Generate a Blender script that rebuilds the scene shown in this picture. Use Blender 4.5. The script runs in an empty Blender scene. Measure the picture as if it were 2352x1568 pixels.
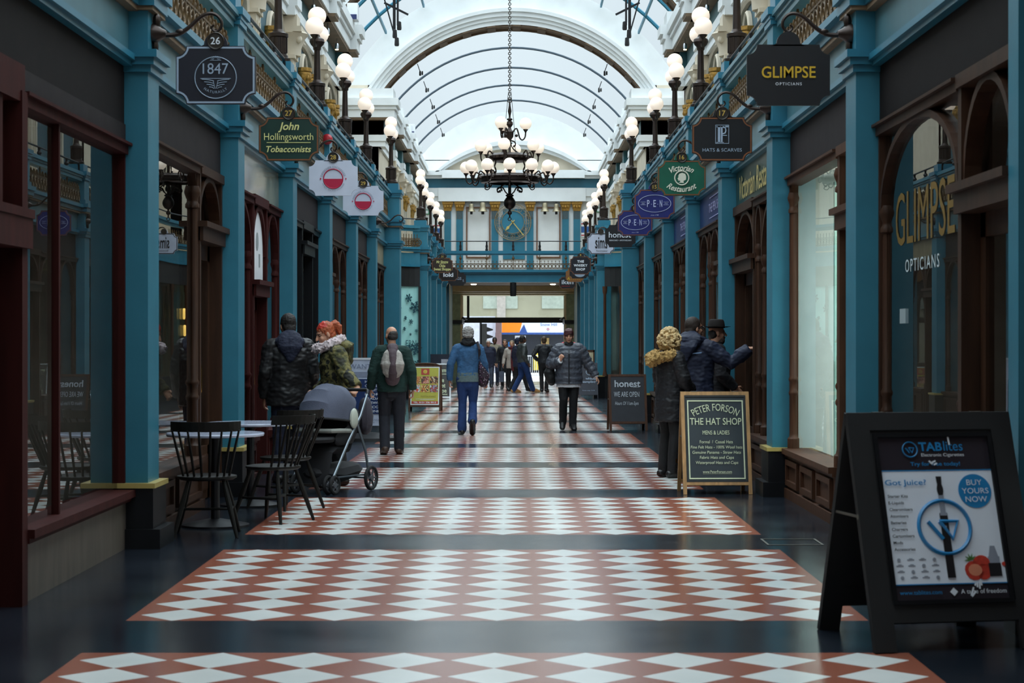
import bpy, bmesh, math, random
from mathutils import Vector, Matrix, noise
random.seed(7)
R = math.radians
C = bpy.context.scene.collection
SC = bpy.context.scene

# ------------------------------------------------------------------ camera, sky, exposure
cam_d = bpy.data.cameras.new('camera')
cam_d.sensor_width = 36
cam_d.lens = 36 * 4444 / 2352
cam_d.shift_x = -9 / 2352
cam_d.shift_y = -8 / 2352
cam_d.clip_end = 400
cam_d.dof.use_dof = True
cam_d.dof.focus_distance = 29
cam_d.dof.aperture_fstop = 6.3
cam = bpy.data.objects.new('camera', cam_d)
C.objects.link(cam)
cam.location = (0.1, 0, 1.5)
cam.rotation_euler = (R(90), 0, 0)
SC.camera = cam

SC.view_settings.view_transform = 'Standard'
SC.view_settings.look = 'None'
SC.view_settings.gamma = 1
SC.view_settings.use_curve_mapping = False
SC.view_settings.exposure = 0.0

# overcast sky: brighter towards the zenith than at the horizon
w = bpy.data.worlds.new('overcast_sky')
SC.world = w
w.use_nodes = True
nt = w.node_tree
nt.nodes.clear()
out = nt.nodes.new('ShaderNodeOutputWorld')
bg = nt.nodes.new('ShaderNodeBackground')
tc = nt.nodes.new('ShaderNodeTexCoord')
sx = nt.nodes.new('ShaderNodeSeparateXYZ')
mr = nt.nodes.new('ShaderNodeMapRange')
mr.interpolation_type = 'SMOOTHSTEP'
mr.inputs['From Min'].default_value = 0.2
mr.inputs['From Max'].default_value = 0.9
mr.inputs['To Min'].default_value = 0.78
mr.inputs['To Max'].default_value = 4.4
nt.links.new(tc.outputs['Generated'], sx.inputs[0])
nt.links.new(sx.outputs['Z'], mr.inputs['Value'])
bg.inputs['Color'].default_value = (0.83, 0.94, 1.0, 1)
nt.links.new(mr.outputs['Result'], bg.inputs['Strength'])
nt.links.new(bg.outputs[0], out.inputs[0])

SC.cycles.max_bounces = 7
SC.cycles.diffuse_bounces = 4
SC.cycles.glossy_bounces = 3
SC.cycles.transparent_max_bounces = 10
SC.cycles.transmission_bounces = 4
SC.cycles.caustics_reflective = False
SC.cycles.caustics_refractive = False
SC.cycles.sample_clamp_indirect = 4

# ------------------------------------------------------------------ materials
def lin(h):
    h = h.lstrip('#')
    r = []
    for i in (0, 2, 4):
        c = int(h[i:i+2], 16) / 255
        r.append(c / 12.92 if c <= .04045 else ((c + .055) / 1.055) ** 2.4)
    return (r[0], r[1], r[2], 1)

MATS = {}
def M(name, col='#888888', rough=.5, metal=0., var=.12, scale=6., bump=0., bscale=60., emit=0., spec=.5, stretch=None, coat=0.):
    if name in MATS:
        return MATS[name]
    m = bpy.data.materials.new(name)
    m.use_nodes = True
    n = m.node_tree.nodes
    l = m.node_tree.links
    b = n['Principled BSDF']
    c = lin(col)
    b.inputs['Roughness'].default_value = rough
    b.inputs['Metallic'].default_value = metal
    b.inputs['Specular IOR Level'].default_value = spec
    b.inputs['Coat Weight'].default_value = coat
    t = n.new('ShaderNodeTexCoord')
    src = t.outputs['Object']
    if stretch:
        mp = n.new('ShaderNodeMapping')
        mp.inputs['Scale'].default_value = stretch
        l.new(src, mp.inputs[0])
        src = mp.outputs[0]
    nz = n.new('ShaderNodeTexNoise')
    nz.inputs['Scale'].default_value = scale
    nz.inputs['Detail'].default_value = 4
    l.new(src, nz.inputs['Vector'])
    r = n.new('ShaderNodeMapRange')
    r.inputs['From Min'].default_value = .3
    r.inputs['From Max'].default_value = .7
    r.inputs['To Min'].default_value = 1 - var
    r.inputs['To Max'].default_value = 1 + var
    l.new(nz.outputs['Fac'], r.inputs['Value'])
    v = n.new('ShaderNodeVectorMath')
    v.operation = 'SCALE'
    v.inputs[0].default_value = c[:3]
    l.new(r.outputs[0], v.inputs['Scale'])
    l.new(v.outputs[0], b.inputs['Base Color'])
    if emit:
        l.new(v.outputs[0], b.inputs['Emission Color'])
        b.inputs['Emission Strength'].default_value = emit
    if bump:
        z2 = n.new('ShaderNodeTexNoise')
        z2.inputs['Scale'].default_value = bscale
        z2.inputs['Detail'].default_value = 3
        l.new(src, z2.inputs['Vector'])
        bp = n.new('ShaderNodeBump')
        bp.inputs['Strength'].default_value = bump
        bp.inputs['Distance'].default_value = .02
        l.new(z2.outputs['Fac'], bp.inputs['Height'])
        l.new(bp.outputs[0], b.inputs['Normal'])
    MATS[name] = m
    return m

def glass_mat(name, tint=(.9, .95, .95), ior=1.5, rough=0.0):
    if name in MATS:
        return MATS[name]
    m = bpy.data.materials.new(name)
    m.use_nodes = True
    n = m.node_tree.nodes
    l = m.node_tree.links
    n.clear()
    o = n.new('ShaderNodeOutputMaterial')
    tr = n.new('ShaderNodeBsdfTransparent')
    tr.inputs[0].default_value = (*tint, 1)
    gl = n.new('ShaderNodeBsdfGlossy')
    gl.inputs['Roughness'].default_value = rough
    gl.inputs['Color'].default_value = (.95, .97, .97, 1)
    fr = n.new('ShaderNodeFresnel')
    ge = n.new('ShaderNodeNewGeometry')
    mi_ = n.new('ShaderNodeMapRange')
    mi_.inputs['To Min'].default_value = ior
    mi_.inputs['To Max'].default_value = 1 / ior
    l.new(ge.outputs['Backfacing'], mi_.inputs['Value'])
    l.new(mi_.outputs[0], fr.inputs['IOR'])
    nz = n.new('ShaderNodeTexNoise')
    nz.inputs['Scale'].default_value = .7
    bp = n.new('ShaderNodeBump')
    bp.inputs['Strength'].default_value = .02
    l.new(nz.outputs['Fac'], bp.inputs['Height'])
    l.new(bp.outputs[0], gl.inputs['Normal'])
    mx = n.new('ShaderNodeMixShader')
    l.new(fr.outputs[0], mx.inputs[0])
    l.new(tr.outputs[0], mx.inputs[1])
    l.new(gl.outputs[0], mx.inputs[2])
    l.new(mx.outputs[0], o.inputs[0])
    MATS[name] = m
    return m

def ramp_mat(name, cols, scale=6., rough=.8, kind='noise', bump=0.3):
    """cloth with a pattern of several colours (camouflage, prints)"""
    if name in MATS:
        return MATS[name]
    m = M(name, '#808080', rough, var=.1, bump=bump, bscale=90)
    n = m.node_tree.nodes
    l = m.node_tree.links
    b = n['Principled BSDF']
    t = n.new('ShaderNodeTexCoord')
    if kind == 'noise':
        z = n.new('ShaderNodeTexNoise')
        z.inputs['Scale'].default_value = scale
        z.inputs['Detail'].default_value = 2
        fac = z.outputs['Fac']
    else:
        z = n.new('ShaderNodeTexVoronoi')
        z.inputs['Scale'].default_value = scale
        fac = z.outputs['Distance'] if kind == 'dots' else z.outputs['Color']
    l.new(t.outputs['Object'], z.inputs['Vector'])
    cr = n.new('ShaderNodeValToRGB')
    cr.color_ramp.interpolation = 'CONSTANT'
    e = cr.color_ramp.elements
    e[0].position = 0
    e[0].color = lin(cols[0][1])
    e[1].position = cols[1][0]
    e[1].color = lin(cols[1][1])
    for p, c in cols[2:]:
        q = e.new(p)
        q.color = lin(c)
    l.new(fac, cr.inputs[0])
    l.new(cr.outputs[0], b.inputs['Base Color'])
    return m

TEAL = M('teal_paint', '#32758a', .4, var=.1, scale=3, bump=.04, bscale=40, spec=.4)
TEALB = M('teal_paint_bright', '#286f87', .32, var=.08, scale=3)
TEALP = M('teal_paint_pale', '#4c7681', .38, var=.08, scale=3)
TEALD = M('teal_paint_deep', '#22505e', .5, var=.1)
FRIEZE = M('frieze_green', '#35656b', .5, var=.1)
BLACKP = M('plinth_black', '#121316', .4, var=.2, spec=.25)
GOLDL = M('gilt_line', '#c9b36a', .35, metal=.4, var=.1)
GOLD = M('old_gilt', '#a87f3a', .45, metal=.5, var=.35, scale=20, bump=.3)
IRON = M('gilded_ironwork', '#5c4526', .55, metal=.2, var=.4, scale=25)
BRONZE = M('dark_bronze', '#352b27', .35, metal=.6, var=.2)
BLACKM = M('black_metal', '#15151a', .4, metal=.3, var=.15)
CREAM = M('cream_stone', '#c9bda9', .75, var=.1, scale=2.5, bump=.06)
WHITEP = M('white_plaster', '#dfe2e2', .7, var=.05, scale=2)
CREAMD = M('cream_moulding', '#cdbf9f', .6, var=.1)
BROWNS = M('brown_soffit', '#77614a', .7, var=.2, scale=5, bump=.2, bscale=12)
WOOD = M('dark_timber', '#3a2417', .5, var=.3, scale=4, stretch=(3, 3, .4), bump=.08, spec=.25)
WOODR = M('red_mahogany', '#3b1715', .65, var=.2, scale=4, stretch=(3, 3, .4), spec=.12)
WOODL = M('pale_pine', '#a87e4f', .5, var=.25, scale=5, stretch=(6, 6, .6))
WOODM = M('brown_stained_wood', '#4a2e1e', .55, spec=.25, var=.25, scale=5, stretch=(6, 6, .6))
FASC = M('charcoal_fascia', '#2c2728', .75, var=.12, spec=.15)
MARBLE = M('polished_stone', '#8d8672', .12, var=.45, scale=2.2)
RISER = M('beige_marble', '#665c53', .45, var=.25, scale=3, stretch=(3, 3, .6))
INNER = M('shop_interior_dark', '#8a7f74', .85, var=.3, scale=1.5)
INNERW = M('shop_interior_white', '#dfe8e2', .7, var=.05)
LAMPW = M('opal_globe_lit', '#ffeedd', .4, var=.02, emit=.5)
LAMPC = M('opal_globe_chandelier', '#fff0dd', .3, var=.02, emit=.5)
GLASS = glass_mat('shop_glass', (.84, .88, .87), 1.62)
GLASSC = glass_mat('clear_glass', (.95, .97, .97), 1.45)
BLACK = M('matt_black', '#121214', .6, var=.2)
WHITE = M('white_paint', '#e4e6ea', .5, var=.04)
REDP = M('red_paint', '#b3202c', .4, var=.08)
CHROME = M('chrome', '#c8ccd0', .2, metal=1, var=.05)
BRASS = M('brass', '#c79a45', .25, metal=1, var=.1)
NAVY = M('navy_paint', '#1f2a5a', .4, var=.08)

# ------------------------------------------------------------------ mesh builder
TXT = {}
def text_mesh(s, bold=0., shear=0., space=1.):
    k = (s, bold, shear, space)
    if k not in TXT:
        cu = bpy.data.curves.new('lettering', 'FONT')
        cu.body = s
        cu.offset = bold
        cu.shear = shear
        cu.space_character = space
        cu.resolution_u = 3
        cu.fill_mode = 'FRONT'
        ob = bpy.data.objects.new('lettering', cu)
        me = bpy.data.meshes.new_from_object(ob)
        vs = [v.co.to_2d() for v in me.vertices]
        fs = [tuple(p.vertices) for p in me.polygons]
        xs = [v.x for v in vs] or [0]
        ys = [v.y for v in vs] or [0]
        TXT[k] = (vs, fs, min(xs), max(xs), min(ys), max(ys))
        bpy.data.objects.remove(ob)
        bpy.data.curves.remove(cu)
        bpy.data.meshes.remove(me)
    return TXT[k]

def V(*a):
    return Vector(a)

def curve(pts, r=None, q=3):
    """rounds a polyline (and its radii) with a Catmull-Rom curve"""
    P = [Vector(p) for p in pts]
    n = len(P)
    o, rr = [], []
    for i in range(n - 1):
        a, b, c, d = P[max(i-1, 0)], P[i], P[i+1], P[min(i+2, n-1)]
        for j in range(q):
            t = j / q
            o.append(.5 * ((2*b) + (c - a)*t + (2*a - 5*b + 4*c - d)*t*t + (3*b - a - 3*c + d)*t**3))
            if r is not None:
                rr.append(r[i]*(1-t) + r[i+1]*t)
    o.append(P[-1])
    if r is None:
        return o
    rr.append(r[-1])
    return o, rr

class MB:
    def __init__(self, M4=None):
        self.v = []
        self.f = []
        self.m = []
        self.s = []
        self.T = M4
    def add(self, vs, fs, mi=0, sm=False):
        o = len(self.v)
        if self.T is not None:
            vs = [self.T @ Vector(p) for p in vs]
        self.v.extend(tuple(p) for p in vs)
        for f in fs:
            self.f.append(tuple(i + o for i in f))
            self.m.append(mi)
            self.s.append(sm)
        return self
    def box(self, x0, y0, z0, x1, y1, z1, mi=0, ch=0.):
        x0, x1 = min(x0, x1), max(x0, x1)
        y0, y1 = min(y0, y1), max(y0, y1)
        z0, z1 = min(z0, z1), max(z0, z1)
        p = [(x, y, z) for z in (z0, z1) for y in (y0, y1) for x in (x0, x1)]
        return self.add(p, [(0, 2, 3, 1), (4, 5, 7, 6), (0, 1, 5, 4), (2, 6, 7, 3), (0, 4, 6, 2), (1, 3, 7, 5)], mi)
    def quad(self, a, b, c, d, mi=0):
        return self.add([a, b, c, d], [(0, 1, 2, 3)], mi)
    def bar(self, a, b, w, h, mi=0, up=(0, 0, 1)):
        a, b = Vector(a), Vector(b)
        d = (b - a).normalized()
        u = Vector(up)
        s = d.cross(u)
        if s.length < 1e-4:
            s = d.cross(Vector((1, 0, 0)))
        s.normalize()
        u = s.cross(d).normalized()
        s *= w / 2
        u *= h / 2
        p = [a - s - u, a + s - u, a + s + u, a - s + u, b - s - u, b + s - u, b + s + u, b - s + u]
        return self.add(p, [(0, 3, 2, 1), (4, 5, 6, 7), (0, 1, 5, 4), (1, 2, 6, 5), (2, 3, 7, 6), (3, 0, 4, 7)], mi)
    def prism(self, pts, vec, mi=0, sm=False):
        n = len(pts)
        a = [Vector(p) for p in pts]
        vec = Vector(vec)
        b = [p + vec for p in a]
        self.add(a + b, [tuple(range(n - 1, -1, -1)), tuple(range(n, 2 * n))], mi)
        return self.add(a + b, [(i, (i + 1) % n, n + (i + 1) % n, n + i) for i in range(n)], mi, sm)
    def ring(self, o, i, vec, mi=0):
        """flat frame between outline o and inner outline i, extruded by vec"""
        n = len(o)
        vec = Vector(vec)
        O = [Vector(p) for p in o]
        I = [Vector(p) for p in i]
        vs = O + I + [p + vec for p in O] + [p + vec for p in I]
        fs = []
        for k in range(n):
            j = (k + 1) % n
            fs += [(k, j, n + j, n + k), (2*n + k, 3*n + k, 3*n + j, 2*n + j), (k, 2*n + k, 2*n + j, j), (n + k, n + j, 3*n + j, 3*n + k)]
        return self.add(vs, fs, mi)
    def tube(self, pts, r, n=8, mi=0, xref=None, cap=False, sm=True):
        """swept limb; r: number, list of numbers or list of (rx, ry)"""
        P = [Vector(p) for p in pts]
        k = len(P)
        if not isinstance(r, list):
            r = [r] * k
        r = [(q, q) if not isinstance(q, (list, tuple)) else q for q in r]
        T = []
        for i in range(k):
            d = P[min(i + 1, k - 1)] - P[max(i - 1, 0)]
            T.append(d.normalized() if d.length > 1e-9 else Vector((0, 0, 1)))
        x = Vector(xref) if xref is not None else (Vector((1, 0, 0)) if abs(T[0].x) < .9 else Vector((0, 1, 0)))
        if cap:
            a, b = r[0], r[-1]
            P = [P[0] - T[0] * max(a) * .8, P[0] - T[0] * max(a) * .5] + P + [P[-1] + T[-1] * max(b) * .5, P[-1] + T[-1] * max(b) * .8]
            r = [(a[0]*.35, a[1]*.35), (a[0]*.8, a[1]*.8)] + list(r) + [(b[0]*.8, b[1]*.8), (b[0]*.35, b[1]*.35)]
            T = [T[0], T[0]] + T + [T[-1], T[-1]]
            k += 4
        vs = []
        for i in range(k):
            x = x - T[i] * x.dot(T[i])
            if x.length < 1e-6:
                x = T[i].orthogonal()
            x.normalize()
            y = T[i].cross(x)
            for j in range(n):
                a = 2 * math.pi * j / n
                vs.append(P[i] + x * (r[i][0] * math.cos(a)) + y * (r[i][1] * math.sin(a)))
            if xref is not None:
                x = Vector(xref)
        fs = [(i*n + j, i*n + (j+1) % n, (i+1)*n + (j+1) % n, (i+1)*n + j) for i in range(k-1) for j in range(n)]
        self.add(vs, fs, mi, sm)
        o = len(self.v) - len(vs)
        self.f += [tuple(o + j for j in range(n - 1, -1, -1)), tuple(o + (k-1)*n + j for j in range(n))]
        self.m += [mi, mi]
        self.s += [False, False]
        return self
    def lathe(self, prof, c=(0, 0, 0), n=16, mi=0, ax=(0, 0, 1), sm=True):
        """prof: list of (radius, height along ax)"""
        ax = Vector(ax).normalized()
        x = ax.orthogonal().normalized()
        y = ax.cross(x)
        c = Vector(c)
        vs = []
        for r, h in prof:
            r = max(r, 1e-4)
            for j in range(n):
                a = 2 * math.pi * j / n
                vs.append(c + ax * h + x * (r * math.cos(a)) + y * (r * math.sin(a)))
        k = len(prof)
        fs = [(i*n + j, i*n + (j+1) % n, (i+1)*n + (j+1) % n, (i+1)*n + j) for i in range(k-1) for j in range(n)]
        fs += [tuple(range(n - 1, -1, -1)), tuple((k-1)*n + j for j in range(n))]
        return self.add(vs, fs, mi, sm)
    def ell(self, c, r, n=12, m=8, mi=0, rot=None):
        c = Vector(c)
        if not isinstance(r, (list, tuple)):
            r = (r, r, r)
        vs = []
        for i in range(m + 1):
            t = math.pi * i / m
            for j in range(n):
                a = 2 * math.pi * j / n
                p = Vector((r[0]*math.sin(t)*math.cos(a), r[1]*math.sin(t)*math.sin(a), -r[2]*math.cos(t)))
                if i in (0, m):
                    p = Vector((1e-4*math.cos(a), 1e-4*math.sin(a), -r[2]*math.cos(t)))
                if rot is not None:
                    p = rot @ p
                vs.append(c + p)
        fs = [(i*n + j, i*n + (j+1) % n, (i+1)*n + (j+1) % n, (i+1)*n + j) for i in range(m) for j in range(n)]
        fs += [tuple(range(n - 1, -1, -1)), tuple(m*n + j for j in range(n))]
        return self.add(vs, fs, mi, True)
    def torus(self, c, R0, r, ax=(0, 1, 0), n=24, k=6, mi=0, a0=0., a1=2*math.pi):
        ax = Vector(ax).normalized()
        x = ax.orthogonal().normalized()
        y = ax.cross(x)
        full = abs(a1 - a0 - 2*math.pi) < 1e-6
        q = n if full else n + 1
        c = Vector(c)
        vs = []
        for i in range(q):
            a = a0 + (a1 - a0) * i / n
            d = x * math.cos(a) + y * math.sin(a)
            for j in range(k):
                b = 2 * math.pi * j / k
                vs.append(c + d * (R0 + r * math.cos(b)) + ax * (r * math.sin(b)))
        fs = [(i*k + j, ((i+1) % q)*k + j, ((i+1) % q)*k + (j+1) % k, i*k + (j+1) % k) for i in range(n if full else q - 1) for j in range(k)]
        return self.add(vs, fs, mi, True)
    def text(self, s, c, h, u=(1, 0, 0), v=(0, 0, 1), w=None, mi=0, bold=0., shear=0., space=1., align='C', cap=None, arc=None, xs=1., thick=.003):
        """lettering centred on c in the plane u, v; h = height of the letters, w = total width; arc = radius of a circle it follows"""
        vs, fs, x0, x1, y0, y1 = text_mesh(s, bold, shear, space)
        if not vs:
            return self
        u, v, c = Vector(u).normalized(), Vector(v).normalized(), Vector(c)
        H = cap if cap else (y1 - y0)
        sy = h / H
        sxx = (w / (x1 - x0)) if w else sy * xs
        ox = (x0 + x1) / 2 if align == 'C' else (x0 if align == 'L' else x1)
        oy = (y0 + y1) / 2 if not cap else cap / 2
        out = []
        nrm = u.cross(v)
        for p in vs:
            a, b = (p.x - ox) * sxx, (p.y - oy) * sy
            if arc:
                t = a / abs(arc)
                if arc > 0:
                    rr = arc + b
                    a, b = rr * math.sin(t), rr * math.cos(t) - arc
                else:
                    rr = -arc - b
                    a, b = rr * math.sin(t), -arc - rr * math.cos(t)
            out.append(c + u * a + v * b)
        k = len(out)
        top = [p + nrm * thick for p in out]
        self.add(top, fs, mi)
        return self
    def build(self, name, mats, parent=None, sharp=35, loc=None):
        if not isinstance(mats, (list, tuple)):
            mats = [mats]
        me = bpy.data.meshes.new(name)
        v = self.v
        if parent is not None:
            inv = world_of(parent).inverted()
            v = [inv @ Vector(p) for p in v]
        elif loc is not None:
            L = Vector(loc)
            v = [Vector(p) - L for p in v]
        me.from_pydata(v, [], self.f)
        for mt in mats:
            me.materials.append(mt)
        if len(mats) > 1:
            me.polygons.foreach_set('material_index', self.m)
        me.polygons.foreach_set('use_smooth', self.s)
        me.update()
        if any(self.s):
            me.set_sharp_from_angle(angle=R(sharp))
        ob = bpy.data.objects.new(name, me)
        C.objects.link(ob)
        if parent is not None:
            ob.parent = parent
        elif loc is not None:
            ob.location = loc
        return ob

def world_of(o):
    m = o.matrix_basis.copy()
    if o.parent:
        return world_of(o.parent) @ m
    return m

def empty(name, loc=(0, 0, 0), rz=0., label=None, cat=None, group=None, kind=None):
    o = bpy.data.objects.new(name, None)
    o.empty_display_size = .1
    C.objects.link(o)
    o.location = loc
    o.rotation_euler = (0, 0, rz)
    o.matrix_basis = Matrix.Translation(Vector(loc)) @ Matrix.Rotation(rz, 4, 'Z')
    tag(o, label, cat, group, kind)
    return o

def tag(o, label=None, cat=None, group=None, kind=None):
    if label: o['label'] = label
    if cat: o['category'] = cat
    if group: o['group'] = group
    if kind: o['kind'] = kind
    return o

def struct(name, mb, mats, parent=None):
    o = mb.build(name, mats, parent)
    if parent is None:
        o['kind'] = 'structure'
    return o

def copy_tree(o, parent=None):
    c = o.copy()
    C.objects.link(c)
    if parent is not None:
        c.parent = parent
    for ch in list(o.children):
        copy_tree(ch, c)
    return c

def zf(y):
    """height of the paving: it falls gently towards the far end"""
    return -0.0045 * max(0., y - 18.)

ORD = ['nearest', 'second', 'third', 'fourth', 'fifth', 'sixth', 'seventh', 'eighth', 'ninth', 'tenth', 'eleventh', 'twelfth']
# pilasters along both sides: (start, projection towards the aisle, width along the aisle)
PIL = [(9.33 + 4.5*k, 2.53, .42) for k in range(8)]           # index 0..7
PIL[0] = (9.78, 2.64, .2)
PIL[7] = (40.9, 2.36, .6)
PIL += [(53.7, 2.36, .6), (58.0, 2.46, .42), (62.3, 2.46, .42), (66.6, 2.46, .42), (70.9, 2.46, .45)]
YEND = 75.0
# ------------------------------------------------------------------ floor
def floor_mat():
    m = bpy.data.materials.new('diamond_tile_floor')
    m.use_nodes = True
    n = m.node_tree.nodes
    l = m.node_tree.links
    b = n['Principled BSDF']
    tc = n.new('ShaderNodeTexCoord')
    sp = n.new('ShaderNodeSeparateXYZ')
    l.new(tc.outputs['Object'], sp.inputs[0])
    def mt(op, a, c=None, d=None):
        q = n.new('ShaderNodeMath')
        q.operation = op
        for i, s in enumerate((a, c, d)):
            if s is None:
                continue
            if isinstance(s, (int, float)):
                q.inputs[i].default_value = s
            else:
                l.new(s, q.inputs[i])
        return q.outputs[0]
    x, y = sp.outputs[0], sp.outputs[1]
    fr = mt('MULTIPLY', mt('FRACT', mt('MULTIPLY', mt('ADD', y, -10.27 + 45.0), 1/4.5)), 4.5)
    ax = mt('ABSOLUTE', x)
    inp = mt('MULTIPLY', mt('LESS_THAN', fr, 3.455), mt('LESS_THAN', ax, 1.972))
    fu = mt('ABSOLUTE', mt('ADD', mt('FRACT', mt('ADD', mt('MULTIPLY', x, 1/.432), 10.5)), -.5))
    fv = mt('ABSOLUTE', mt('ADD', mt('FRACT', mt('MULTIPLY', fr, 1/.4319)), -.5))
    dia = mt('LESS_THAN', mt('ADD', mt('MULTIPLY', fu, 1.05), fv), .497)
    dia = mt('MULTIPLY', dia, mt('LESS_THAN', ax, 1.944))
    nz = n.new('ShaderNodeTexNoise')
    nz.inputs['Scale'].default_value = 1.3
    nz.inputs['Detail'].default_value = 6
    l.new(tc.outputs['Object'], nz.inputs['Vector'])
    nf = n.new('ShaderNodeTexNoise')
    nf.inputs['Scale'].default_value = 60
    nf.inputs['Detail'].default_value = 3
    l.new(tc.outputs['Object'], nf.inputs['Vector'])
    def mixc(f, a, c):
        q = n.new('ShaderNodeMix')
        q.data_type = 'RGBA'
        if isinstance(f, (int, float)):
            q.inputs[0].default_value = f
        else:
            l.new(f, q.inputs[0])
        for i, s in ((6, a), (7, c)):
            if isinstance(s, tuple):
                q.inputs[i].default_value = s
            else:
                l.new(s, q.inputs[i])
        return q.outputs[2]
    red = mixc(nf.outputs['Fac'], lin('#8c4d3c'), lin('#a3644f'))
    white = mixc(nz.outputs['Fac'], lin('#cfd3d0'), lin('#eef0ec'))
    dark = mixc(nz.outputs['Fac'], lin('#13171e'), lin('#222932'))
    col = mixc(inp, dark, mixc(dia, red, white))
    l.new(col, b.inputs['Base Color'])
    r = n.new('ShaderNodeMapRange')
    r.inputs['To Min'].default_value = .1
    r.inputs['To Max'].default_value = .26
    l.new(nz.outputs['Fac'], r.inputs['Value'])
    l.new(r.outputs[0], b.inputs['Roughness'])
    b.inputs['Specular IOR Level'].default_value = .55
    bp = n.new('ShaderNodeBump')
    bp.inputs['Strength'].default_value = .03
    bp.inputs['Distance'].default_value = .01
    l.new(nf.outputs['Fac'], bp.inputs['Height'])
    l.new(bp.outputs[0], b.inputs['Normal'])
    return m

FLOOR = floor_mat()
mb = MB()
ys = [-8, 18, YEND + 4]
for i in range(2):
    a, b_ = ys[i], ys[i+1]
    p = [(-6.4, a, zf(a)), (6.4, a, zf(a)), (6.4, b_, zf(b_)), (-6.4, b_, zf(b_))]
    mb.add(p + [(q[0], q[1], q[2] - .3) for q in p], [(0, 1, 2, 3), (7, 6, 5, 4), (0, 4, 5, 1), (1, 5, 6, 2), (2, 6, 7, 3), (3, 7, 4, 0)])
struct('floor', mb, FLOOR)


# brass framed floor hatch
h = MB()
hx, hy = 2.0, 14.05
h.ring([(1.92, 14.0, .002), (2.33, 14.0, .002), (2.33, 14.42, .002), (1.92, 14.42, .002)], [(1.935, 14.015, .002), (2.315, 14.015, .002), (2.315, 14.405, .002), (1.935, 14.405, .002)], (0, 0, .003))
tag(h.build('floor_hatch', M('hatch_edge', '#5d5a52', .5, metal=.5)), 'thin metal rim of a floor hatch in the dark paving behind the vape board', 'floor hatch')

# ------------------------------------------------------------------ pilasters, cornices, shop fascias
trim_n = [0]
def trim(mb, mats, parent=None, part=None):
    if parent is None:
        trim_n[0] += 1
        return struct('trim_%d' % trim_n[0], mb, mats)
    return mb.build(part, mats, parent)

def pilaster(s, y, X, wd):
    """s: side, X: face towards the aisle, wd: width along the aisle"""
    trim_n[0] += 1
    z0 = zf(y) - .02
    e = empty('trim_%d' % trim_n[0], (s*(X + .1), y + wd/2, 0), kind='structure')
    B = 2.74
    q = .2 if wd < .3 else 1.
    m = MB()
    m.box(s*(X-.10*q), y-.08*q, z0, s*B, y+wd+.08*q, z0+.16)
    m.box(s*(X-.045*q), y-.045*q, z0+.16, s*B, y+wd+.045*q, .43)
    m.build('plinth', BLACKP, e)
    m = MB()
    m.box(s*(X-.06*q), y-.06*q, .43, s*B, y+wd+.06*q, .465)
    m.build('gilt_line', GOLDL, e)
    m = MB()
    m.box(s*X, y, .465, s*B, y+wd, 3.40)
    m.build('shaft', TEAL, e)
    m = MB()
    m.box(s*(X-.025), y-.025, 3.40, s*B, y+wd+.025, 3.45)
    m.box(s*(X-.05), y-.05, 3.45, s*B, y+wd+.05, 3.50)
    m.box(s*(X-.075), y-.075, 3.50, s*B, y+wd+.075, 3.555)
    m.build('capital', TEALB, e)
    m = MB()
    m.box(s*X, y, 3.555, s*B, y+wd, 3.84)
    m.box(s*(X-.02), y-.02, 4.02, s*(X+.42), y+wd+.02, 4.10)
    m.box(s*(X+.005), y+.005, 4.10, s*(X+.40), y+wd-.005, 4.47)
    m.build('pedestal', TEAL, e)
    m = MB()
    m.box(s*(X-.055), y-.055, 3.87, s*B, y+wd+.055, 3.95)
    m.box(s*(X-.085), y-.085, 3.95, s*B, y+wd+.085, 4.02)
    m.box(s*(X-.02), y-.02, 4.47, s*(X+.43), y+wd+.02, 4.52)
    m.box(s*(X-.05), y-.05, 4.56, s*(X+.46), y+wd+.05, 4.63)
    m.box(s*(X-.03), y-.03, 4.52, s*(X+.44), y+wd+.03, 4.56)
    m.box(s*(X+.03), y+.03, 4.63, s*(X+.37), y+wd-.03, 4.77)
    m.build('cap_moulding', TEALB, e)
    m = MB()
    m.box(s*(X-.04), y-.04, 3.84, s*B, y+wd+.04, 3.87)
    m.build('brown_line', BROWNS, e)

for s in (-1, 1):
    for k, (y, X, wd) in enumerate(PIL):
        if k == 0 and s < 0:
            continue
        pilaster(s, y, X, wd)

FAC = {}   # fascia material of each bay, by (side, index of its nearer pilaster)
FAC[(1, 2)] = M('fascia_bottle_green', '#26382c', .3, var=.15)
FAC[(1, 3)] = NAVY
FAC[(1, 4)] = NAVY
FAC[(-1, 2)] = MARBLE
FAC[(-1, 0)] = M('fascia_black', '#1d1919', .8, var=.1, spec=.12)
FAC[(1, 0)] = FAC[(-1, 0)]
FAC[(-1, 6)] = M('fascia_stone', '#8f8468', .4, var=.3)

bays = []
for k in range(-4, 12):
    if k == 7:
        continue
    y0 = PIL[k][0] + PIL[k][2] if k >= 0 else 9.33 + 4.5*k + .42
    y1 = PIL[k+1][0] if k >= -1 else 9.33 + 4.5*(k+1)
    bays.append((k, y0, y1))

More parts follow.
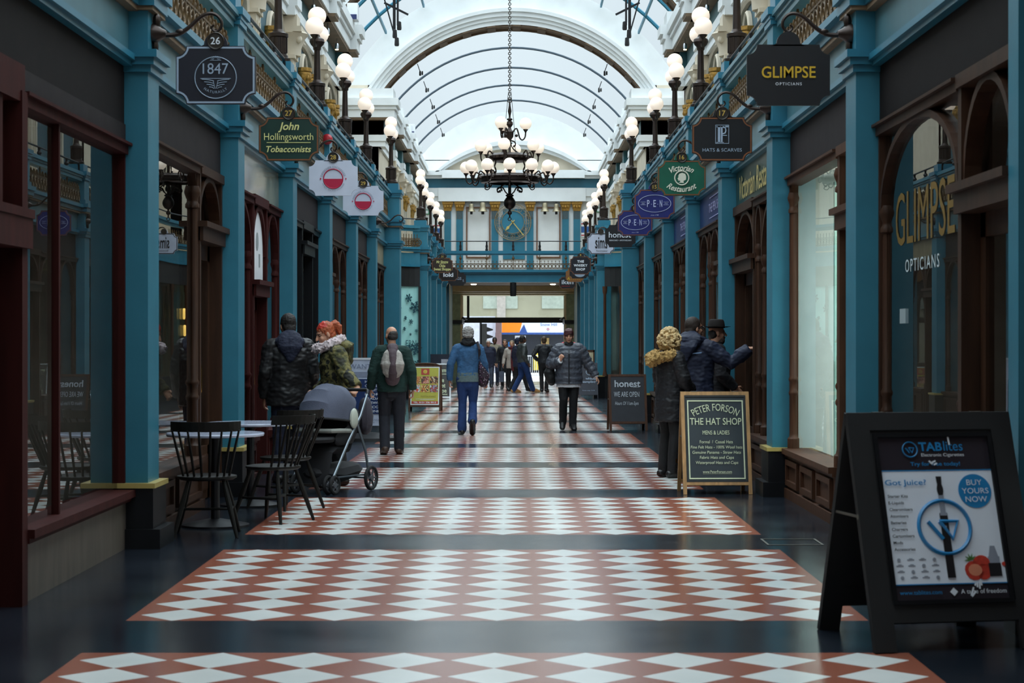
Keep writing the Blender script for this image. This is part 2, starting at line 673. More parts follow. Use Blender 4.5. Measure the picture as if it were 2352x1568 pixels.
def fascia(s, k, y0, y1):
    m = MB()
    m.box(s*2.70, y0-.02, 3.02, s*2.95, y1+.02, 3.44)
    trim(m, FAC.get((s, k), FASC))
    m = MB()
    m.box(s*2.67, y0-.02, 3.52, s*2.95, y1+.02, 3.84)
    trim(m, TEALP)
    m = MB()
    m.box(s*2.64, y0-.02, 3.44, s*2.95, y1+.02, 3.475)
    m.box(s*2.61, y0-.02, 3.475, s*2.95, y1+.02, 3.52)
    m.box(s*2.585, y0-.02, 3.87, s*2.95, y1+.02, 3.94)
    m.box(s*2.53, y0-.02, 3.94, s*2.95, y1+.02, 4.0)
    m.box(s*2.60, y0-.02, 3.835, s*2.95, y1+.02, 3.87, 1)
    trim(m, [TEALB, BROWNS])

for k, y0, y1 in bays:
    for s in (-1, 1):
        fascia(s, k, y0, y1)

# shop ceilings / gallery deck
mb = MB()
for s in (-1, 1):
    mb.box(s*2.72, -8, 3.85, s*6.4, 41.5, 3.98)
    mb.box(s*3.7, 41.5, 3.85, s*6.4, 53.7, 3.98)
    mb.box(s*2.72, 53.7, 3.85, s*6.4, YEND, 3.98)
struct('trim_70', mb, CREAMD)

# ------------------------------------------------------------------ upper gallery walls
def gallery_wall(side, s):
    m = MB()
    m.box(s*3.72, -8, 3.98, s*4.0, 41.6, 8.5)
    m.box(s*3.72, 53.6, 3.98, s*4.0, YEND, 8.5)
    m.box(s*4.75, 41.4, 3.98, s*5.0, 53.8, 8.5)
    m.box(s*3.72, 41.4, 3.98, s*5.0, 41.62, 8.5)
    m.box(s*3.72, 53.6, 3.98, s*5.0, 53.82, 8.5)
    struct('wall_' + side, m, CREAM)
for side, s in (('left', -1), ('right', 1)):
    gallery_wall(side, s)

def entablature(s, y0, y1, X, breaks=()):
    """architrave, dark green frieze and deep cornice; breaks: stretches that step forward"""
    m = MB()
    for a, b, d in [(y0, y1, 0)] + [(p, q, .14) for p, q in breaks]:
        m.box(s*(X-.06-d), a, 6.80, s*(X+.05), b, 6.95)
        m.box(s*(X-.10-d), a, 6.95, s*(X+.05), b, 7.12)
        m.box(s*(X-.02-d), a, 7.12, s*(X+.05), b, 7.52, 1)
        m.box(s*(X-.30-d), a, 7.52, s*(X+.05), b, 7.58, 2)
        m.box(s*(X-.33-d), a, 7.58, s*(X+.05), b, 7.80)
        m.box(s*(X-.38-d), a, 7.80, s*(X+.05), b, 7.90)
        m.box(s*(X-.44-d), a, 7.90, s*(X+.05), b, 8.10)
        m.box(s*(X-.30-d), a, 8.10, s*(X+.05), b, 8.38)
    trim(m, [WHITEP, FRIEZE, BROWNS])
for s in (-1, 1):
    entablature(s, -8, 41.4, 3.72, [(PIL[k][0]-.12, PIL[k][0]+.54, ) for k in range(1, 7)] + [(40.75, 41.55)])
    entablature(s, 53.7, YEND, 3.72, [(53.6, 54.4)] + [(PIL[k][0]-.12, PIL[k][0]+.54) for k in range(9, 12)])
    # returns of the central bay, facing along the arcade
    m = MB()
    for za, zb, d, mi in ((6.80, 6.95, .06, 0), (6.95, 7.12, .1, 0), (7.12, 7.52, .02, 1), (7.52, 7.58, .3, 2), (7.58, 7.8, .33, 0), (7.8, 7.9, .38, 0), (7.9, 8.1, .44, 0), (8.1, 8.38, .3, 0)):
        m.box(s*(3.72-d-.14), 53.62-d, za, s*4.76, 53.62, zb, mi)
    trim(m, [WHITEP, FRIEZE, BROWNS])

def gallery_bay(s, yp, y0, y1, deco=True):
    """cream pilaster at yp, and between y0 and y1 an arched teal window with gilt capitals"""
    X = 3.72
    trim_n[0] += 1
    e = empty('trim_%d' % trim_n[0], (s*X, yp, 3.98), kind='structure')
    m = MB()
    m.box(s*(X-.2), yp-.05, 3.98, s*X, yp+.47, 4.3)
    m.box(s*(X-.15), yp, 4.3, s*X, yp+.42, 6.1)
    m.box(s*(X-.17), yp+.06, 4.5, s*(X-.15), yp+.12, 6.0)
    m.box(s*(X-.17), yp+.30, 4.5, s*(X-.15), yp+.36, 6.0)
    m.box(s*(X-.19), yp-.04, 6.1, s*X, yp+.46, 6.16)
    m.lathe([(.2, 6.16), (.21, 6.3), (.27, 6.45), (.33, 6.52), (.3, 6.55)], (s*(X-.06), yp+.21, 0), 12)
    for t in (-.16, -.05, .06, .17):
        m.ell((s*(X-.24), yp+.21+t, 6.42), (.06, .055, .07), 8, 6)
    m.box(s*(X-.3), yp-.1, 6.53, s*X, yp+.52, 6.62)
    m.box(s*(X-.22), yp-.03, 6.62, s*X, yp+.45, 6.82)
    m.build('stone_pilaster', CREAM, e)
    a, b = y0 + .35, y1 - .35
    mid = (a + b) / 2
    wd = (b - a) / 2
    m = MB()
    m.box(s*(X-.02), a, 4.35, s*X, b, 6.05)
    n = 14
    m.prism([(s*(X-.02), mid - wd*math.cos(math.pi*i/n), 6.05 + .62*math.sin(math.pi*i/n)) for i in range(n+1)], (s*.02, 0, 0))
    m.build('teal_panel', TEALD, e)
    m = MB()
    for q in (a, mid - .42, mid + .42, b):
        m.box(s*(X-.1), q-.06, 4.1, s*X, q+.06, 5.95)
    m.tube([(s*(X-.05), mid - wd*math.cos(math.pi*i/n), 6.05 + .62*math.sin(math.pi*i/n)) for i in range(n+1)], (.06, .05), 6)
    m.tube([(s*(X-.05), mid - .42*math.cos(math.pi*i/n), 6.05 + .45*math.sin(math.pi*i/n)) for i in range(n+1)], (.05, .04), 6)
    m.build('window_frame', CREAM, e)
    for q in (mid - .42, mid + .42):
        m = MB()
        m.lathe([(.06, 5.75), (.07, 5.85), (.1, 6.0), (.14, 6.1), (.13, 6.14), (.15, 6.16), (.15, 6.22)], (s*(X-.1), q, 0), 10)
        for t in range(5):
            an = math.pi * t / 4
            m.ell((s*(X-.1-.11*math.sin(an)), q + .11*math.cos(an), 6.05), (.035, .035, .05), 6, 5)
        m.build('gilt_capital', GOLD, e)

for s in (-1, 1):
    for k in list(range(3, 7)) + list(range(9, 12)):
        y0 = PIL[k][0] + .42
        y1 = PIL[k+1][0] if k + 1 < len(PIL) else YEND
        gallery_bay(s, PIL[k][0], y0, y1)

# ------------------------------------------------------------------ glazed vault
def arc_pts(half, spring, apex, n=28, X0=0.):
    rise = apex - spring
    Rr = (half*half + rise*rise) / (2*rise)
    zc = apex - Rr
    a0 = math.asin(min(1, half / Rr))
    if rise > half:
        a0 = math.pi - a0
    return [(X0 + Rr*math.sin(-a0 + 2*a0*i/n), zc + Rr*math.cos(-a0 + 2*a0*i/n)) for i in range(n+1)]

def vault_glass():
    m = bpy.data.materials.new('milky_roof_glass')
    m.use_nodes = True
    n = m.node_tree.nodes
    l = m.node_tree.links
    n.clear()
    o = n.new('ShaderNodeOutputMaterial')
    tr = n.new('ShaderNodeBsdfTransparent')
    tr.inputs[0].default_value = (.93, .96, .97, 1)
    tl = n.new('ShaderNodeBsdfTranslucent')
    nz = n.new('ShaderNodeTexNoise')
    nz.inputs['Scale'].default_value = .5
    cr = n.new('ShaderNodeMapRange')
    cr.inputs['To Min'].default_value = .04
    cr.inputs['To Max'].default_value = .12
    l.new(nz.outputs['Fac'], cr.inputs['Value'])
    tl.inputs[0].default_value = (.9, .93, .95, 1)
    mx = n.new('ShaderNodeMixShader')
    l.new(cr.outputs[0], mx.inputs[0])
    l.new(tr.outputs[0], mx.inputs[1])
    l.new(tl.outputs[0], mx.inputs[2])
    l.new(mx.outputs[0], o.inputs[0])
    return m
VGLASS = vault_glass()
MAIN = arc_pts(3.7, 8.37, 10.27)
MIDV = arc_pts(4.75, 8.3, 11.35)

def vault(mb, prof, y0, y1, n0=0, n1=None, mi=0):
    n1 = n1 if n1 is not None else len(prof) - 1
    for i in range(n0, n1):
        (xa, za), (xb, zb) = prof[i], prof[i+1]
        mb.add([(xa, y0, za), (xb, y0, zb), (xb, y1, zb), (xa, y1, za)], [(0, 1, 2, 3)], mi, True)
mb = MB()
vault(mb, MAIN, 6, 41.5)
vault(mb, MAIN, 54.3, YEND)
vault(mb, MIDV, 41.5, 53.7)
struct('ceiling', mb, VGLASS)
mb = MB()
vault(mb, MAIN, -8, 6)
struct('ceiling_light_blocker', mb, CREAM)  # unseen solid stretch, added to keep roof light off the foreground

RIB = M('roof_rib', '#3c4b57', .5, var=.1)
def rib(prof, y, r, mat, wd=None):
    m = MB()
    m.tube([(x, y, z) for x, z in prof], [(r, wd or r)] * len(prof), 6, xref=None)
    trim(m, mat)
for k in (0, 1, 2, 3, 4, 5, 6, 9, 10, 11, 12):
    rib([(x, z - .04) for x, z in MAIN], PIL[k][0] + .2, .035, RIB)
# bars of the central skylight
TEALBAR = M('skylight_bar', '#1f6d86', .5)
for i in (5, 8, 11, 14, 17, 20, 23):
    m = MB()
    x, z = MIDV[i]
    m.bar((x, 41.5, z - .05), (x, 53.6, z - .05), .05, .08)
    trim(m, TEALBAR)
for y in (44.5, 47.6, 50.7):
    rib([(x, z - .06) for x, z in MIDV], y, .05, TEALBAR)

def big_arch(y, ya, spring_half=3.7):
    """wide plaster arch: moulded front and coffered brown underside; y front, ya back"""
    inner = arc_pts(3.64, 8.3, 10.18, 36)
    outer = arc_pts(4.05, 8.3, 10.62, 36)
    trim_n[0] += 1
    e = empty('trim_%d' % trim_n[0], (0, y, 8.3), kind='structure')
    n = len(inner)
    m = MB()
    lv = [(0, 0.), (.28, 0.), (.28, -.05), (.5, -.05), (.5, -.11), (.78, -.11), (.78, -.17), (1, -.17), (1, .1)]
    for (t0, d0), (t1, d1) in zip(lv[:-1], lv[1:]):
        for i in range(n-1):
            q = []
            for j, t, d in ((i, t0, d0), (i+1, t0, d0), (i+1, t1, d1), (i, t1, d1)):
                q.append((inner[j][0]*(1-t) + outer[j][0]*t, y + d, inner[j][1]*(1-t) + outer[j][1]*t))
            m.add(q, [(0, 1, 2, 3)])
    for i in range(n-1):   # back face
        q = [(p[0], ya, p[1]) for p in (inner[i], inner[i+1], outer[i+1], outer[i])]
        m.add(q, [(3, 2, 1, 0)])
        q = [(outer[i][0], y+.1, outer[i][1]), (outer[i+1][0], y+.1, outer[i+1][1]), (outer[i+1][0], ya, outer[i+1][1]), (outer[i][0], ya, outer[i][1])]
        m.add(q, [(0, 1, 2, 3)])
    m.build('moulded_front', WHITEP, e)
    m = MB()
    for i in range(n-1):
        m.add([(inner[i][0], y, inner[i][1]), (inner[i][0], ya, inner[i][1]), (inner[i+1][0], ya, inner[i+1][1]), (inner[i+1][0], y, inner[i+1][1])], [(0, 1, 2, 3)])
    low = arc_pts(3.60, 8.3, 10.13, 36)
    for yy in (y + .03, ya - .13):
        for i in range(n-1):
            m.add([(low[i][0], yy, low[i][1]), (low[i][0], yy+.1, low[i][1]), (low[i+1][0], yy+.1, low[i+1][1]), (low[i+1][0], yy, low[i+1][1])], [(0, 1, 2, 3)])
            m.add([(low[i][0], yy, low[i][1]), (low[i+1][0], yy, low[i+1][1]), (inner[i+1][0], yy, inner[i+1][1]), (inner[i][0], yy, inner[i][1])], [(0, 1, 2, 3)])
    for i in range(0, n-1, 3):
        a, b = inner[i], inner[i+1]
        m.prism([(a[0], y, a[1]), (b[0], y, b[1]), (low[i+1][0], y, low[i+1][1]), (low[i][0], y, low[i][1])], (0, ya - y, 0))
    m.build('coffered_underside', M('brown_coffer', '#5f4a36', .7, var=.25, bump=.2, bscale=12), e)
big_arch(40.7, 41.5)
big_arch(53.6, 54.5)
# plaster wall above the far arch of the central bay
mb = MB()
outer = arc_pts(4.05, 8.3, 10.62, 28)
for i in range(28):
    mb.add([(outer[i][0], 53.68, outer[i][1]), (outer[i+1][0], 53.68, outer[i+1][1]), (MIDV[i+1][0], 53.68, MIDV[i+1][1]), (MIDV[i][0], 53.68, MIDV[i][1])], [(0, 1, 2, 3)])
struct('wall_above_arch', mb, WHITEP)

# ------------------------------------------------------------------ end wall with the clock
def pb(mb, x0, x1, z0, z1, d, mi=0, y=YEND):
    mb.box(x0, y - d, z0, x1, y, z1, mi)
mb = MB()
mb.box(-4.2, YEND, 4.0, 4.2, YEND+.3, 8.4)
mb.prism([(-3.7, YEND, 8.37)] + [(x, YEND, z) for x, z in MAIN] + [(3.7, YEND, 8.37)], (0, .3, 0))
struct('wall_front', mb, WHITEP)
mb = MB()
for x in (-2.54, -2.08, -.71, .65, 2.02, 2.46):
    pb(mb, x-.13, x+.13, 4.0, 6.42, .1)
pb(mb, -.4, .45, 4.55, 6.5, .06)
mb.box(-3.7, YEND-.06, 7.3, 3.7, YEND, 7.66)
trim(mb, TEALB)
mb = MB()
for x in (-2.54, -2.08, -.71, .65, 2.02, 2.46):
    for j in range(5):
        pb(mb, x-.11+.05*j-.012, x-.11+.05*j+.012, 6.1, 6.42, .112, 0)
trim(mb, IRON)
for x in (-2.54, -2.08, -.71, .65, 2.02, 2.46):
    m = MB()
    m.prism([(x-.14, YEND-.12, 6.42), (x+.14, YEND-.12, 6.42), (x+.19, YEND-.17, 6.68), (x-.19, YEND-.17, 6.68)], (0, .12, 0))
    pb(m, x-.21, x+.21, 6.68, 6.78, .2)
    for j in range(3):
        m.ell((x-.1+.1*j, YEND-.16, 6.58), (.045, .04, .06), 8, 6)
    trim(m, GOLD)
mb = MB()   # entablature and segmental pediment
pb(mb, -3.7, 3.7, 6.78, 6.98, .16)
pb(mb, -3.7, 3.7, 6.98, 7.3, .22)
pb(mb, -2.9, 2.8, 6.78, 7.3, .26)
pb(mb, -3.7, 3.7, 7.66, 7.78, .3)
pb(mb, -3.7, 3.7, 7.78, 7.95, .42)
pb(mb, -2.75, 2.75, 7.66, 7.97, .5)
trim(mb, WHITEP)
mb = MB()
pin, pout = arc_pts(2.75, 7.93, 8.82, 24), arc_pts(3.02, 7.9, 9.12, 24)
for (t0, t1, d) in ((0, .45, .3), (.45, 1, .42)):
    for i in range(24):
        q = []
        for j, t in ((i, t0), (i+1, t0), (i+1, t1), (i, t1)):
            q.append((pin[j][0]*(1-t)+pout[j][0]*t, YEND-d, pin[j][1]*(1-t)+pout[j][1]*t))
        mb.prism(q, (0, d, 0))
trim(mb, WHITEP)
mb = MB()
mb.prism([(x, YEND-.04, z) for x, z in pin], (0, .04, 0))
trim(mb, CREAM)
FRAMEB = M('panel_frame_brown', '#6d4a33', .5)
for x in (-1.36, 1.36):
    m = MB()
    a, b, c, d = x-.47, x+.47, 4.6, 6.58
    m.ring([(a, YEND-.07, c), (b, YEND-.07, c), (b, YEND-.07, d), (a, YEND-.07, d)], [(a+.05, YEND-.07, c+.05), (b-.05, YEND-.07, c+.05), (b-.05, YEND-.07, d-.05), (a+.05, YEND-.07, d-.05)], (0, .07, 0))
    trim(m, FRAMEB)

# hanging bells under the entablature
BELL = M('old_bell_metal', '#9a8f76', .4, metal=.6, var=.2)
for i, (x, q) in enumerate(((-1.62, .85), (-1.18, 1.), (1.22, .95), (1.66, .85))):
    lab = ['leftmost of the four bells over the clock wall, above the left white panel', 'bell second from the left over the clock wall, the biggest',
           'bell third from the left over the clock wall, right of the clock', 'rightmost of the four bells over the clock wall, above the right white panel'][i]
    e = empty('bell', (x, YEND-.3, 6.3), label=lab, cat='bell', group='bells on the clock wall')
    m = MB()
    m.lathe([(.0, .36*q), (.08*q, .35*q), (.1*q, .3*q), (.105*q, .2*q), (.13*q, .08*q), (.19*q, 0), (.17*q, 0.)], (x, YEND-.3, 6.38), 16)
    m.build('bell_body', BELL, e)
    m = MB()
    m.lathe([(.05*q, 0), (.06*q, .04), (.05*q, .14)], (x, YEND-.3, 6.27), 10)
    m.build('clapper', BLACKM, e)
    m = MB()
    m.bar((x, YEND-.3, 6.7), (x, YEND, 6.72), .05, .05)
    m.build('bracket', BLACKM, e)

# signs on the end wall beside the lamps
GREENS = M('exit_green', '#1f7a52', .4)
for x, z, nm in ((-3.45, 6.38, 'left'), (3.42, 6.46, 'right')):
    m = MB()
    m.box(x-.22, YEND-.05, z-.09, x+.22, YEND, z+.09)
    m.box(x-.02, YEND-.055, z-.06, x+.16, YEND-.05, z+.06, 1)
    m.box(x-.17, YEND-.055, z-.06, x-.07, YEND-.05, z+.06, 1)
    tag(m.build('exit_sign', [GREENS, WHITE]), 'small green exit sign on the far wall, %s of the clock' % nm, 'sign', 'exit signs on the far wall')
for x, z, nm in ((-2.97, 5.63, 'left'), (2.8, 5.7, 'right')):
    m = MB()
    m.box(x-.17, YEND-.04, z-.28, x+.17, YEND, z+.28)
    m.box(x-.17, YEND-.045, z-.12, x+.17, YEND-.04, z+.12, 1)
    m.box(x-.17, YEND-.045, z+.2, x+.17, YEND-.04, z+.24, 2)
    m.box(x-.17, YEND-.045, z-.24, x+.17, YEND-.04, z-.2, 2)
    tag(m.build('notice_panel', [WHITE, M('notice_blue', '#2a5a9a', .4), REDP]), 'small white blue and red notice on the far wall, %s of the clock' % nm, 'notice', 'notices on the far wall')

# the clock
e = empty('wall_clock', (0, YEND-.12, 5.98), label='round skeleton clock with gilt numerals and hands on the far wall', cat='clock')
cx, cz = -.02, 5.98
m = MB()
m.lathe([(.5, 0), (.5, .03)], (cx, YEND-.1, cz), 40, ax=(0, -1, 0))
m.build('dial', TEALB, e)
m = MB()
m.torus((cx, YEND-.16, cz), .70, .014, (0, 1, 0), 48)
m.torus((cx, YEND-.16, cz), .62, .008, (0, 1, 0), 48)
for i in range(60):
    a = 2*math.pi*i/60
    m.bar((cx+.62*math.sin(a), YEND-.16, cz+.62*math.cos(a)), (cx+.7*math.sin(a), YEND-.16, cz+.7*math.cos(a)), .012, .012)
m.torus((cx, YEND-.16, cz), .44, .011, (0, 1, 0), 48)
CG = M('clock_gilt', '#96815c', .5, metal=.3, var=.2)
m.build('chapter_ring', CG, e)
for i in range(1, 13):
    m = MB()
    a = 2*math.pi*i/12
    p = (cx+.54*math.sin(a), YEND-.18, cz+.54*math.cos(a))
    m.torus((p[0], YEND-.165, p[2]), .078, .008, (0, 1, 0), 16, 5)
    m.text(str(i), p, .075)
    m.build('numeral', CG, e)
def hand(name, ang, L, spade):
    m = MB()
    d = Vector((math.sin(ang), 0, math.cos(ang)))
    p = Vector((cx, YEND-.2, cz))
    m.bar(p - d*.1, p + d*L, .035, .02, up=(0, 1, 0))
    if spade:
        n = Vector((d.z, 0, -d.x))
        m.prism([p + d*(L-.16), p + d*(L-.06) + n*.06, p + d*(L+.1), p + d*(L-.06) - n*.06], (0, -.02, 0))
    m.ell(p, .045, 10, 6)
    m.build(name, GOLDL, e)
hand('hour_hand', R(221), .34, True)
hand('minute_hand', R(141), .66, False)

# ------------------------------------------------------------------ bridge across the end
e = empty('footbridge', (0, 70.9, 3.56), label='teal footbridge across the far end with gilt iron frieze and black handrail', cat='footbridge')
yb = 70.8
m = MB()
m.box(-2.5, yb, 3.54, 2.5, yb+.3, 3.98)
m.box(-2.5, yb-.06, 3.84, 2.5, yb+.3, 3.9)
m.box(-2.5, yb-.12, 3.9, 2.5, yb+.3, 4.0)
m.build('beam', TEALB, e)
m = MB()
m.box(-2.5, yb, 4.53, 2.5, yb+.12, 4.58)
m.box(-2.5, yb-.03, 4.58, 2.5, yb+.15, 4.69)
m.build('rail_beam', TEALB, e)
m = MB()
m.box(-2.5, yb+.02, 4.02, 2.5, yb+.04, 4.05)
m.box(-2.5, yb+.02, 4.20, 2.5, yb+.04, 4.23)
for i in range(37):
    x = -2.43 + .135*i
    m.torus((x, yb+.03, 4.03), .065, .013, (0, 1, 0), 10, 4, 0, 0, math.pi) if False else m.torus((x, yb+.03, 4.125), .06, .012, (0, 1, 0), 12, 4)
    m.bar((x+.0675, yb+.03, 4.02), (x+.0675, yb+.03, 4.3), .014, .014)
    m.ell((x+.0675, yb+.03, 4.31), .02, 6, 5)
for x in (-1.93, -.97, 0, .97, 1.93):
    m.bar((x, yb+.03, 3.98), (x, yb+.03, 4.53), .03, .03)
    m.ell((x, yb+.03, 4.42), (.05, .03, .06), 8, 6)
m.build('gilt_frieze', IRON, e)
m = MB()
m.tube([(-2.5, yb+.06, 5.04), (2.5, yb+.06, 5.04)], .018, 8)
m.build('handrail', BLACKM, e)
for x in (-1.93, -.97, 0, .97, 1.93):
    m = MB()
    m.lathe([(.05, 4.69), (.055, 4.74), (.035, 4.78), (.05, 4.86), (.03, 4.92), (.03, 5.03)], (x, yb+.06, 0), 8)
    m.build('baluster', BLACKM, e)
mb = MB()
mb.box(-2.5, yb+.3, 3.54, 2.5, YEND+4, 3.95)
trim(mb, BROWNS)
# black projector box under the bridge
m = MB()
m.lathe([(.1, 0), (.12, .05), (.12, .5)], (0, yb+.12, 3.03), 12)
m.box(-.06, yb+.05, 3.5, .06, yb+.2, 3.56)
tag(m.build('pendant_spotlight', BLACK), 'black cylinder spotlight hanging under the middle of the footbridge', 'spotlight')
# ------------------------------------------------------------------ shopfronts
win_n = [0]
door_n = [0]
def arch_band(m, s, ya, yb, zs, zt, wd, x0, x1, n=16, mi=0):
    c, a = (ya + yb)/2, (yb - ya)/2
    b = zt - zs
    o = [(c - a*math.cos(math.pi*i/n), zs + b*math.sin(math.pi*i/n)) for i in range(n+1)]
    q = [(c - (a-wd)*math.cos(math.pi*i/n), zs + (b-wd)*math.sin(math.pi*i/n)) for i in range(n+1)]
    for i in range(n):
        m.prism([(s*x0, *o[i]), (s*x0, *o[i+1]), (s*x0, *q[i+1]), (s*x0, *q[i])], (s*(x1-x0), 0, 0), mi)
    return m

def colonnette(m, x, y, z0, z1, r=.04, mi=0):
    m.lathe([(r*1.7, z0), (r*1.7, z0+.09), (r*1.2, z0+.11), (r, z0+.14), (r, .95), (r*1.35, .97), (r*1.35, .99), (r, 1.01), (r, 1.08), (r*1.35, 1.1), (r*1.35, 1.12), (r, 1.14),
             (r*.9, z1-.2), (r*1.4, z1-.19), (r*1.4, z1-.16), (r, z1-.14), (r, z1-.12), (r*1.6, z1-.07), (r*1.7, z1-.05), (r*1.3, z1)], (x, y, 0), 10, mi)

def interior(s, y0, y1, mat, label=None):
    m = MB()
    a, b = y0 - .18, y1 + .18
    x0, x1 = 2.745, 6.2
    z0 = zf(y1) - .02
    m.quad((s*x1, a, z0), (s*x1, b, z0), (s*x1, b, 3.8), (s*x1, a, 3.8))
    m.quad((s*x0, a, z0), (s*x1, a, z0), (s*x1, a, 3.8), (s*x0, a, 3.8))
    m.quad((s*x0, b, z0), (s*x1, b, z0), (s*x1, b, 3.8), (s*x0, b, 3.8))
    m.quad((s*x0, a, 3.03), (s*x1, a, 3.03), (s*x1, b, 3.03), (s*x0, b, 3.03))
    return struct('wall_shop_%d' % win_n[0], m, mat)

def shop_window(s, a, b, zs, timber, glassm=GLASS, arch=None, mullions=(), riser='panel', risermat=None, top=2.95, head=True, flat_r=0.):
    """one glazed shop window between a and b along the aisle, sill height zs"""
    win_n[0] += 1
    e = empty('window_%d' % win_n[0], (s*2.75, (a+b)/2, 0), kind='structure')
    z0 = zf(b) - .01
    m = MB()
    for y in (a, b):
        m.box(s*2.69, y - (.04 if y == b else 0), zs, s*2.77, y + (.04 if y == a else 0), top)
    m.box(s*2.67, a, top-.03, s*2.80, b, top+.03)
    m.box(s*2.64, a, top+.03, s*2.80, b, top+.05)
    for y in mullions:
        m.box(s*2.70, y-.02, zs, s*2.745, y+.02, top)
    if arch:
        for (p, q, zz) in arch:
            arch_band(m, s, p, q, zz, top, .05, 2.69, 2.76)
            for y in (p+.03, q-.03):
                colonnette(m, s*2.735, y, zs, zz+.02, .032)
    if flat_r:
        for y, d in ((a+.05, 1), (b-.05, -1)):
            pts = [(s*2.70, y, top), (s*2.70, y + d*flat_r, top)] + [(s*2.70, y + d*(flat_r - flat_r*math.sin(t)), top - flat_r + flat_r*math.cos(t)) for t in (.2, .5, .8, 1.1, 1.4, 1.57)]
            m.prism(pts, (s*.06, 0, 0))
            colonnette(m, s*2.72, y + d*.01, zs, top - flat_r + .02, .034)
    m.build('frame', timber, e)
    m = MB()
    m.box(s*2.69, a, top+.05, s*2.8, b, 3.025)
    m.build('head_board', FASC, e)
    m = MB()
    m.quad((s*2.735, a+.02, zs), (s*2.735, b-.02, zs), (s*2.735, b-.02, top), (s*2.735, a+.02, top))
    g = m.build('glass', glassm, e)
    m = MB()
    m.box(s*2.61, a, zs-.05, s*2.9, b, zs)
    m.box(s*2.64, a, zs-.08, s*2.9, b, zs-.05)
    m.build('sill', timber, e)
    m = MB()
    if riser == 'panel':
        m.box(s*2.665, a, z0, s*2.85, b, zs-.07)
        m.box(s*2.63, a, z0, s*2.85, b, z0+.1)
        nn = max(1, round((b-a)/1.1))
        for i in range(nn):
            p = a + (b-a)*i/nn + .1
            q = a + (b-a)*(i+1)/nn - .1
            za, zb = z0+.13, zs-.1
            m.ring([(s*2.665, p, za), (s*2.665, q, za), (s*2.665, q, zb), (s*2.665, p, zb)], [(s*2.665, p+.05, za+.05), (s*2.665, q-.05, za+.05), (s*2.665, q-.05, zb-.05), (s*2.665, p+.05, zb-.05)], (s*-.03, 0, 0))
    else:
        m.box(s*2.68, a, z0, s*2.85, b, zs-.07)
    m.build('stall_riser', risermat or timber, e)
    return e

def shop_door(s, a, b, timber, header=2.3, glassm=GLASS, handle=True, top=2.95, arch=True, hinge_far=True):
    door_n[0] += 1
    z0 = zf(b)
    e = empty('door_%d' % door_n[0], (s*2.78, (a+b)/2, 0), kind='structure')
    m = MB()
    for y in (a, b):
        m.box(s*2.68, y - (.07 if y == b else 0), z0-.01, s*2.86, y + (.07 if y == a else 0), top)
    m.box(s*2.65, a, header, s*2.86, b, header+.12)
    m.box(s*2.61, a-.03, header+.12, s*2.86, b+.03, header+.17)
    m.box(s*2.66, a, top-.02, s*2.84, b, 3.03)
    if arch:
        arch_band(m, s, a+.05, b-.05, header+.17, top, .05, 2.69, 2.79)
    m.build('door_frame', timber, e)
    m = MB()
    p, q = a+.08, b-.08
    x0, x1 = 2.79, 2.84
    m.box(s*x0, p, z0+.01, s*x1, p+.12, header)
    m.box(s*x0, q-.12, z0+.01, s*x1, q, header)
    m.box(s*x0, p, z0+.01, s*x1, q, z0+.5)
    m.box(s*x0, p, header-.14, s*x1, q, header)
    m.box(s*(x0-.015), p+.18, z0+.1, s*x1, q-.18, z0+.42)
    d = m.build('door_leaf', timber, e)
    m = MB()
    m.quad((s*2.81, p+.1, z0+.45), (s*2.81, q-.1, z0+.45), (s*2.81, q-.1, header-.1), (s*2.81, p+.1, header-.1))
    m.quad((s*2.81, a+.05, header+.15), (s*2.81, b-.05, header+.15), (s*2.81, b-.05, top), (s*2.81, a+.05, top))
    m.build('door_glass', glassm, e)
    if handle:
        y = p+.07
        m = MB()
        m.tube([(s*2.79, y, z0+.95), (s*2.72, y, z0+.97), (s*2.70, y, z0+1.03), (s*2.70, y, z0+1.25), (s*2.72, y, z0+1.31), (s*2.79, y, z0+1.33)], .013, 8)
        m.build('handle', BRASS, e)
    return e

SH = {}
# ---- left side
# first bay: red framed window and panelled door
y0, y1 = 9.75, 13.83
SH['L0'] = shop_window(-1, 10.9, y1, .42, WOODR, mullions=(11.87,), riser='stone', risermat=RISER, top=2.84)
e = shop_door(-1, 9.6, 10.88, WOODR, header=2.05, top=2.84, arch=False)
m = MB()
m.box(-2.65, 10.78, -.01, -2.84, 10.9, 2.88)
m.box(-2.62, 9.6, 2.0, -2.84, 10.9, 2.2)
for yy in (10.1, 10.45):
    m.box(-2.68, yy-.03, 2.2, -2.84, yy+.03, 2.9)
m.build('door_post', WOODR, e)
interior(-1, y0, y1, INNER)
# second bay
y0, y1 = PIL[1][0]+.42, PIL[2][0]
SH['L1'] = shop_window(-1, y0, 17.0, .47, WOOD, flat_r=.16, top=2.97)
shop_door(-1, 17.02, y1, WOOD, header=2.36, top=2.97)
interior(-1, y0, y1, INNER)
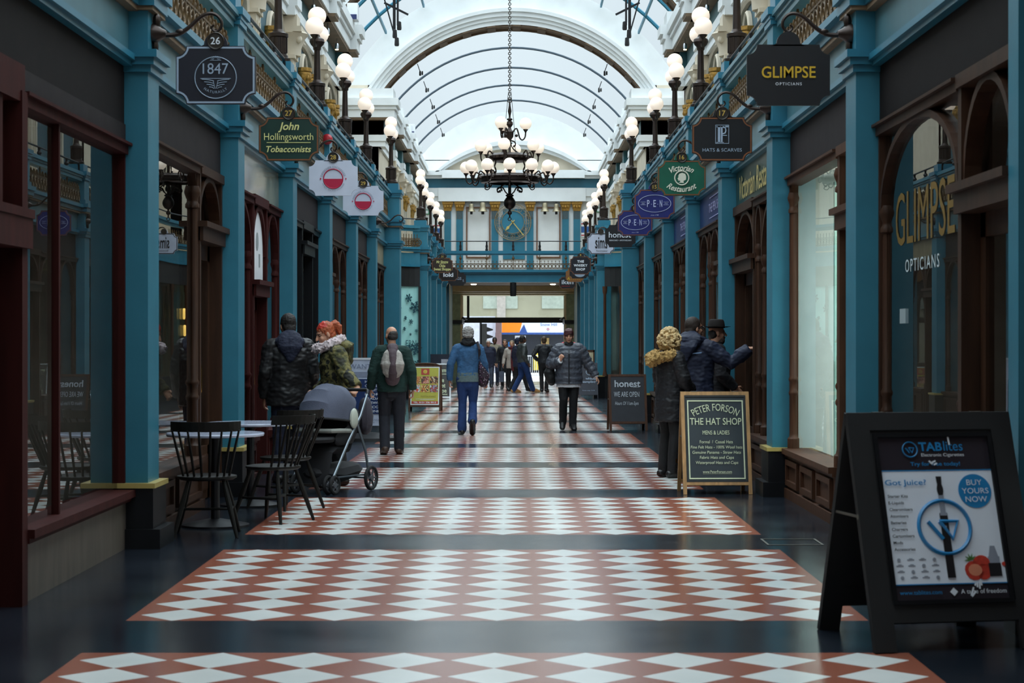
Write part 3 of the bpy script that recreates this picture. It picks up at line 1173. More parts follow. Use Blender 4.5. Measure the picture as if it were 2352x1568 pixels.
# third bay: tobacconist, white panel in the door arch
y0, y1 = PIL[2][0]+.42, PIL[3][0]
shop_window(-1, y0, 20.5, .47, WOODR, arch=[(y0+.05, 20.45, 2.4)])
d3 = shop_door(-1, 20.5, 21.65, WOODR, header=1.95, arch=False)
m = MB()
arch_band(m, -1, 20.53, 21.62, 2.4, 2.95, .06, 2.69, 2.79)
m.build('arch', WOODR, d3)
m = MB()
n = 14
m.prism([(-2.74, 20.6, 2.12)] + [(-2.74, 21.075 - .475*math.cos(math.pi*i/n), 2.42 + .46*math.sin(math.pi*i/n)) for i in range(n+1)] + [(-2.74, 21.55, 2.12)], (.02, 0, 0))
m.build('arched_panel', WHITE, d3)
m = MB()
for a in (20.72, 21.2):
    m.box(-2.738, a, 2.28, -2.715, a+.1, 2.42)
m.lathe([(.1, 0), (.1, .004)], (-2.72, 21.07, 2.55), 20, ax=(1, 0, 0))
m.build('panel_marking', M('faded_print', '#8f9698', .6), d3)
SH['L2'] = shop_window(-1, 21.67, y1, .47, WOODR, arch=[(21.72, y1-.05, 2.4)])
interior(-1, y0, y1, INNER)
# fourth bay: dark recessed doorway
y0, y1 = PIL[3][0]+.42, PIL[4][0]
shop_window(-1, y0, 25.2, .5, BLACKP, riser='flat', risermat=BLACKP)
shop_door(-1, 25.2, 26.5, BLACKP, header=2.6, arch=False)
shop_window(-1, 26.5, y1, .5, BLACKP, riser='flat', risermat=BLACKP)
interior(-1, y0, y1, INNER)
for k in (4, 5, 6):
    y0, y1 = PIL[k][0]+.42, PIL[k+1][0]
    ym = y0 + 1.35
    shop_door(-1, y0, ym, WOOD)
    arcs = [(ym+.05, (ym+y1)/2+.1, 2.4), ((ym+y1)/2+.1, y1-.05, 2.4)]
    shop_window(-1, ym, y1, .5, WOOD, arch=arcs)
    interior(-1, y0, y1, INNER)
# ---- right side
y0, y1 = 9.75, 13.83
SH['R0'] = shop_window(1, 11.3, y1, .5, WOOD, arch=[(11.35, y1-.05, 2.42)], top=2.97)
shop_door(1, 10.02, 11.28, WOOD, header=2.22, top=2.97)
interior(1, y0, y1, INNER)
y0, y1 = PIL[1][0]+.42, PIL[2][0]
SH['R1'] = shop_window(1, 15.55, y1, .46, WOODM, flat_r=.12, top=2.97, glassm=glass_mat('thin_glass', (.95, .98, .97), 1.22))
shop_door(1, y0, 15.5, WOODM, header=2.36, top=2.97, arch=False)
interior(1, y0, y1, INNERW)
y0, y1 = PIL[2][0]+.42, PIL[3][0]
SH['R2'] = shop_window(1, y0, 21.0, .47, WOOD, arch=[(y0+.05, 20.45, 2.36), (20.42, 20.98, 2.5)])
shop_door(1, 21.02, y1, WOOD, header=2.25)
interior(1, y0, y1, INNER)
for k in (3, 4, 5, 6):
    y0, y1 = PIL[k][0]+.42, PIL[k+1][0]
    ym = y0 + 1.3
    shop_door(1, y0, ym, WOOD)
    mid = (ym + y1)/2
    shop_window(1, ym, y1, .5, WOOD, arch=[(ym+.05, mid-.1, 2.38), (mid-.25, mid+.25, 2.5), (mid+.1, y1-.05, 2.38)])
    interior(1, y0, y1, INNER if k != 3 else M('shop_interior_sage', '#8d9484', .8))
for s in (-1, 1):
    for k in (8, 9, 10, 11):
        y0, y1 = PIL[k][0]+PIL[k][2], PIL[k+1][0]
        ym = y0 + 1.3
        shop_door(s, y0, ym, WOOD)
        shop_window(s, ym, y1, .5, WOOD, arch=[(ym+.05, (ym+y1)/2, 2.4), ((ym+y1)/2, y1-.05, 2.4)])
        interior(s, y0, y1, INNER)
# plain shopfront walls behind the camera
for s, nm in ((-1, 'left'), (1, 'right')):
    m = MB()
    m.box(s*2.8, -8, -.05, s*3.0, 9.4 if s > 0 else 9.76, 3.1)
    struct('wall_shopfronts_' + nm, m, WOOD)

# lettering on the opticians' glass
m = MB()
m.text('GLIMPSE', (2.734, 12.5, 2.31), .36, (0, -1, 0), w=1.8)
m.build('glass_lettering', M('gold_vinyl', '#74591a', .5, var=.05), SH['R0'])
m = MB()
m.text('OPTICIANS', (2.734, 12.55, 1.985), .085, (0, -1, 0), w=1.05, space=1.25)
m.build('glass_lettering', M('pale_vinyl', '#c4d2d6', .5, var=.05), SH['R0'])
m = MB()
m.box(2.75, 13.16, 1.60, 2.77, 13.36, 1.70)
tag(m.build('window_notice', WHITE), 'small white notice stuck inside the opticians window', 'notice')
m = MB()
m.box(2.95, 11.62, 1.55, 2.97, 11.95, 2.05)
m.box(2.94, 11.58, 1.50, 2.96, 11.99, 1.55)
e = m.build('framed_poster', M('poster_pale', '#c6c9b4', .6))
tag(e, 'tall pale framed poster behind the opticians glass beside the door', 'poster')
# fascia lettering: gold on bottle green, and white on navy
m = MB()
m.text('Victorian Restaurant', (2.69, 20.75, 3.22), .27, (0, -1, 0), w=3.3, shear=.25, bold=.008)
tag(m.build('fascia_lettering', M('gold_leaf_letter', '#d9c070', .3, metal=.3)), 'gold lettering on the bottle green shop fascia behind the hat shop group', 'lettering')
for k in (3, 4):
    y0 = PIL[k][0]+.42
    m = MB()
    m.text('THE PEN SHOP', (2.69, y0+1.9, 3.23), .12, (0, -1, 0), w=1.6)
    m.box(2.685, y0+1.2, 3.36, 2.69, y0+2.6, 3.37)
    m.box(2.685, y0+1.2, 3.09, 2.69, y0+2.6, 3.10)
    for q in (.3, .5, .7):
        m.box(2.685, y0+q, 3.03, 2.69, y0+q+.05, 3.43)
    tag(m.build('fascia_lettering', M('pale_violet_letter', '#a7a7cf', .4)), 'white lettering and stripes on the navy pen shop fascia, %s of the two' % ('nearer' if k == 3 else 'farther'), 'lettering', 'lettering on the navy fascias')

# lit interior of the white shop
m = MB()
m.box(3.7, 15.2, 3.0, 4.9, 15.5, 3.03)
m.box(3.7, 16.9, 3.0, 4.9, 17.2, 3.03)
tag(m.build('ceiling_light', M('tube_light', '#f2fbff', .5, var=.01, emit=9.)), 'bright strip light on the ceiling of the white shop', 'light')
L = bpy.data.lights.new('shop_ceiling_lamp', 'AREA')
L.energy = 105
L.size = 1.6
L.color = (.92, 1, .97)
lo = bpy.data.objects.new('shop_ceiling_lamp', L)
C.objects.link(lo)
lo.location = (4.2, 16.4, 2.95)
m = MB()
m.box(2.95, 17.3, .3, 3.3, 17.36, 2.9)
tag(m.build('room_divider', M('aqua_panel', '#a9d6c8', .5)), 'tall pale aqua divider standing inside the bright shop window', 'divider')
# mannequin-like coat display in that window
m = MB()
m.lathe([(.02, .46), (.16, .47), (.16, .5), (.025, .52), (.02, 1.0), (.12, 1.02), (.14, 1.2), (.17, 1.4), (.15, 1.5), (.05, 1.56), (.05, 1.66)], (3.05, 16.3, 0), 14)
m.ell((3.05, 16.3, 1.76), (.085, .1, .12), 12, 10)
e = m.build('display_bust', M('bust_straw', '#8a7a52', .7))
tag(e, 'straw coloured display bust in the bright shop window', 'display bust')
# small lit lamps in the tobacconist window
for y, z, q in ((21.9, 2.2, 'upper'), (21.75, 1.62, 'lower')):
    m = MB()
    m.ell((-3.0, y, z), .045, 12, 8)
    tag(m.build('window_lamp', LAMPW), '%s small glowing lamp inside the tobacconist arched window' % q, 'lamp', 'small lamps in the tobacconist window')

# ------------------------------------------------------------------ central bay with curved corners
def strip(m, path, z0, z1, off=0., mi=0):
    P = [Vector((x, y, 0)) for x, y in path]
    o = []
    for i, p in enumerate(P):
        d = (P[min(i+1, len(P)-1)] - P[max(i-1, 0)]).normalized()
        nrm = Vector((-d.y, d.x, 0))
        if nrm.x * p.x > 0:
            nrm = -nrm
        o.append(p + nrm * off)
    vs = [(p.x, p.y, z0) for p in o] + [(p.x, p.y, z1) for p in o]
    n = len(o)
    vs += [(p.x - (q.x - p.x)*0 + (.06 if p.x > 0 else -.06), p.y, z0) for p, q in zip(P, o)] + [(p.x + (.06 if p.x > 0 else -.06), p.y, z1) for p in P]
    fs = []
    for i in range(n-1):
        fs += [(i, i+1, n+i+1, n+i), (n+i, n+i+1, 3*n+i+1, 3*n+i), (i, 2*n+i, 2*n+i+1, i+1), (2*n+i, 3*n+i, 3*n+i+1, 2*n+i+1)]
    m.add(vs, fs, mi)

AQUA = M('aqua_vinyl', '#a8dcd8', .25, var=.06, scale=2)
SNOW = M('snowflake_teal', '#1d4a55', .5, var=.05)
for s in (-1, 1):
    path = [(s*2.5, 41.5)] + [(s*(2.55 + .95*math.sin(t)), 44.1 - 2.6*math.cos(t)) for t in [i*math.pi/16 for i in range(1, 9)]] + [(s*3.5, 47)]
    path += [(s*(2.55 + .95*math.cos(t)), 50.6 + 2.75*math.sin(t)) for t in [i*math.pi/20 for i in range(0, 11)]]
    far = path[-11:]
    trim_n[0] += 1
    e = empty('trim_%d' % trim_n[0], (s*3, 47.5, 0), kind='structure')
    m = MB()
    strip(m, path, -.3, .5)
    m.build('stall_riser', BLACKP, e)
    m = MB()
    strip(m, path, 2.92, 3.46, .03)
    m.build('curved_fascia', BLACK, e)
    m = MB()
    strip(m, path, 3.52, 3.84, .03)
    m.build('curved_frieze', TEAL, e)
    m = MB()
    strip(m, path, 3.46, 3.52, .08)
    strip(m, path, 3.88, 3.94, .09)
    strip(m, path, 3.94, 4.0, .13)
    m.build('curved_cornice', TEALB, e)
    win_n[0] += 1
    e = empty('window_%d' % win_n[0], (s*3, 47.5, 0), kind='structure')
    if s < 0:
        m = MB()
        strip(m, path, .5, 2.92, -.02)
        m.build('window_vinyl', AQUA, e)
        m = MB()
        for j in (2, 6, 10):
            x, y = far[j]
            m.box(x-.035, y-.08, .5, x+.035, y-.02, 2.92)
        m.build('frame', BLACK, e)
        m = MB()
        rnd = random.Random(3)
        for j, (t, z, q) in enumerate(((.80, 2.6, .12), (.74, 2.05, .06), (.84, 1.95, .07), (.72, 1.75, .06), (.83, 1.6, .04), (.81, 1.25, .08), (.86, .95, .03), (.80, .62, .1), (.92, 2.35, .17), (.94, 1.7, .05), (.93, 1.2, .18), (.95, .8, .1), (.62, 2.3, .12), (.6, 1.5, .12), (.66, .9, .1))):
            a = t * math.pi/2
            p = Vector((-(2.55 + .95*math.cos(a)), 50.6 + 2.75*math.sin(a) - .06, z))
            d = Vector((.95*math.sin(a), 2.75*math.cos(a), 0)).normalized()
            for i in range(3):
                an = math.pi*i/3 + .2
                v = (d*math.cos(an) + Vector((0, 0, 1))*math.sin(an))
                m.bar(p - v*q, p + v*q, q*.22, .01, up=d.cross(Vector((0, 0, 1))))
                for g in (-.65, .65):
                    w2 = (d*math.cos(an+1.05) + Vector((0, 0, 1))*math.sin(an+1.05))
                    m.bar(p + v*q*g - w2*q*.3, p + v*q*g + w2*q*.3, q*.18, .01, up=d.cross(Vector((0, 0, 1))))
        a = .84*math.pi/2
        p = Vector((-(2.55 + .95*math.cos(a)), 50.6 + 2.75*math.sin(a) - .07, 1.86 - .5))
        m.text('ERN', p, .17, (.95*math.sin(a), 2.75*math.cos(a), 0), cap=.7, w=.34)
        m.build('snowflake_decals', SNOW, e)
    else:
        m = MB()
        strip(m, path, .5, 2.92, -.02)
        m.build('glass', GLASS, e)
        m = MB()
        for j in (1, 4, 7, 10):
            x, y = far[j]
            m.lathe([(.07, .45), (.045, .6), (.04, 2.7), (.06, 2.75), (.07, 2.92)], (x, y-.06, 0), 10)
        m.build('frame', WOODM, e)
    m = MB()
    m.box(s*4.9, 41.5, -.3, s*5.0, 53.6, 3.8)
    m.box(s*3.0, 53.55, -.3, s*5, 53.65, 3.8)
    m.box(s*3.0, 41.45, -.3, s*5, 41.55, 3.8)
    struct('wall_shop_centre_' + ('left' if s < 0 else 'right'), m, M('shop_interior_olive', '#8c8a6a', .8) if s > 0 else INNERW)
    if s > 0:
        for i, (y, z) in enumerate(((52.4, 2.0), (52.5, 1.55))):
            m = MB()
            m.lathe([(.02, 0), (.035, .03), (.035, .28), (.02, .3)], (3.35, y-.4, z), 8)
            tag(m.build('gold_lamp', M('gold_glow', '#ffd06a', .4, emit=1.5)), '%s slim glowing gold lamp inside the curved window' % ('upper', 'lower')[i], 'lamp', 'gold lamps in the curved window')

# ------------------------------------------------------------------ balcony railings
def iron_panel(m, s, y0, y1, X, z0=4.02, z1=4.34):
    L = y1 - y0
    n = max(4, round(L / .2))
    q = L / n
    for z in (z0, z1-.07):
        m.bar((s*X, y0, z+.01), (s*X, y1, z+.01), .02, .02)
    for i in range(n):
        c = y0 + q*(i+.5)
        r = q*.46
        m.torus((s*X, c, z0+.13), r*.95, .016, (1, 0, 0), 12, 4)
        m.torus((s*X, c, z0+.13), r*.45, .013, (1, 0, 0), 8, 4)
        m.bar((s*X, c-q/2, z0), (s*X, c-q/2, z1), .022, .022)
        m.ell((s*X, c-q/2, z1+.01), (.02, .02, .035), 6, 5)
        m.ell((s*X, c, z1-.02), (.015, .045, .03), 6, 5)
        for a in (-.3, .3):
            m.ell((s*X, c+a*q, z0+.06), (.012, .022, .04), 5, 4)
            m.ell((s*X, c+a*q, z0+.22), (.012, .022, .03), 5, 4)

side_name = {-1: 'left', 1: 'right'}
def railing(s, k, y0, y1, label):
    X = 2.60
    e = empty('balcony_railing', (s*X, (y0+y1)/2, 4.0), label=label, cat='balcony railing', group='balcony railings of the %s gallery' % side_name[s])
    m = MB()
    a, b = y0+.02, y1-.02
    m.box(s*(X-.03), a, 4.44, s*(X+.1), b, 4.50)
    m.box(s*(X-.05), a, 4.50, s*(X+.12), b, 4.54)
    m.box(s*(X-.08), a, 4.54, s*(X+.15), b, 4.585)
    m.box(s*(X-.06), a, 4.585, s*(X+.13), b, 4.61)
    m.build('rail_beam', TEALP if k < 4 else TEAL, e)
    m = MB()
    m.tube([(s*(X+.03), a, 4.62), (s*(X+.03), a+.02, 4.74), (s*(X+.03), a+.08, 4.78), (s*(X+.03), b-.08, 4.78), (s*(X+.03), b-.02, 4.74), (s*(X+.03), b, 4.62)], .018, 8)
    m.build('handrail', BLACKM, e)
    for i in range(1, 4):
        y = a + (b-a)*i/4
        m = MB()
        m.lathe([(.04, 4.605), (.045, 4.63), (.025, 4.65), (.045, 4.68), (.04, 4.70), (.02, 4.72), (.025, 4.77)], (s*(X+.03), y, 0), 8)
        m.build('baluster', BLACKM, e)
    m = MB()
    iron_panel(m, s, a, b, X+.02)
    for i in (1, 2, 3):
        y = a + (b-a)*i/4
        m.bar((s*(X+.02), y, 4.3), (s*(X+.02), y, 4.46), .02, .02)
        m.ell((s*(X+.02), y, 4.4), (.02, .03, .035), 6, 5)
    m.build('ironwork', IRON, e)
    return e
for s in (-1, 1):
    i = 0
    for k in (1, 2, 3, 4, 5, 6, 8, 9, 10, 11):
        y0, y1 = PIL[k][0]+PIL[k][2], PIL[k+1][0]
        place = ('%s %s balcony railing stretch from the camera, teal with gilded ironwork' % (ORD[i], side_name[s])) if i else 'nearest %s balcony railing stretch, teal beam over gilded ironwork' % side_name[s]
        railing(s, k, y0, y1, place)
        i += 1
    # curved railing of the central bay
    path = [(s*(2.55 + .95*math.cos(t)), 50.6 + 2.75*math.sin(t)) for t in [j*math.pi/20 for j in range(0, 11)]]
    e = empty('balcony_railing', (s*3, 52, 4.0), label='curved %s balcony railing bending round the central bay' % side_name[s], cat='balcony railing', group='curved railings of the central bay')
    m = MB()
    strip(m, [(s*3.5, 43.5)] + path, 4.44, 4.52, .02)
    strip(m, [(s*3.5, 43.5)] + path, 4.52, 4.6, .08)
    m.build('rail_beam', TEAL, e)
    m = MB()
    m.tube([(s*3.5, 43.5, 4.78)] + [(x, y, 4.78) for x, y in path], .018, 6)
    m.build('handrail', BLACKM, e)
    m = MB()
    for (xa, ya), (xb, yb2) in zip(path[:-1], path[1:]):
        for t in (0, .5):
            x, y = xa + (xb-xa)*t, ya + (yb2-ya)*t
            m.bar((x, y, 4.0), (x, y, 4.36), .02, .02)
            ax = Vector((yb2-ya, -(xb-xa), 0))
            m.torus((x + (xb-xa)*.25, y + (yb2-ya)*.25, 4.13), .08, .014, ax, 10, 4)
            m.torus((x + (xb-xa)*.25, y + (yb2-ya)*.25, 4.13), .04, .012, ax, 8, 4)
        m.bar((xa, ya, 4.03), (xb, yb2, 4.03), .02, .02)
        m.bar((xa, ya, 4.24), (xb, yb2, 4.24), .02, .02)
    m.build('ironwork', IRON, e)

# ------------------------------------------------------------------ lamp posts on the balconies
def lamp_post():
    e = empty('lamp_post', (0, 0, 0))
    m = MB()
    m.lathe([(.15, 0), (.15, .05), (.12, .06), (.115, .09), (.1, .1)] + [(.1, .12), (.1, .3), (.12, .31), (.12, .35), (.07, .37), (.055, .40)], (0, 0, 0), 16)
    for i in range(12):
        a = 2*math.pi*i/12
        m.bar((.1*math.cos(a), .1*math.sin(a), .12), (.1*math.cos(a), .1*math.sin(a), .3), .02, .02)
    m.build('base', BRONZE, e)
    m = MB()
    m.lathe([(.055, .38), (.05, .42), (.042, .82), (.055, .83), (.06, .87), (.09, .9), (.11, .94), (.1, .98), (.05, 1.01), (.03, 1.06), (.03, 1.14), (.06, 1.17), (.065, 1.19)], (0, 0, 0), 12)
    m.build('post', BRONZE, e)
    for sg in (-1, 1):
        m = MB()
        m.tube(curve([(0, sg*.05, .93), (0, sg*.16, .86), (0, sg*.27, .85), (0, sg*.34, .89), (0, sg*.36, .95)]), .016, 6)
        m.lathe([(.02, .93), (.035, .95), (.06, .98), (.062, .99)], (0, sg*.36, 0), 10)
        m.build('arm', BRONZE, e)
        m = MB()
        m.ell((0, sg*.36, 1.105), .13, 20, 12)
        m.build('globe', LAMPW, e)
    m = MB()
    m.ell((0, 0, 1.31), .13, 20, 12)
    m.build('globe', LAMPW, e)
    return e
proto = lamp_post()
first = True
for s in (-1, 1):
    i = 0
    for k in (1, 2, 3, 4, 5, 6, 7, 8, 9, 10, 11, 12):
        y, X, wd = PIL[k]
        o = proto if first else copy_tree(proto)
        first = False
        o.location = (s*(X+.2), y + wd/2, 4.77)
        tag(o, '%s globe lamp post along the %s balcony counting from the camera' % (ORD[i] if i else 'first', side_name[s]), 'lamp post', 'globe lamp posts on the balconies')
        i += 1

# small spotlights under the gallery cornice
def cornice_spot():
    e = empty('cornice_spotlight', (0, 0, 0))
    m = MB()
    m.bar((0, 0, 0), (0, 0, .12), .02, .02)
    m.lathe([(.035, -.1), (.04, -.02), (.03, .02)], (0, 0, 0), 10)
    m.build('housing', CHROME, e)
    m = MB()
    m.lathe([(.001, -.115), (.033, -.112), (.033, -.1)], (0, 0, 0), 10)
    m.build('bulb', M('halogen_lit', '#ffdfa0', .4, emit=8.), e)
    return e
proto = cornice_spot()
first = True
for s in (-1, 1):
    for i, y in enumerate((27.9, 29.8, 32.5, 34.4, 37.0, 38.9)):
        o = proto if first else copy_tree(proto)
        first = False
        o.location = (s*3.5, y, 7.4)
        tag(o, '%s tiny halogen spotlight under the %s cornice from the camera' % (ORD[i], side_name[s]), 'spotlight', 'halogen spotlights under the cornices')
# red alarm bells on the balconies
for x, y, z, lab in ((-2.56, 27.31, 4.3, 'small round red alarm bell on the left balcony above the white sign 28'), (2.42, 53.69, 4.3, 'small red alarm bell on the right balcony behind the navy pen signs')):
    m = MB()
    m.lathe([(.075, 0), (.075, .05), (.05, .08), (.01, .09)], (x, y, z), 14, ax=(0, -1, 0))
    tag(m.build('alarm_bell', REDP), lab, 'alarm bell')
# ------------------------------------------------------------------ hanging shop signs
def plaque(cx, cz, w, h, r, y, inset=0.):
    """outline with scooped corners in the plane y"""
    a, b = w/2 - inset, h/2 - inset
    rr = r
    pts = []
    n = 5
    for sx_, sz, d in ((1, 1, 0), (-1, 1, 1), (-1, -1, 2), (1, -1, 3)):
        seq = [(w/2*sx_ - sx_*(rr+inset*.0)*math.cos(t), h/2*sz - sz*(rr)*math.sin(t)) for t in [math.pi/2*i/n for i in range(n+1)]]
        # from the side edge to the top edge, scooped in towards the centre
        if inset:
            q = rr + inset
            seq = []
            for t in [math.pi/2*i/n for i in range(n+1)]:
                xx = w/2 - q*math.sin(t)
                zz = h/2 - q*math.cos(t)
                xx, zz = min(xx, a), min(zz, b)
                seq.append((sx_*xx, sz*zz))
        else:
            seq = [(sx_*(w/2 - rr*math.sin(t)), sz*(h/2 - rr*math.cos(t))) for t in [math.pi/2*i/n for i in range(n+1)]]
        if d in (1, 3):
            seq = seq[::-1]
        pts += seq
    return [(cx + p, y, cz + q) for p, q in pts]

def hanging_sign(s, k, board, border, label, draw, number=None, num_col=None, cz=3.40, w=.575, h=.42, dy=.17, tab=True, plate=True, cx=None):
    y = PIL[k][0] + dy
    X = PIL[k][1]
    cx = s*(X-.46) if cx is None else cx
    e = empty('hanging_sign', (s*X, y, 3.7), label=label, cat='sign', group='hanging shop signs')
    m = MB()
    # scroll bracket
    pts = [(0, 0), (.1, -.01), (.19, .0), (.27, .05), (.34, .115), (.4, .145), (.455, .14), (.495, .1), (.5, .055), (.475, .02), (.445, .02), (.43, .045), (.445, .065)]
    m.tube(*curve([(s*(X-p), y, 3.70+q) for p, q in pts], [.02, .018, .018, .016, .015, .014, .014, .013, .012, .011, .01, .009, .008]), 6)
    m.lathe([(.075, 0), (.07, .03), (.04, .07), (.025, .1)], (s*X, y, 3.70), 12, ax=(-s, 0, 0))
    m.ell((s*(X-.02), y, 3.61), (.025, .03, .07), 8, 6)
    m.ell((s*(X-.03), y, 3.79), (.03, .03, .06), 8, 6)
    m.ell((s*(X-.2), y, 3.715), (.035, .022, .022), 8, 6)
    m.bar((cx, y, 3.70), (cx, y, 3.735), .012, .012)
    m.build('bracket', BRONZE, e)
    m = MB()
    r = .075
    m.prism(plaque(cx, cz, w, h, r, y-.016), (0, .032, 0))
    if tab:
        top = cz + h/2
        m.prism([(cx + .085*math.cos(t), y-.016, top + .01 + .085*math.sin(t)) for t in [math.pi*i/12 for i in range(13)]] + [(cx-.12, y-.016, top-.01), (cx+.12, y-.016, top-.01)], (0, .032, 0))
    m.build('board', board, e)
    if border is not None:
        m = MB()
        m.ring(plaque(cx, cz, w-.012, h-.012, r, y-.019), plaque(cx, cz, w-.012, h-.012, r, y-.019, .013), (0, .004, 0))
        m.build('border', border, e)
    if tab and plate:
        m = MB()
        m.lathe([(.064, 0), (.064, .012), (.052, .014), (.05, .012)], (cx, y-.012, cz + h/2 + .035), 20, ax=(0, -1, 0))
        m.torus((cx, y-.026, cz + h/2 + .035), .058, .006, (0, 1, 0), 20, 5)
        md = m.build('medallion', M('number_plate_brown', '#2c241d', .35), e)
        if number:
            m = MB()
            m.text(number, (cx, y-.03, cz + h/2 + .035), .052, bold=.01)
            m.build('number', num_col or M('number_gold', '#c3a24c', .4), md)
    draw(e, cx, y-.022, cz)
    return e

def put(e, name, mat):
    """returns a drawing function that adds one lettering mesh to the sign"""
    def go(fn):
        m = MB()
        fn(m)
        return m.build(name, mat, e)
    return go

INKW = M('letter_white', '#dfe4ec', .5, var=.03)
INKG = M('letter_gold', '#d2aa2c', .45, var=.05)
INKC = M('letter_cream_yellow', '#d9d58c', .5, var=.04)
INKS = M('letter_silver', '#9fb0c4', .45, var=.05)
BOARDK = M('sign_black', '#17161a', .45, var=.1)
BOARDN = M('sign_ink_blue', '#1b1c28', .45, var=.08)
RIMB = M('sign_rim_brown', '#7a4a2c', .4, var=.1)

def d_1847(e, x, y, z):
    def f(m):
        m.text('1847', (x, y, z+.045), .078, w=.185)
        m.torus((x, y, z-.02), .15, .0035, (0, 1, 0), 40, 4)
        m.box(x-.11, y-.002, z-.028, x+.11, y+.002, z-.024)
        for sg in (-1, 1):
            for i in range(4):
                q = .1 - .018*i
                zz = z - .032 - .018*i
                m.tube([(x + sg*.012, y, zz-.012), (x + sg*q*.5, y, zz-.004), (x + sg*q, y, zz)], .0025, 4)
            m.bar((x + sg*.004, y, z-.1), (x + sg*.018, y, z-.04), .004, .003)
        for i in range(7):
            a = math.pi*(i+.5)/7
            m.bar((x+.015*math.cos(a), y, z+.11+.012*math.sin(a)), (x+.035*math.cos(a), y, z+.11+.028*math.sin(a)), .003, .003)
        m.box(x-.04, y-.002, z+.104, x+.04, y+.002, z+.107)
        m.text('NATURALLY', (x, y, z-.125), .018, arc=-.13, space=1.3)
    put(e, 'lettering', INKS)(f)
hanging_sign(-1, 1, BOARDN, INKS, 'black hanging sign reading 1847 under number 26', d_1847, '26', INKW)

def d_tob(e, x, y, z):
    def f(m):
        m.text('John', (x, y, z+.125), .075, shear=.25, bold=.018, cap=.73)
        m.text('Hollingsworth', (x, y, z+.025), .07, w=.47, cap=.73)
        m.box(x-.21, y-.002, z-.037, x+.21, y+.002, z-.031)
        m.text('Tobacconists', (x, y, z-.095), .06, w=.43, shear=.25, bold=.016, cap=.73)
    put(e, 'lettering', INKC)(f)
hanging_sign(-1, 2, M('sign_dark_green', '#14332b', .4), RIMB, 'dark green tobacconists hanging sign with yellow letters under number 27', d_tob, '27')

def d_exch(e, x, y, z):
    def f(m):
        m.torus((x, y, z-.01), .115, .006, (0, 1, 0), 36, 4)
        m.prism([(x + .113*math.cos(t), y, z-.01 + .113*math.sin(t)) for t in [-math.pi*i/20 for i in range(21)]], (0, .003, 0))
        for sg in (-1, 1):
            m.lathe([(.009, 0), (.009, .003)], (x + sg*.15, y, z-.01), 10, ax=(0, -1, 0))
    put(e, 'emblem', M('crimson_print', '#b3173f', .5, var=.04))(f)
    def g(m):
        m.text('DESIGNER EXCHANGE', (x, y, z+.13), .026, arc=.14, bold=.004, space=1.05)
        m.text('WE BUY, SELL AND EXCHANGE', (x, y, z-.15), .018, arc=-.14, space=1.05)
    put(e, 'lettering', M('grey_print', '#8a8fa0', .5, var=.04))(g)
SIGNW = M('sign_white', '#c9cfe0', .45, var=.04)
hanging_sign(-1, 3, SIGNW, None, 'white hanging sign with red half circle under number 28', d_exch, '28')
hanging_sign(-1, 4, SIGNW, None, 'white hanging sign with red half circle under number 29, the farther one', d_exch, '29', cz=3.45)

def d_sweet(e, x, y, z):
    def f(m):
        m.text('Mr Simms', (x, y, z+.1), .075, w=.33, bold=.02, shear=.15, cap=.73)
        m.box(x-.08, y-.002, z+.045, x+.1, y+.002, z+.05)
        m.text('Olde', (x, y, z-.01), .075, w=.17, bold=.02, cap=.73)
        m.text('Sweet Shoppe', (x, y, z-.1), .075, w=.47, bold=.02, cap=.73)
    put(e, 'lettering', INKC)(f)
hanging_sign(-1, 8, M('sign_chocolate', '#2c1d15', .4), RIMB, 'brown sweet shop hanging sign with cream old style letters', d_sweet, '31', cz=3.52, cx=-1.95)
def d_loki(e, x, y, z):
    put(e, 'lettering', INKW)(lambda m: m.text('loki', (x, y, z-.02), .13, w=.3, bold=.03))
hanging_sign(-1, 9, M('sign_coffee_black', '#1c1413', .4), RIMB, 'black hanging sign reading loki behind the sweet shop sign', d_loki, cz=3.42, cx=-1.93)
def d_ggs(e, x, y, z):
    def f(m):
        m.text('GGS', (x+.02, y, z+.02), .085, w=.24, bold=.01)
        m.text('S', (x+.2, y, z-.05), .075)
    put(e, 'lettering', INKS)(f)
hanging_sign(-1, 10, BOARDK, None, 'black hanging sign ending in GGS, last on the left row', d_ggs, cz=3.40, cx=-1.8)

def d_glimpse(e, x, y, z):
    put(e, 'lettering', INKG)(lambda m: m.text('GLIMPSE', (x, y, z+.02), .085, w=.39, bold=.012))
    put(e, 'lettering', INKW)(lambda m: m.text('OPTICIANS', (x, y, z-.065), .021, w=.19, bold=.01, space=1.3))
hanging_sign(1, 1, BOARDK, None, 'black opticians hanging sign with yellow letters, nearest on the right', d_glimpse, plate=False, w=.6, h=.44)

def d_hats(e, x, y, z):
    def f(m):
        m.ring([(x-.065, y, z-.045), (x+.065, y, z-.045), (x+.065, y, z+.135), (x-.065, y, z+.135)], [(x-.06, y, z-.04), (x+.06, y, z-.04), (x+.06, y, z+.13), (x-.06, y, z+.13)], (0, .003, 0))
        m.box(x-.042, y-.003, z-.035, x-.018, y+.002, z+.12)
        m.box(x-.012, y-.003, z-.035, x+.004, y+.002, z+.12)
        m.box(x-.055, y-.003, z+.112, x+.02, y+.002, z+.12)
        m.tube([(x+.004, y, z+.112), (x+.03, y, z+.105), (x+.036, y, z+.08), (x+.028, y, z+.055), (x+.004, y, z+.048)], .007, 6)
        m.box(x+.03, y-.003, z+.112, x+.06, y+.002, z+.125)
        m.box(x+.004, y-.003, z+.03, x+.045, y+.002, z+.037)
        m.box(x-.055, y-.003, z-.037, x+.015, y+.002, z-.03)
        m.text('HATS & SCARVES', (x, y, z-.105), .032, w=.375)
    put(e, 'lettering', INKS)(f)
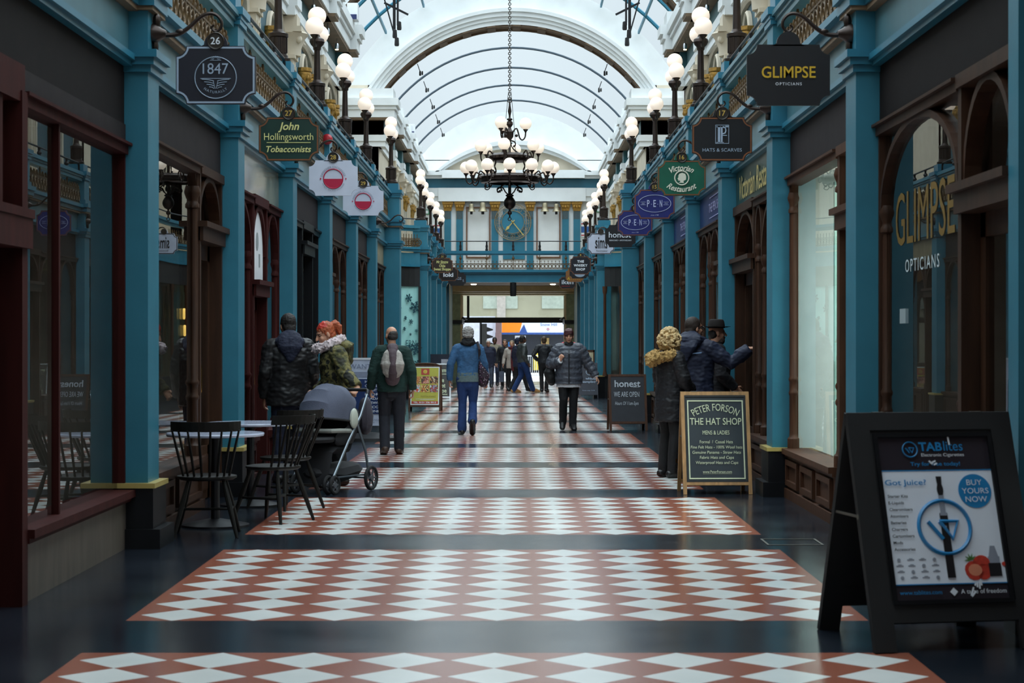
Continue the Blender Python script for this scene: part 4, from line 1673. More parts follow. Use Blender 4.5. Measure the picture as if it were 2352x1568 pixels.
hanging_sign(1, 2, M('sign_jet', '#101014', .4), RIMB, 'black hats and scarves hanging sign with square monogram under number 17', d_hats, '17')

def d_vict(e, x, y, z):
    def f(m):
        m.text('Victorian', (x, y, z+.125), .07, arc=.3, w=.3, shear=.35, bold=.018, cap=.73)
        m.text('Restaurant', (x, y, z-.13), .07, arc=-.3, w=.35, shear=.35, bold=.018, cap=.73)
        m.torus((x, y, z), .083, .008, (0, 1, 0), 30, 5)
        m.prism([(x+p, y, z+q) for p, q in ((-.04, -.055), (.025, -.06), (.02, -.035), (.05, -.02), (.052, .02), (.04, .05), (.005, .062), (-.03, .05), (-.042, .025), (-.038, .01), (-.052, -.008), (-.042, -.014), (-.045, -.03), (-.02, -.032), (-.018, -.045))], (0, .003, 0))
    put(e, 'lettering', M('letter_ivory', '#e3e2cf', .5, var=.03))(f)
hanging_sign(1, 3, M('sign_emerald', '#0f5a45', .4), RIMB, 'emerald green restaurant hanging sign with cameo head under number 16', d_vict, '16')

def d_pen(e, x, y, z):
    def f(m):
        n = 40
        o = [(x + .235*math.cos(2*math.pi*i/n), y, z+.01 + .125*math.sin(2*math.pi*i/n)) for i in range(n)]
        m.ring(o, [(x + (q[0]-x)*.965, y, z+.01 + (q[2]-z-.01)*.95) for q in o], (0, .003, 0))
        for i, c in enumerate('PEN'):
            m.text(c, (x - .09 + .09*i, y, z+.01), .1, w=.036, bold=.015)
        for i in (-1, 1):
            m.lathe([(.005, 0), (.005, .003)], (x + .045*i, y, z), 8, ax=(0, -1, 0))
        for sg, t in ((-1, 'the'), (1, 'shop')):
            m.box(x + sg*.125, y-.002, z+.028, x + sg*.2, y+.002, z+.032)
            m.box(x + sg*.125, y-.002, z-.012, x + sg*.2, y+.002, z-.008)
            m.text(t, (x + sg*.163, y, z+.01), .022, shear=.3)
        m.text('since 1798', (x, y, z-.155), .018, shear=.3)
    put(e, 'lettering', M('letter_lilac', '#b9bfe0', .45, var=.04))(f)
BLUE = M('sign_pen_blue', '#20266b', .4)
hanging_sign(1, 4, BLUE, RIMB, 'navy pen shop hanging sign with oval, the nearer of two, number 15', d_pen, '15')
hanging_sign(1, 5, BLUE, RIMB, 'navy pen shop hanging sign with oval, the farther of two, number 14', d_pen, '14')
def d_honest(e, x, y, z):
    def f(m):
        m.text('honest', (x-.01, y, z+.03), .11, w=.42, bold=.01, cap=.73)
        m.text('SKINCARE + APOTHECARY', (x, y, z-.08), .026, w=.42, bold=.01)
    put(e, 'lettering', INKW)(f)
hanging_sign(1, 6, BOARDK, None, 'black hanging sign reading honest, partly behind the navy pen sign', d_honest, plate=False, cz=3.42)
def d_sims(e, x, y, z):
    def f(m):
        m.text('sims', (x+.01, y, z+.02), .24, w=.26, bold=.012, shear=.05)
        m.text('footwear', (x+.03, y, z-.15), .035, w=.25)
    put(e, 'lettering', BLACK)(f)
hanging_sign(1, 7, SIGNW, M('rim_black', '#15151a', .4), 'white hanging sign reading sims footwear', d_sims, cz=3.50, h=.44)
def d_whisky(e, x, y, z):
    def f(m):
        for t, q in (('THE', .11), ('WHISKY', .0), ('SHOP', -.11)):
            m.text(t, (x, y, z+q), .07, bold=.035, space=1.15)
    put(e, 'lettering', INKW)(f)
hanging_sign(1, 8, M('sign_midnight', '#0e0f1c', .4), RIMB, 'midnight black whisky shop hanging sign with white capitals', d_whisky, '9', cz=3.52, h=.5)
def d_oval(e, x, y, z):
    def f(m):
        m.prism([(x+.02 + .16*math.cos(2*math.pi*i/24), y, z-.07 + .1*math.sin(2*math.pi*i/24)) for i in range(24)], (0, .003, 0))
    put(e, 'emblem', INKS)(f)
hanging_sign(1, 9, BOARDK, None, 'black hanging sign with pale oval, hidden behind the whisky shop sign', d_oval, cz=3.50, plate=False)
def d_brown(e, x, y, z):
    def f(m):
        m.text('A', (x-.2, y, z-.1), .1, bold=.02)
        for i in range(5):
            m.lathe([(.01, 0), (.01, .003)], (x - .1 + .06*i, y, z-.13), 8, ax=(0, -1, 0))
    put(e, 'lettering', INKG)(f)
hanging_sign(1, 10, M('sign_tan', '#8a5a2c', .5), None, 'tan brown hanging sign under the whisky shop sign', d_brown, cz=3.52, plate=False)
def d_iken(e, x, y, z):
    put(e, 'lettering', INKW)(lambda m: m.text('iken', (x, y, z+.03), .15, w=.4, bold=.012))
    def f(m):
        for i in range(6):
            m.box(x-.2+.05*i, y-.002, z-.12, x-.17+.05*i, y+.002, z-.1)
    put(e, 'lettering', REDP)(f)
hanging_sign(1, 11, BOARDK, RIMB, 'black hanging sign reading iken, last on the right row', d_iken, cz=3.40, plate=False, cx=1.88)

# empty bracket on the left, where no sign hangs
m = MB()
X, y = 2.53, PIL[6][0] + .17
pts = [(0, 0), (.1, -.03), (.19, -.03), (.27, .02), (.34, .09), (.4, .12), (.455, .115), (.495, .075), (.5, .03), (.475, 0), (.445, 0), (.43, .02)]
m.tube([(-(X-p), y, 3.70+q) for p, q in pts], .014, 6)
m.lathe([(.075, 0), (.07, .03), (.04, .07), (.025, .1)], (-X, y, 3.70), 12, ax=(1, 0, 0))
tag(m.build('sign_bracket', BRONZE), 'bare scroll bracket without a sign beside the white sign 29', 'bracket')

# ------------------------------------------------------------------ chandelier
def chandelier():
    cx, cy = 0., 31.
    e = empty('chandelier', (cx, cy, 5.4), label='three tiered bronze chandelier with white globes hanging over the aisle', cat='chandelier')
    m = MB()
    P = [(.0, 3.43), (.012, 3.44), (.012, 3.47), (.03, 3.48), (.038, 3.5), (.03, 3.525), (.015, 3.54), (.02, 3.56), (.06, 3.58), (.088, 3.62), (.096, 3.66), (.088, 3.70), (.06, 3.745), (.045, 3.76), (.065, 3.775), (.065, 3.79), (.025, 3.81),
         (.022, 4.3), (.03, 4.32), (.018, 4.34), (.018, 4.6), (.05, 4.62), (.025, 4.64), (.03, 4.68), (.06, 4.72), (.065, 4.80), (.05, 4.82), (.03, 4.84), (.022, 4.87), (.055, 4.92), (.05, 4.96), (.022, 4.98), (.045, 4.99), (.045, 5.01), (.015, 5.03), (.015, 5.06), (.03, 5.13), (.015, 5.22), (.012, 5.28)]
    m.lathe(P, (cx, cy, 0), 16)
    m.torus((cx, cy, 3.405), .025, .007, (0, 1, 0), 12, 5)
    m.build('stem', BRONZE, e)
    globes = []
    def arm(R0, R1, z, a):
        d = Vector((math.cos(a), math.sin(a), 0))
        c = Vector((cx, cy, z))
        q = MB()
        pr = [(R0*.9, .04), (R0+(R1-R0)*.15, .1), (R0+(R1-R0)*.32, .11), (R0+(R1-R0)*.45, .03), (R0+(R1-R0)*.55, -.04), (R0+(R1-R0)*.75, -.07), (R0+(R1-R0)*.95, -.03), (R1, .04), (R1, .07)]
        q.tube(curve([c + d*r + Vector((0, 0, h)) for r, h in pr]), .012, 6)
        q.lathe([(.015, .05), (.022, .07), (.04, .09), (.042, .1)], c + d*R1, 10)
        q.ell(c + d*(R0+.06) + Vector((0, 0, .0)), .025, 8, 6)
        q.build('arm', BRONZE, e)
        q = MB()
        q.ell(c + d*R1 + Vector((0, 0, .1+.09)), .097, 20, 14)
        q.build('globe', LAMPC, e)
    for i in range(3):
        arm(.05, .255, 4.74, R(-3 + 120*i) if i else R(-3))
    for i in range(6):
        arm(.29, .49, 4.37, R(20 + 60*i))
    for i in range(12):
        arm(.47, .70, 4.037, R(90 + 30*i))
    for rr, z, nm in ((.27, 4.35, 'upper_ring'), (.45, 4.01, 'lower_ring')):
        m = MB()
        n = 36
        prof = [(rr-.02, -.02), (rr+.02, .0), (rr+.05, .02), (rr+.06, .06), (rr+.03, .09), (rr, .1), (rr-.02, .06)]
        m.lathe(prof + [prof[0]], (cx, cy, z), n)
        m.lathe([(rr-.12, -.04), (rr+.01, -.025), (rr+.01, -.01), (rr-.12, -.02), (rr-.12, -.04)], (cx, cy, z), n)
        for i in range(24):
            a = 2*math.pi*i/24
            m.ell((cx+(rr+.06)*math.cos(a), cy+(rr+.06)*math.sin(a), z+.05), .018, 6, 5)
        for i in range(8):
            a = 2*math.pi*i/8
            m.bar((cx, cy, z+.03), (cx+rr*math.cos(a), cy+rr*math.sin(a), z+.03), .015, .015)
        m.build(nm, BRONZE, e)
    for i in range(6):
        a = R(30 + 60*i)
        d = Vector((math.cos(a), math.sin(a), 0))
        c = Vector((cx, cy, 0))
        def tb(pr, r=.009):
            q = MB()
            q.tube(curve([c + d*x + Vector((0, 0, z)) for x, z in pr]), r, 5)
            q.ell(c + d*pr[-1][0] + Vector((0, 0, pr[-1][1])), .016, 6, 5)
            q.build('scroll', BRONZE, e)
        tb([(.02, 4.62), (.04, 4.56), (.1, 4.5), (.18, 4.45), (.25, 4.42)])
        tb([(.25, 4.33), (.28, 4.25), (.25, 4.18), (.3, 4.13), (.36, 4.15), (.34, 4.19)])
        tb([(.03, 3.80), (.08, 3.84), (.12, 3.9), (.18, 3.91), (.23, 3.88), (.22, 3.84), (.18, 3.85)])
        tb([(.40, 3.99), (.37, 3.93), (.41, 3.89), (.46, 3.91), (.44, 3.95)])
        tb([(.04, 3.98), (.1, 3.96), (.16, 3.92), (.15, 3.87)])
        tb([(.03, 4.66), (.09, 4.64), (.11, 4.6), (.08, 4.57)])
    m = MB()
    z = 5.30
    k = 0
    while z < 10.2:
        m.torus((cx, cy, z), .022, .007, (0, 1, 0) if k % 2 else (1, 0, 0), 8, 4)
        z += .036
        k += 1
    m.torus((cx, cy, 5.30), .03, .008, (0, 1, 0), 12, 5)
    m.build('chain', M('chain_steel', '#59534d', .45, metal=.6), e)
    m = MB()
    for sg in (-1, 1):
        m.tube([(cx + sg*.02, cy, 5.45), (cx + sg*.08, cy, 4.8), (cx + sg*.1, cy, 4.4)], .004, 4)
    m.build('stay_wire', BLACKM, e)
chandelier()

# spotlights on rods hanging from the roof ribs
def rib_spot(sg):
    e = empty('roof_spotlight', (0, 0, 0))
    m = MB()
    m.bar((0, 0, 0), (-sg*.07, -.05, -.2), .018, .018)
    m.build('rod', BLACKM, e)
    m = MB()
    m.lathe([(.025, 0), (.03, .02), (.028, .12), (.015, .14)], (-sg*.08, -.06, -.34), 8)
    m.lathe([(.02, 0), (.025, .02), (.022, .1), (.012, .11)], (-sg*.08 + .06, -.06, -.32), 8)
    m.build('lamp_head', BLACK, e)
    return e
for sg in (-1, 1):
    p = rib_spot(sg)
    for i, k in enumerate((8, 9, 10, 11, 12)):
        o = p if i == 0 else copy_tree(p)
        y = PIL[k][0] + .3
        x = 2.68
        o.location = (sg*x, y + (.6 if k == 8 else 0), 9.23)
        tag(o, '%s black roof spotlight hanging on its rod from the %s of the vault' % (('nearest',) + tuple(ORD[1:]))[i] if False else '%s black spotlight on a rod along the %s side of the glass vault' % (ORD[i], side_name[sg]), 'spotlight', 'spotlights under the glass vault')
    # larger rig in the central bay
    e = empty('lighting_rig', (sg*3.1, 48.5, 9.6), label='dark lighting rig hanging from the %s side of the central skylight' % side_name[sg], cat='lighting rig', group='lighting rigs of the central bay')
    m = MB()
    m.bar((sg*2.95, 48.5, 10.6), (sg*2.95, 48.5, 9.15), .07, .07)
    m.bar((sg*2.85, 48.3, 10.3), (sg*2.85, 48.3, 9.3), .05, .05)
    m.bar((sg*3.2, 48.5, 9.9), (sg*2.6, 48.5, 9.6), .05, .05)
    m.bar((sg*3.25, 48.2, 10.2), (sg*2.9, 48.2, 8.95), .035, .035)
    m.build('frame', BLACKM, e)
    for j, (x, z) in enumerate(((2.93, 9.0), (2.82, 9.2), (2.88, 8.8))):
        m = MB()
        m.lathe([(.05, 0), (.06, .04), (.05, .2), (.02, .22)], (sg*x, 48.4, z), 8)
        m.build('lamp_head', BLACK, e)
# white cameras on the cornice corners
for sg, y, z in ((-1, 40.2, 8.1), (-1, 62.9, 8.1)):
    e = empty('security_camera', (sg*3.5, y, z), label='white boxy camera on the left cornice, %s' % ('beside the near arch' if y < 50 else 'far down the vault'), cat='camera', group='cameras on the left cornice')
    m = MB()
    m.box(sg*3.40, y-.12, z, sg*3.18, y+.25, z+.34)
    m.build('housing', WHITE, e)
    m = MB()
    m.box(sg*3.38, y-.14, z+.0, sg*3.20, y-.12, z+.1)
    m.build('lens_panel', NAVY, e)
# ------------------------------------------------------------------ pavement boards
def aboard(name, loc, rz, w, L, D, stile, mats, label, cat, draws, top_rail=.07, bot_rail=.07, bot=.14, thick=.03, back=True, arch=0., panel=None):
    """folding board: two leaning leaves hinged at the top"""
    a = math.asin(D/2 / L)
    e = empty(name, loc, rz, label=label, cat=cat)
    base = Matrix.Translation(Vector(loc)) @ Matrix.Rotation(rz, 4, 'Z')
    TF = base @ Matrix.Translation((0, -D/2, 0)) @ Matrix.Rotation(-a, 4, 'X')
    TB = base @ Matrix.Translation((0, D/2, 0)) @ Matrix.Rotation(a, 4, 'X')
    frame, pan = mats
    for T, nm, sg in ((TF, 'front_frame', -1), (TB, 'back_frame', 1)):
        if not back and sg > 0:
            continue
        m = MB(T)
        y0, y1 = -thick/2, thick/2
        m.box(-w/2, y0, 0.0, -w/2+stile, y1, L)
        m.box(w/2-stile, y0, 0.0, w/2, y1, L)
        m.box(-w/2+stile, y0, L-top_rail, w/2-stile, y1, L)
        m.box(-w/2+stile, y0, bot, w/2-stile, y1, bot+bot_rail)
        if arch:
            m.prism([(-w/2*.86*math.cos(math.pi*i/14), y0, L-.005 + arch*math.sin(math.pi*i/14)) for i in range(15)], (0, thick, 0))
        m.build(nm, frame, e)
        m = MB(T)
        m.box(-w/2+stile, -.008, bot+bot_rail, w/2-stile, .008, L-top_rail)
        m.build('panel' if sg < 0 else 'back_panel', pan, e)
    m = MB(base)
    for x in (-w/2+.01, w/2-.01):
        m.bar((x, -D*.22, L*math.cos(a)*.56), (x, D*.22, L*math.cos(a)*.56), .006, .012)
        m.lathe([(.014, 0), (.014, .012)], (x - (.012 if x < 0 else 0), -D*.22, L*math.cos(a)*.56), 8, ax=(1, 0, 0))
    for x in (-w*.3, w*.3):
        m.bar((x-.03, 0, L*math.cos(a)+.002), (x+.03, 0, L*math.cos(a)+.002), .03, .012)
    m.build('hinges_and_stays', M('stay_metal', '#6d6a62', .4, metal=.7), e)
    for nm, mt, fn in draws:
        m = MB(TF)
        fn(m)
        m.build(nm, mt, e)
    return e

# --- large black board with the e-cigarette poster
PBLUE = M('poster_blue', '#1f7fb8', .4, var=.04)
PDARK = M('poster_dark', '#2b262e', .35, var=.06)
PWHITE = M('poster_white', '#e6edf8', .3, var=.03)
yq = -.020
def PX(f): return -.29 + .58*f
def PZ(f): return 1.06 - .815*f
def t_bg(m): m.box(-.29, -.014, .245, .29, -.009, 1.06)
def t_white(m): m.box(-.288, -.017, PZ(.905), .288, -.012, PZ(.207))
def w_logo(m, cx, cz, r, th, y=yq):
    m.torus((cx, y, cz), r, th, (0, 1, 0), 40, 4)
    k = r*.62
    m.tube([(cx-k, y, cz+k*.35), (cx-k*.18, y, cz-k*.72)], th*1.0, 6)
    m.tube([(cx-k*.28, y, cz+k*.35), (cx+k*.85, y, cz+k*.35), (cx+k*.42, y, cz-k*.72), (cx-k*.28, y, cz+k*.35)], th*1.0, 6)
def t_blue(m):
    m.box(-.288, -.019, PZ(.211), .288, -.012, PZ(.205))
    m.box(-.288, -.019, PZ(.907), .288, -.012, PZ(.901))
    w_logo(m, PX(.286), PZ(.0765), .038, .0035)
    m.text('TAB', (PX(.365), yq, PZ(.06)), .045, align='L', bold=.025, w=.122)
    m.text('lites', (PX(.59), yq, PZ(.057)), .05, align='L', w=.1)
    m.text('Try for free today!', (PX(.495), yq, PZ(.172)), .026, w=.26, bold=.012)
    m.text('Got Juice?', (PX(.02), yq, PZ(.287)), .036, align='L', w=.214, bold=.015)
    w_logo(m, PX(.505), PZ(.56), .133, .0105)
    m.lathe([(.086, 0), (.086, .003)], (PX(.822), -.017, PZ(.34)), 40, ax=(0, -1, 0))
    m.text('www.tablites.com', (PX(.03), yq, PZ(.953)), .02, align='L', w=.215)
def t_black(m):
    for i, s in enumerate(('Starter Kits', 'E-Liquids', 'Clearomisers', 'Atomisers', 'Batteries', 'Chargers', 'Cartomisers', 'Mods', 'Accessories')):
        m.text(s, (PX(.03), yq, PZ(.366 + .0406*i)), .0155, align='L', bold=.018, cap=.73, xs=1.05)
    # the pen
    x = PX(.508)
    m.lathe([(.012, .965 - .815*.0), (.013, .95), (.010, .93), (.015, .9), (.015, .885), (.011, .865)], (x, -.019, -.108 + .0), 12) if False else None
    z = PZ(.247)
    m.prism([(x-.014, yq-.002, z), (x+.014, yq-.002, z), (x+.013, yq-.002, z-.02), (x+.011, yq-.002, z-.04), (x+.016, yq-.002, z-.06), (x+.016, yq-.002, z-.075), (x+.011, yq-.002, z-.095), (x-.011, yq-.002, z-.095), (x-.016, yq-.002, z-.075), (x-.016, yq-.002, z-.06), (x-.011, yq-.002, z-.04), (x-.013, yq-.002, z-.02)], (0, .003, 0))
    m.box(x-.02, -.0235, PZ(.868), x+.02, -.019, PZ(.475))
def t_grey(m):
    x = PX(.508)
    m.box(x-.013, -.023, PZ(.475), x+.013, -.019, PZ(.365))
    m.box(x-.018, -.0242, PZ(.49), x+.018, -.02, PZ(.472))
    m.lathe([(.007, 0), (.007, .003)], (x, -.024, PZ(.56)), 10, ax=(0, -1, 0))
    for r_ in range(4):
        for c in range(4):
            fx = .06 + .105*c + .004*r_
            fz = .755 + .036*r_
            if (r_ + c) % 3 == 0:
                m.lathe([(.009, 0), (.009, .002)], (PX(fx), -.018, PZ(fz)), 12, ax=(0, -1, 0))
            else:
                m.box(PX(fx)-.018, -.0185, PZ(fz)-.003, PX(fx)+.018, -.017, PZ(fz)+.003)
                m.box(PX(fx)-.008, -.0185, PZ(fz)+.004, PX(fx)+.01, -.017, PZ(fz)+.008)
    # bottle
    x = PX(.905)
    m.box(x-.03, -.02, PZ(.80), x+.03, -.017, PZ(.745))
    m.prism([(x-.025, -.0195, PZ(.745)), (x+.025, -.0195, PZ(.745)), (x+.012, -.0195, PZ(.68)), (x-.012, -.0195, PZ(.68))], (0, .003, 0))
def t_wtext(m):
    m.text('Electronic Cigarettes', (PX(.38), yq, PZ(.115)), .021, align='L', w=.224)
    for i, s in enumerate(('BUY', 'YOURS', 'NOW')):
        m.text(s, (PX(.822), yq-.001, PZ(.288 + .052*i)), .028, xs=1.1)
    m.text('A taste of freedom', (PX(.975), yq, PZ(.953)), .022, align='R', w=.235)
    m.prism([(PX(.51)+.02*a, yq, PZ(.953)+.02*b) for a, b in ((1, 0), (0, 1), (-1, 0), (0, -1))], (0, .002, 0))
def t_red(m):
    for fx, fz, q in ((.79, .78, .048), (.72, .82, .055), (.80, .83, .045), (.99, .79, .012)):
        n = 14
        m.prism([(PX(fx) + q*.9*math.cos(2*math.pi*i/n), -.0205, PZ(fz) + q*(.75 if math.sin(2*math.pi*i/n) > 0 else 1.)*math.sin(2*math.pi*i/n)) for i in range(n)], (0, .003, 0))
def t_pink(m):
    n = 12
    m.prism([(PX(.725) + .036*math.cos(2*math.pi*i/n), -.0212, PZ(.825) + .03*math.sin(2*math.pi*i/n)) for i in range(n)], (0, .003, 0))
def t_green(m):
    for a in range(5):
        t = R(40 + 35*a)
        m.prism([(PX(.70), -.021, PZ(.765)), (PX(.70)+.012*math.cos(t-.5), -.021, PZ(.765)+.012*math.sin(t-.5)), (PX(.70)+.034*math.cos(t), -.021, PZ(.765)+.034*math.sin(t)), (PX(.70)+.012*math.cos(t+.5), -.021, PZ(.765)+.012*math.sin(t+.5))], (0, .003, 0))
def t_dark2(m):
    x = PX(.905)
    m.box(x-.032, -.0215, PZ(.865), x+.032, -.017, PZ(.785))
def t_scratch(m):
    for a, b, c, d in ((.45, .165, .5, .15), (.47, .17, .44, .15), (.48, .175, .51, .165), (.655, .98, .685, .93), (.66, .985, .70, .955), (.64, .0, .645, .05), (.72, .93, .725, .9), (.74, .94, .745, .89), (.76, .92, .755, .885), (.70, .92, .71, .905)):
        m.bar((PX(a), -.024, PZ(b)), (PX(c), -.024, PZ(d)), .008, .002, up=(0, 1, 0))
PINK = M('strawberry_flesh', '#e08a6a', .5)
aboard('pavement_board', (2.152, 9.66, 0), R(11), .86, 1.19, .78, .11, (BLACK, BLACK), 'large black pavement board with an e-cigarette poster, nearest on the right', 'pavement sign', [
    ('poster', PDARK, t_bg), ('poster_sheet', PWHITE, t_white), ('blue_print', PBLUE, t_blue), ('black_print', BOARDK, t_black), ('grey_print', M('grey_ink', '#8d93a0', .5), t_grey),
    ('red_print', M('strawberry_red', '#c23a2a', .5, var=.2, scale=40), t_red), ('flesh_print', PINK, t_pink), ('leaf_print', M('leaf_green', '#4f7a3a', .5), t_green), ('bottle_label', BOARDK, t_dark2), ('white_print', INKW, t_wtext), ('scratches', INKW, t_scratch),
    ('inner_moulding', BLACKP, lambda m: m.ring([(-.31, -.018, .225), (.31, -.018, .225), (.31, -.018, 1.08), (-.31, -.018, 1.08)], [(-.29, -.018, .245), (.29, -.018, .245), (.29, -.018, 1.06), (-.29, -.018, 1.06)], (0, -.012, 0)))],
    top_rail=.09, bot_rail=.10, bot=.14, thick=.035)

# --- hat shop board
CHALK = M('chalk_cream', '#c9cfae', .7, var=.08)
SLATE = M('slate_blue_black', '#1e2830', .55, var=.15)
def h_text(m):
    y = -.014
    m.text('PETER FORSON', (0, y, .855), .07, arc=.45, w=.47)
    m.text('THE HAT SHOP', (0, y, .715), .068, w=.50, bold=.006)
    m.text('MENS & LADIES', (0, y, .605), .04, w=.26)
    m.text('Formal  /  Casual Hats', (0, y, .515), .032, w=.32, cap=.73)
    m.text('Fine Felt Hats - 100% Wool hats', (0, y, .463), .03, w=.50, shear=.1, cap=.73)
    m.text('Genuine Panama - Straw Hats', (0, y, .412), .03, w=.47, shear=.1, cap=.73)
    m.text('Fabric Hats and Caps', (0, y, .362), .03, w=.33, shear=.1, cap=.73)
    m.text('Waterproof Hats and Caps', (0, y, .312), .03, w=.41, shear=.1, cap=.73)
    m.text('www.PeterForson.com', (0, y, .222), .028, w=.28, cap=.73)
    m.box(-.14, -.015, .2, .14, -.013, .202)
    m.ring([(-.272, y, .15), (.272, y, .15), (.272, y, .925), (-.272, y, .925)], [(-.26, y, .162), (.26, y, .162), (.26, y, .913), (-.26, y, .913)], (0, .003, 0))
aboard('pavement_board', (2.03, 18.82, zf(18.8)), R(2), .665, 1.01, .5, .035, (WOODL, SLATE), 'hat shop pavement board in a pale wooden frame before the waiting group', 'pavement sign',
       [('lettering', CHALK, h_text), ('dark_border', BLACK, lambda m: m.ring([(-.298, -.012, .12), (.298, -.012, .12), (.298, -.012, .975), (-.298, -.012, .975)], [(-.285, -.012, .135), (.285, -.012, .135), (.285, -.012, .955), (-.285, -.012, .955)], (0, -.004, 0)))], top_rail=.035, bot_rail=.035, bot=.09)

def ho_text(m):
    y = -.014
    m.text('honest', (0, y, .82), .12, w=.44, bold=.02, cap=.73)
    m.text('skincare', (.14, y, .755), .02, w=.1)
    m.text('WE ARE OPEN', (-.02, y, .63), .09, w=.43)
    m.text('Hours Of 11am-5pm', (-.02, y, .48), .07, w=.4, shear=.15, cap=.8)
aboard('pavement_board', (1.99, 32.9, zf(32.9)), R(3), .645, .98, .5, .04, (WOODM, M('chalkboard', '#23252c', .6, var=.2)), 'chalkboard reading honest in a brown wooden frame on the right', 'pavement sign', [('chalk_lettering', M('chalk_white', '#b9c0c8', .8, var=.1), ho_text)], top_rail=.04, bot_rail=.04, bot=.12)

def wh_text(m):
    y = -.014
    m.torus((.03, y, .74), .085, .01, (0, 1, 0), 24, 4)
    m.text('W', (.03, y, .74), .08, bold=.02)
    m.text('whisky', (.07, y, .55), .08, w=.3, bold=.02)
    m.text('sampling', (.02, y, .46), .08, w=.36, bold=.02)
    m.text('From only 15.95', (0, y, .22), .035, w=.34)
aboard('pavement_board', (2.08, 53.2, zf(53.2)), R(4), .52, 1.0, .45, .02, (M('board_slate_grey', '#33353f', .5), M('board_slate_grey', '#33353f', .5)), 'slate grey whisky board with a W badge behind the grey coated person', 'pavement sign', [('lettering', INKS, wh_text)], bot=.1)
m = MB()
z0 = zf(54.4)
m.box(1.75, 54.3, z0, 1.79, 54.36, z0+1.32)
m.box(2.27, 54.3, z0, 2.31, 54.36, z0+1.32)
m.box(1.79, 54.31, z0+.4, 2.27, 54.35, z0+1.28, 1)
m.box(1.75, 54.3, z0+1.27, 2.31, 54.36, z0+1.33)
tag(m.build('poster_board', [WOODM, M('poster_sand', '#b9a98a', .6, var=.3)]), 'taller wood framed poster stand behind the slate grey whisky board', 'pavement sign')

# --- yellow food board
def y_panel(m): m.box(-.30, -.016, .155, .30, -.01, .985)
def y_white(m):
    m.ring([(-.315, -.017, .14), (.315, -.017, .14), (.315, -.017, 1.0), (-.315, -.017, 1.0)], [(-.295, -.017, .16), (.295, -.017, .16), (.295, -.017, .98), (-.295, -.017, .98)], (0, .004, 0))
    m.text('TEL. 0121 236 9913', (0, -.021, .195), .035, w=.5, bold=.02)
    m.box(-.2, -.019, .27, .24, -.016, .275)
    m.box(-.1, -.019, .255, .2, -.016, .259)
def y_red(m):
    m.box(-.09, -.019, .82, .09, -.015, .96)
    m.box(-.29, -.019, .165, .29, -.015, .225)
def y_logo(m):
    m.lathe([(.045, 0), (.045, .003)], (0, -.019, .89), 20, ax=(0, -1, 0))
    for a, b in ((0, .018), (-.012, -.015), (.012, -.015)):
        m.torus((a, -.024, .89+b), .014, .003, (0, 1, 0), 10, 4)
FOODS = [ramp_mat('food_print_%d' % i, c, 14, .5, bump=0) for i, c in enumerate((
    [(0, '#b3602a'), (.42, '#d99a4c'), (.5, '#8a3a1e'), (.58, '#e0c08a')], [(0, '#a04a3c'), (.42, '#d8a98f'), (.5, '#c46a58'), (.58, '#5a3a2c')], [(0, '#d6c2a0'), (.42, '#7a4a28'), (.5, '#3a241c'), (.58, '#c48a50')],
    [(0, '#c8402c'), (.42, '#e6d8c8'), (.5, '#8aa8b8'), (.58, '#d88a6a')], [(0, '#d8823a'), (.42, '#7a2c1c'), (.5, '#e8c070'), (.58, '#3c2c20')], [(0, '#d8d0d0'), (.42, '#4c5a48'), (.5, '#b84a4a'), (.58, '#8a9ab8')]))]
draws = [('yellow_sheet', M('sheet_mustard', '#b7ad3e', .5, var=.08), y_panel), ('white_edge', WHITE, y_white), ('red_print', M('print_red', '#b23a2c', .5), y_red), ('logo', M('logo_gold', '#d8b84a', .5), y_logo)]
for i in range(6):
    cx, cz = -.195 + .195*(i % 3), .70 - .19*(i // 3)
    draws.append(('food_photo', FOODS[i], lambda m, cx=cx, cz=cz: m.box(cx-.088, -.019, cz-.082, cx+.088, -.015, cz+.082)))
draws.append(('small_print', M('print_ochre', '#8a7a2a', .5), lambda m: m.text('RESTAURANT', (.08, -.019, .33), .035, w=.33)))
aboard('pavement_board', (-1.9, 42.8, zf(42.8)), R(-2), .72, 1.04, .5, .04, (WOODM, WOODM), 'mustard yellow food board with six dish photos in an arched wooden frame', 'pavement sign', draws, top_rail=.04, bot_rail=.04, bot=.1, arch=.06)

def s_text(m):
    y = -.014
    for t, z, ww in (('Mr Simms', .80, .46), ('Olde', .53, .26), ('Sweet', .38, .34), ('Shoppe', .24, .40)):
        m.text(t, (.02, y, z), .12, w=ww, bold=.025, cap=.73)
    m.box(-.22, -.015, .68, .22, -.012, .7)
    m.box(-.22, -.015, .12, .24, -.012, .14)
aboard('pavement_board', (-2.0, 52.6, zf(52.6)), R(0), .66, .98, .4, .03, (WHITE, M('board_warm_grey', '#3f3a38', .5)), 'grey sweet shop board with white edge beside the mustard food board', 'pavement sign', [('lettering', CHALK, s_text)], top_rail=.03, bot_rail=.03, bot=.04)
m = MB()
z0 = zf(57)
m.box(-2.42, 57.0, z0, -1.86, 57.05, z0+1.2)
m.box(-2.1, 56.98, z0+.72, -1.9, 57.0, z0+1.05, 1)
tag(m.build('display_board', [M('board_navy_grey', '#2a3140', .5), M('paper_grey', '#b9bcc6', .6)]), 'dark upright board with a pale sheet, behind the sweet shop board', 'pavement sign')

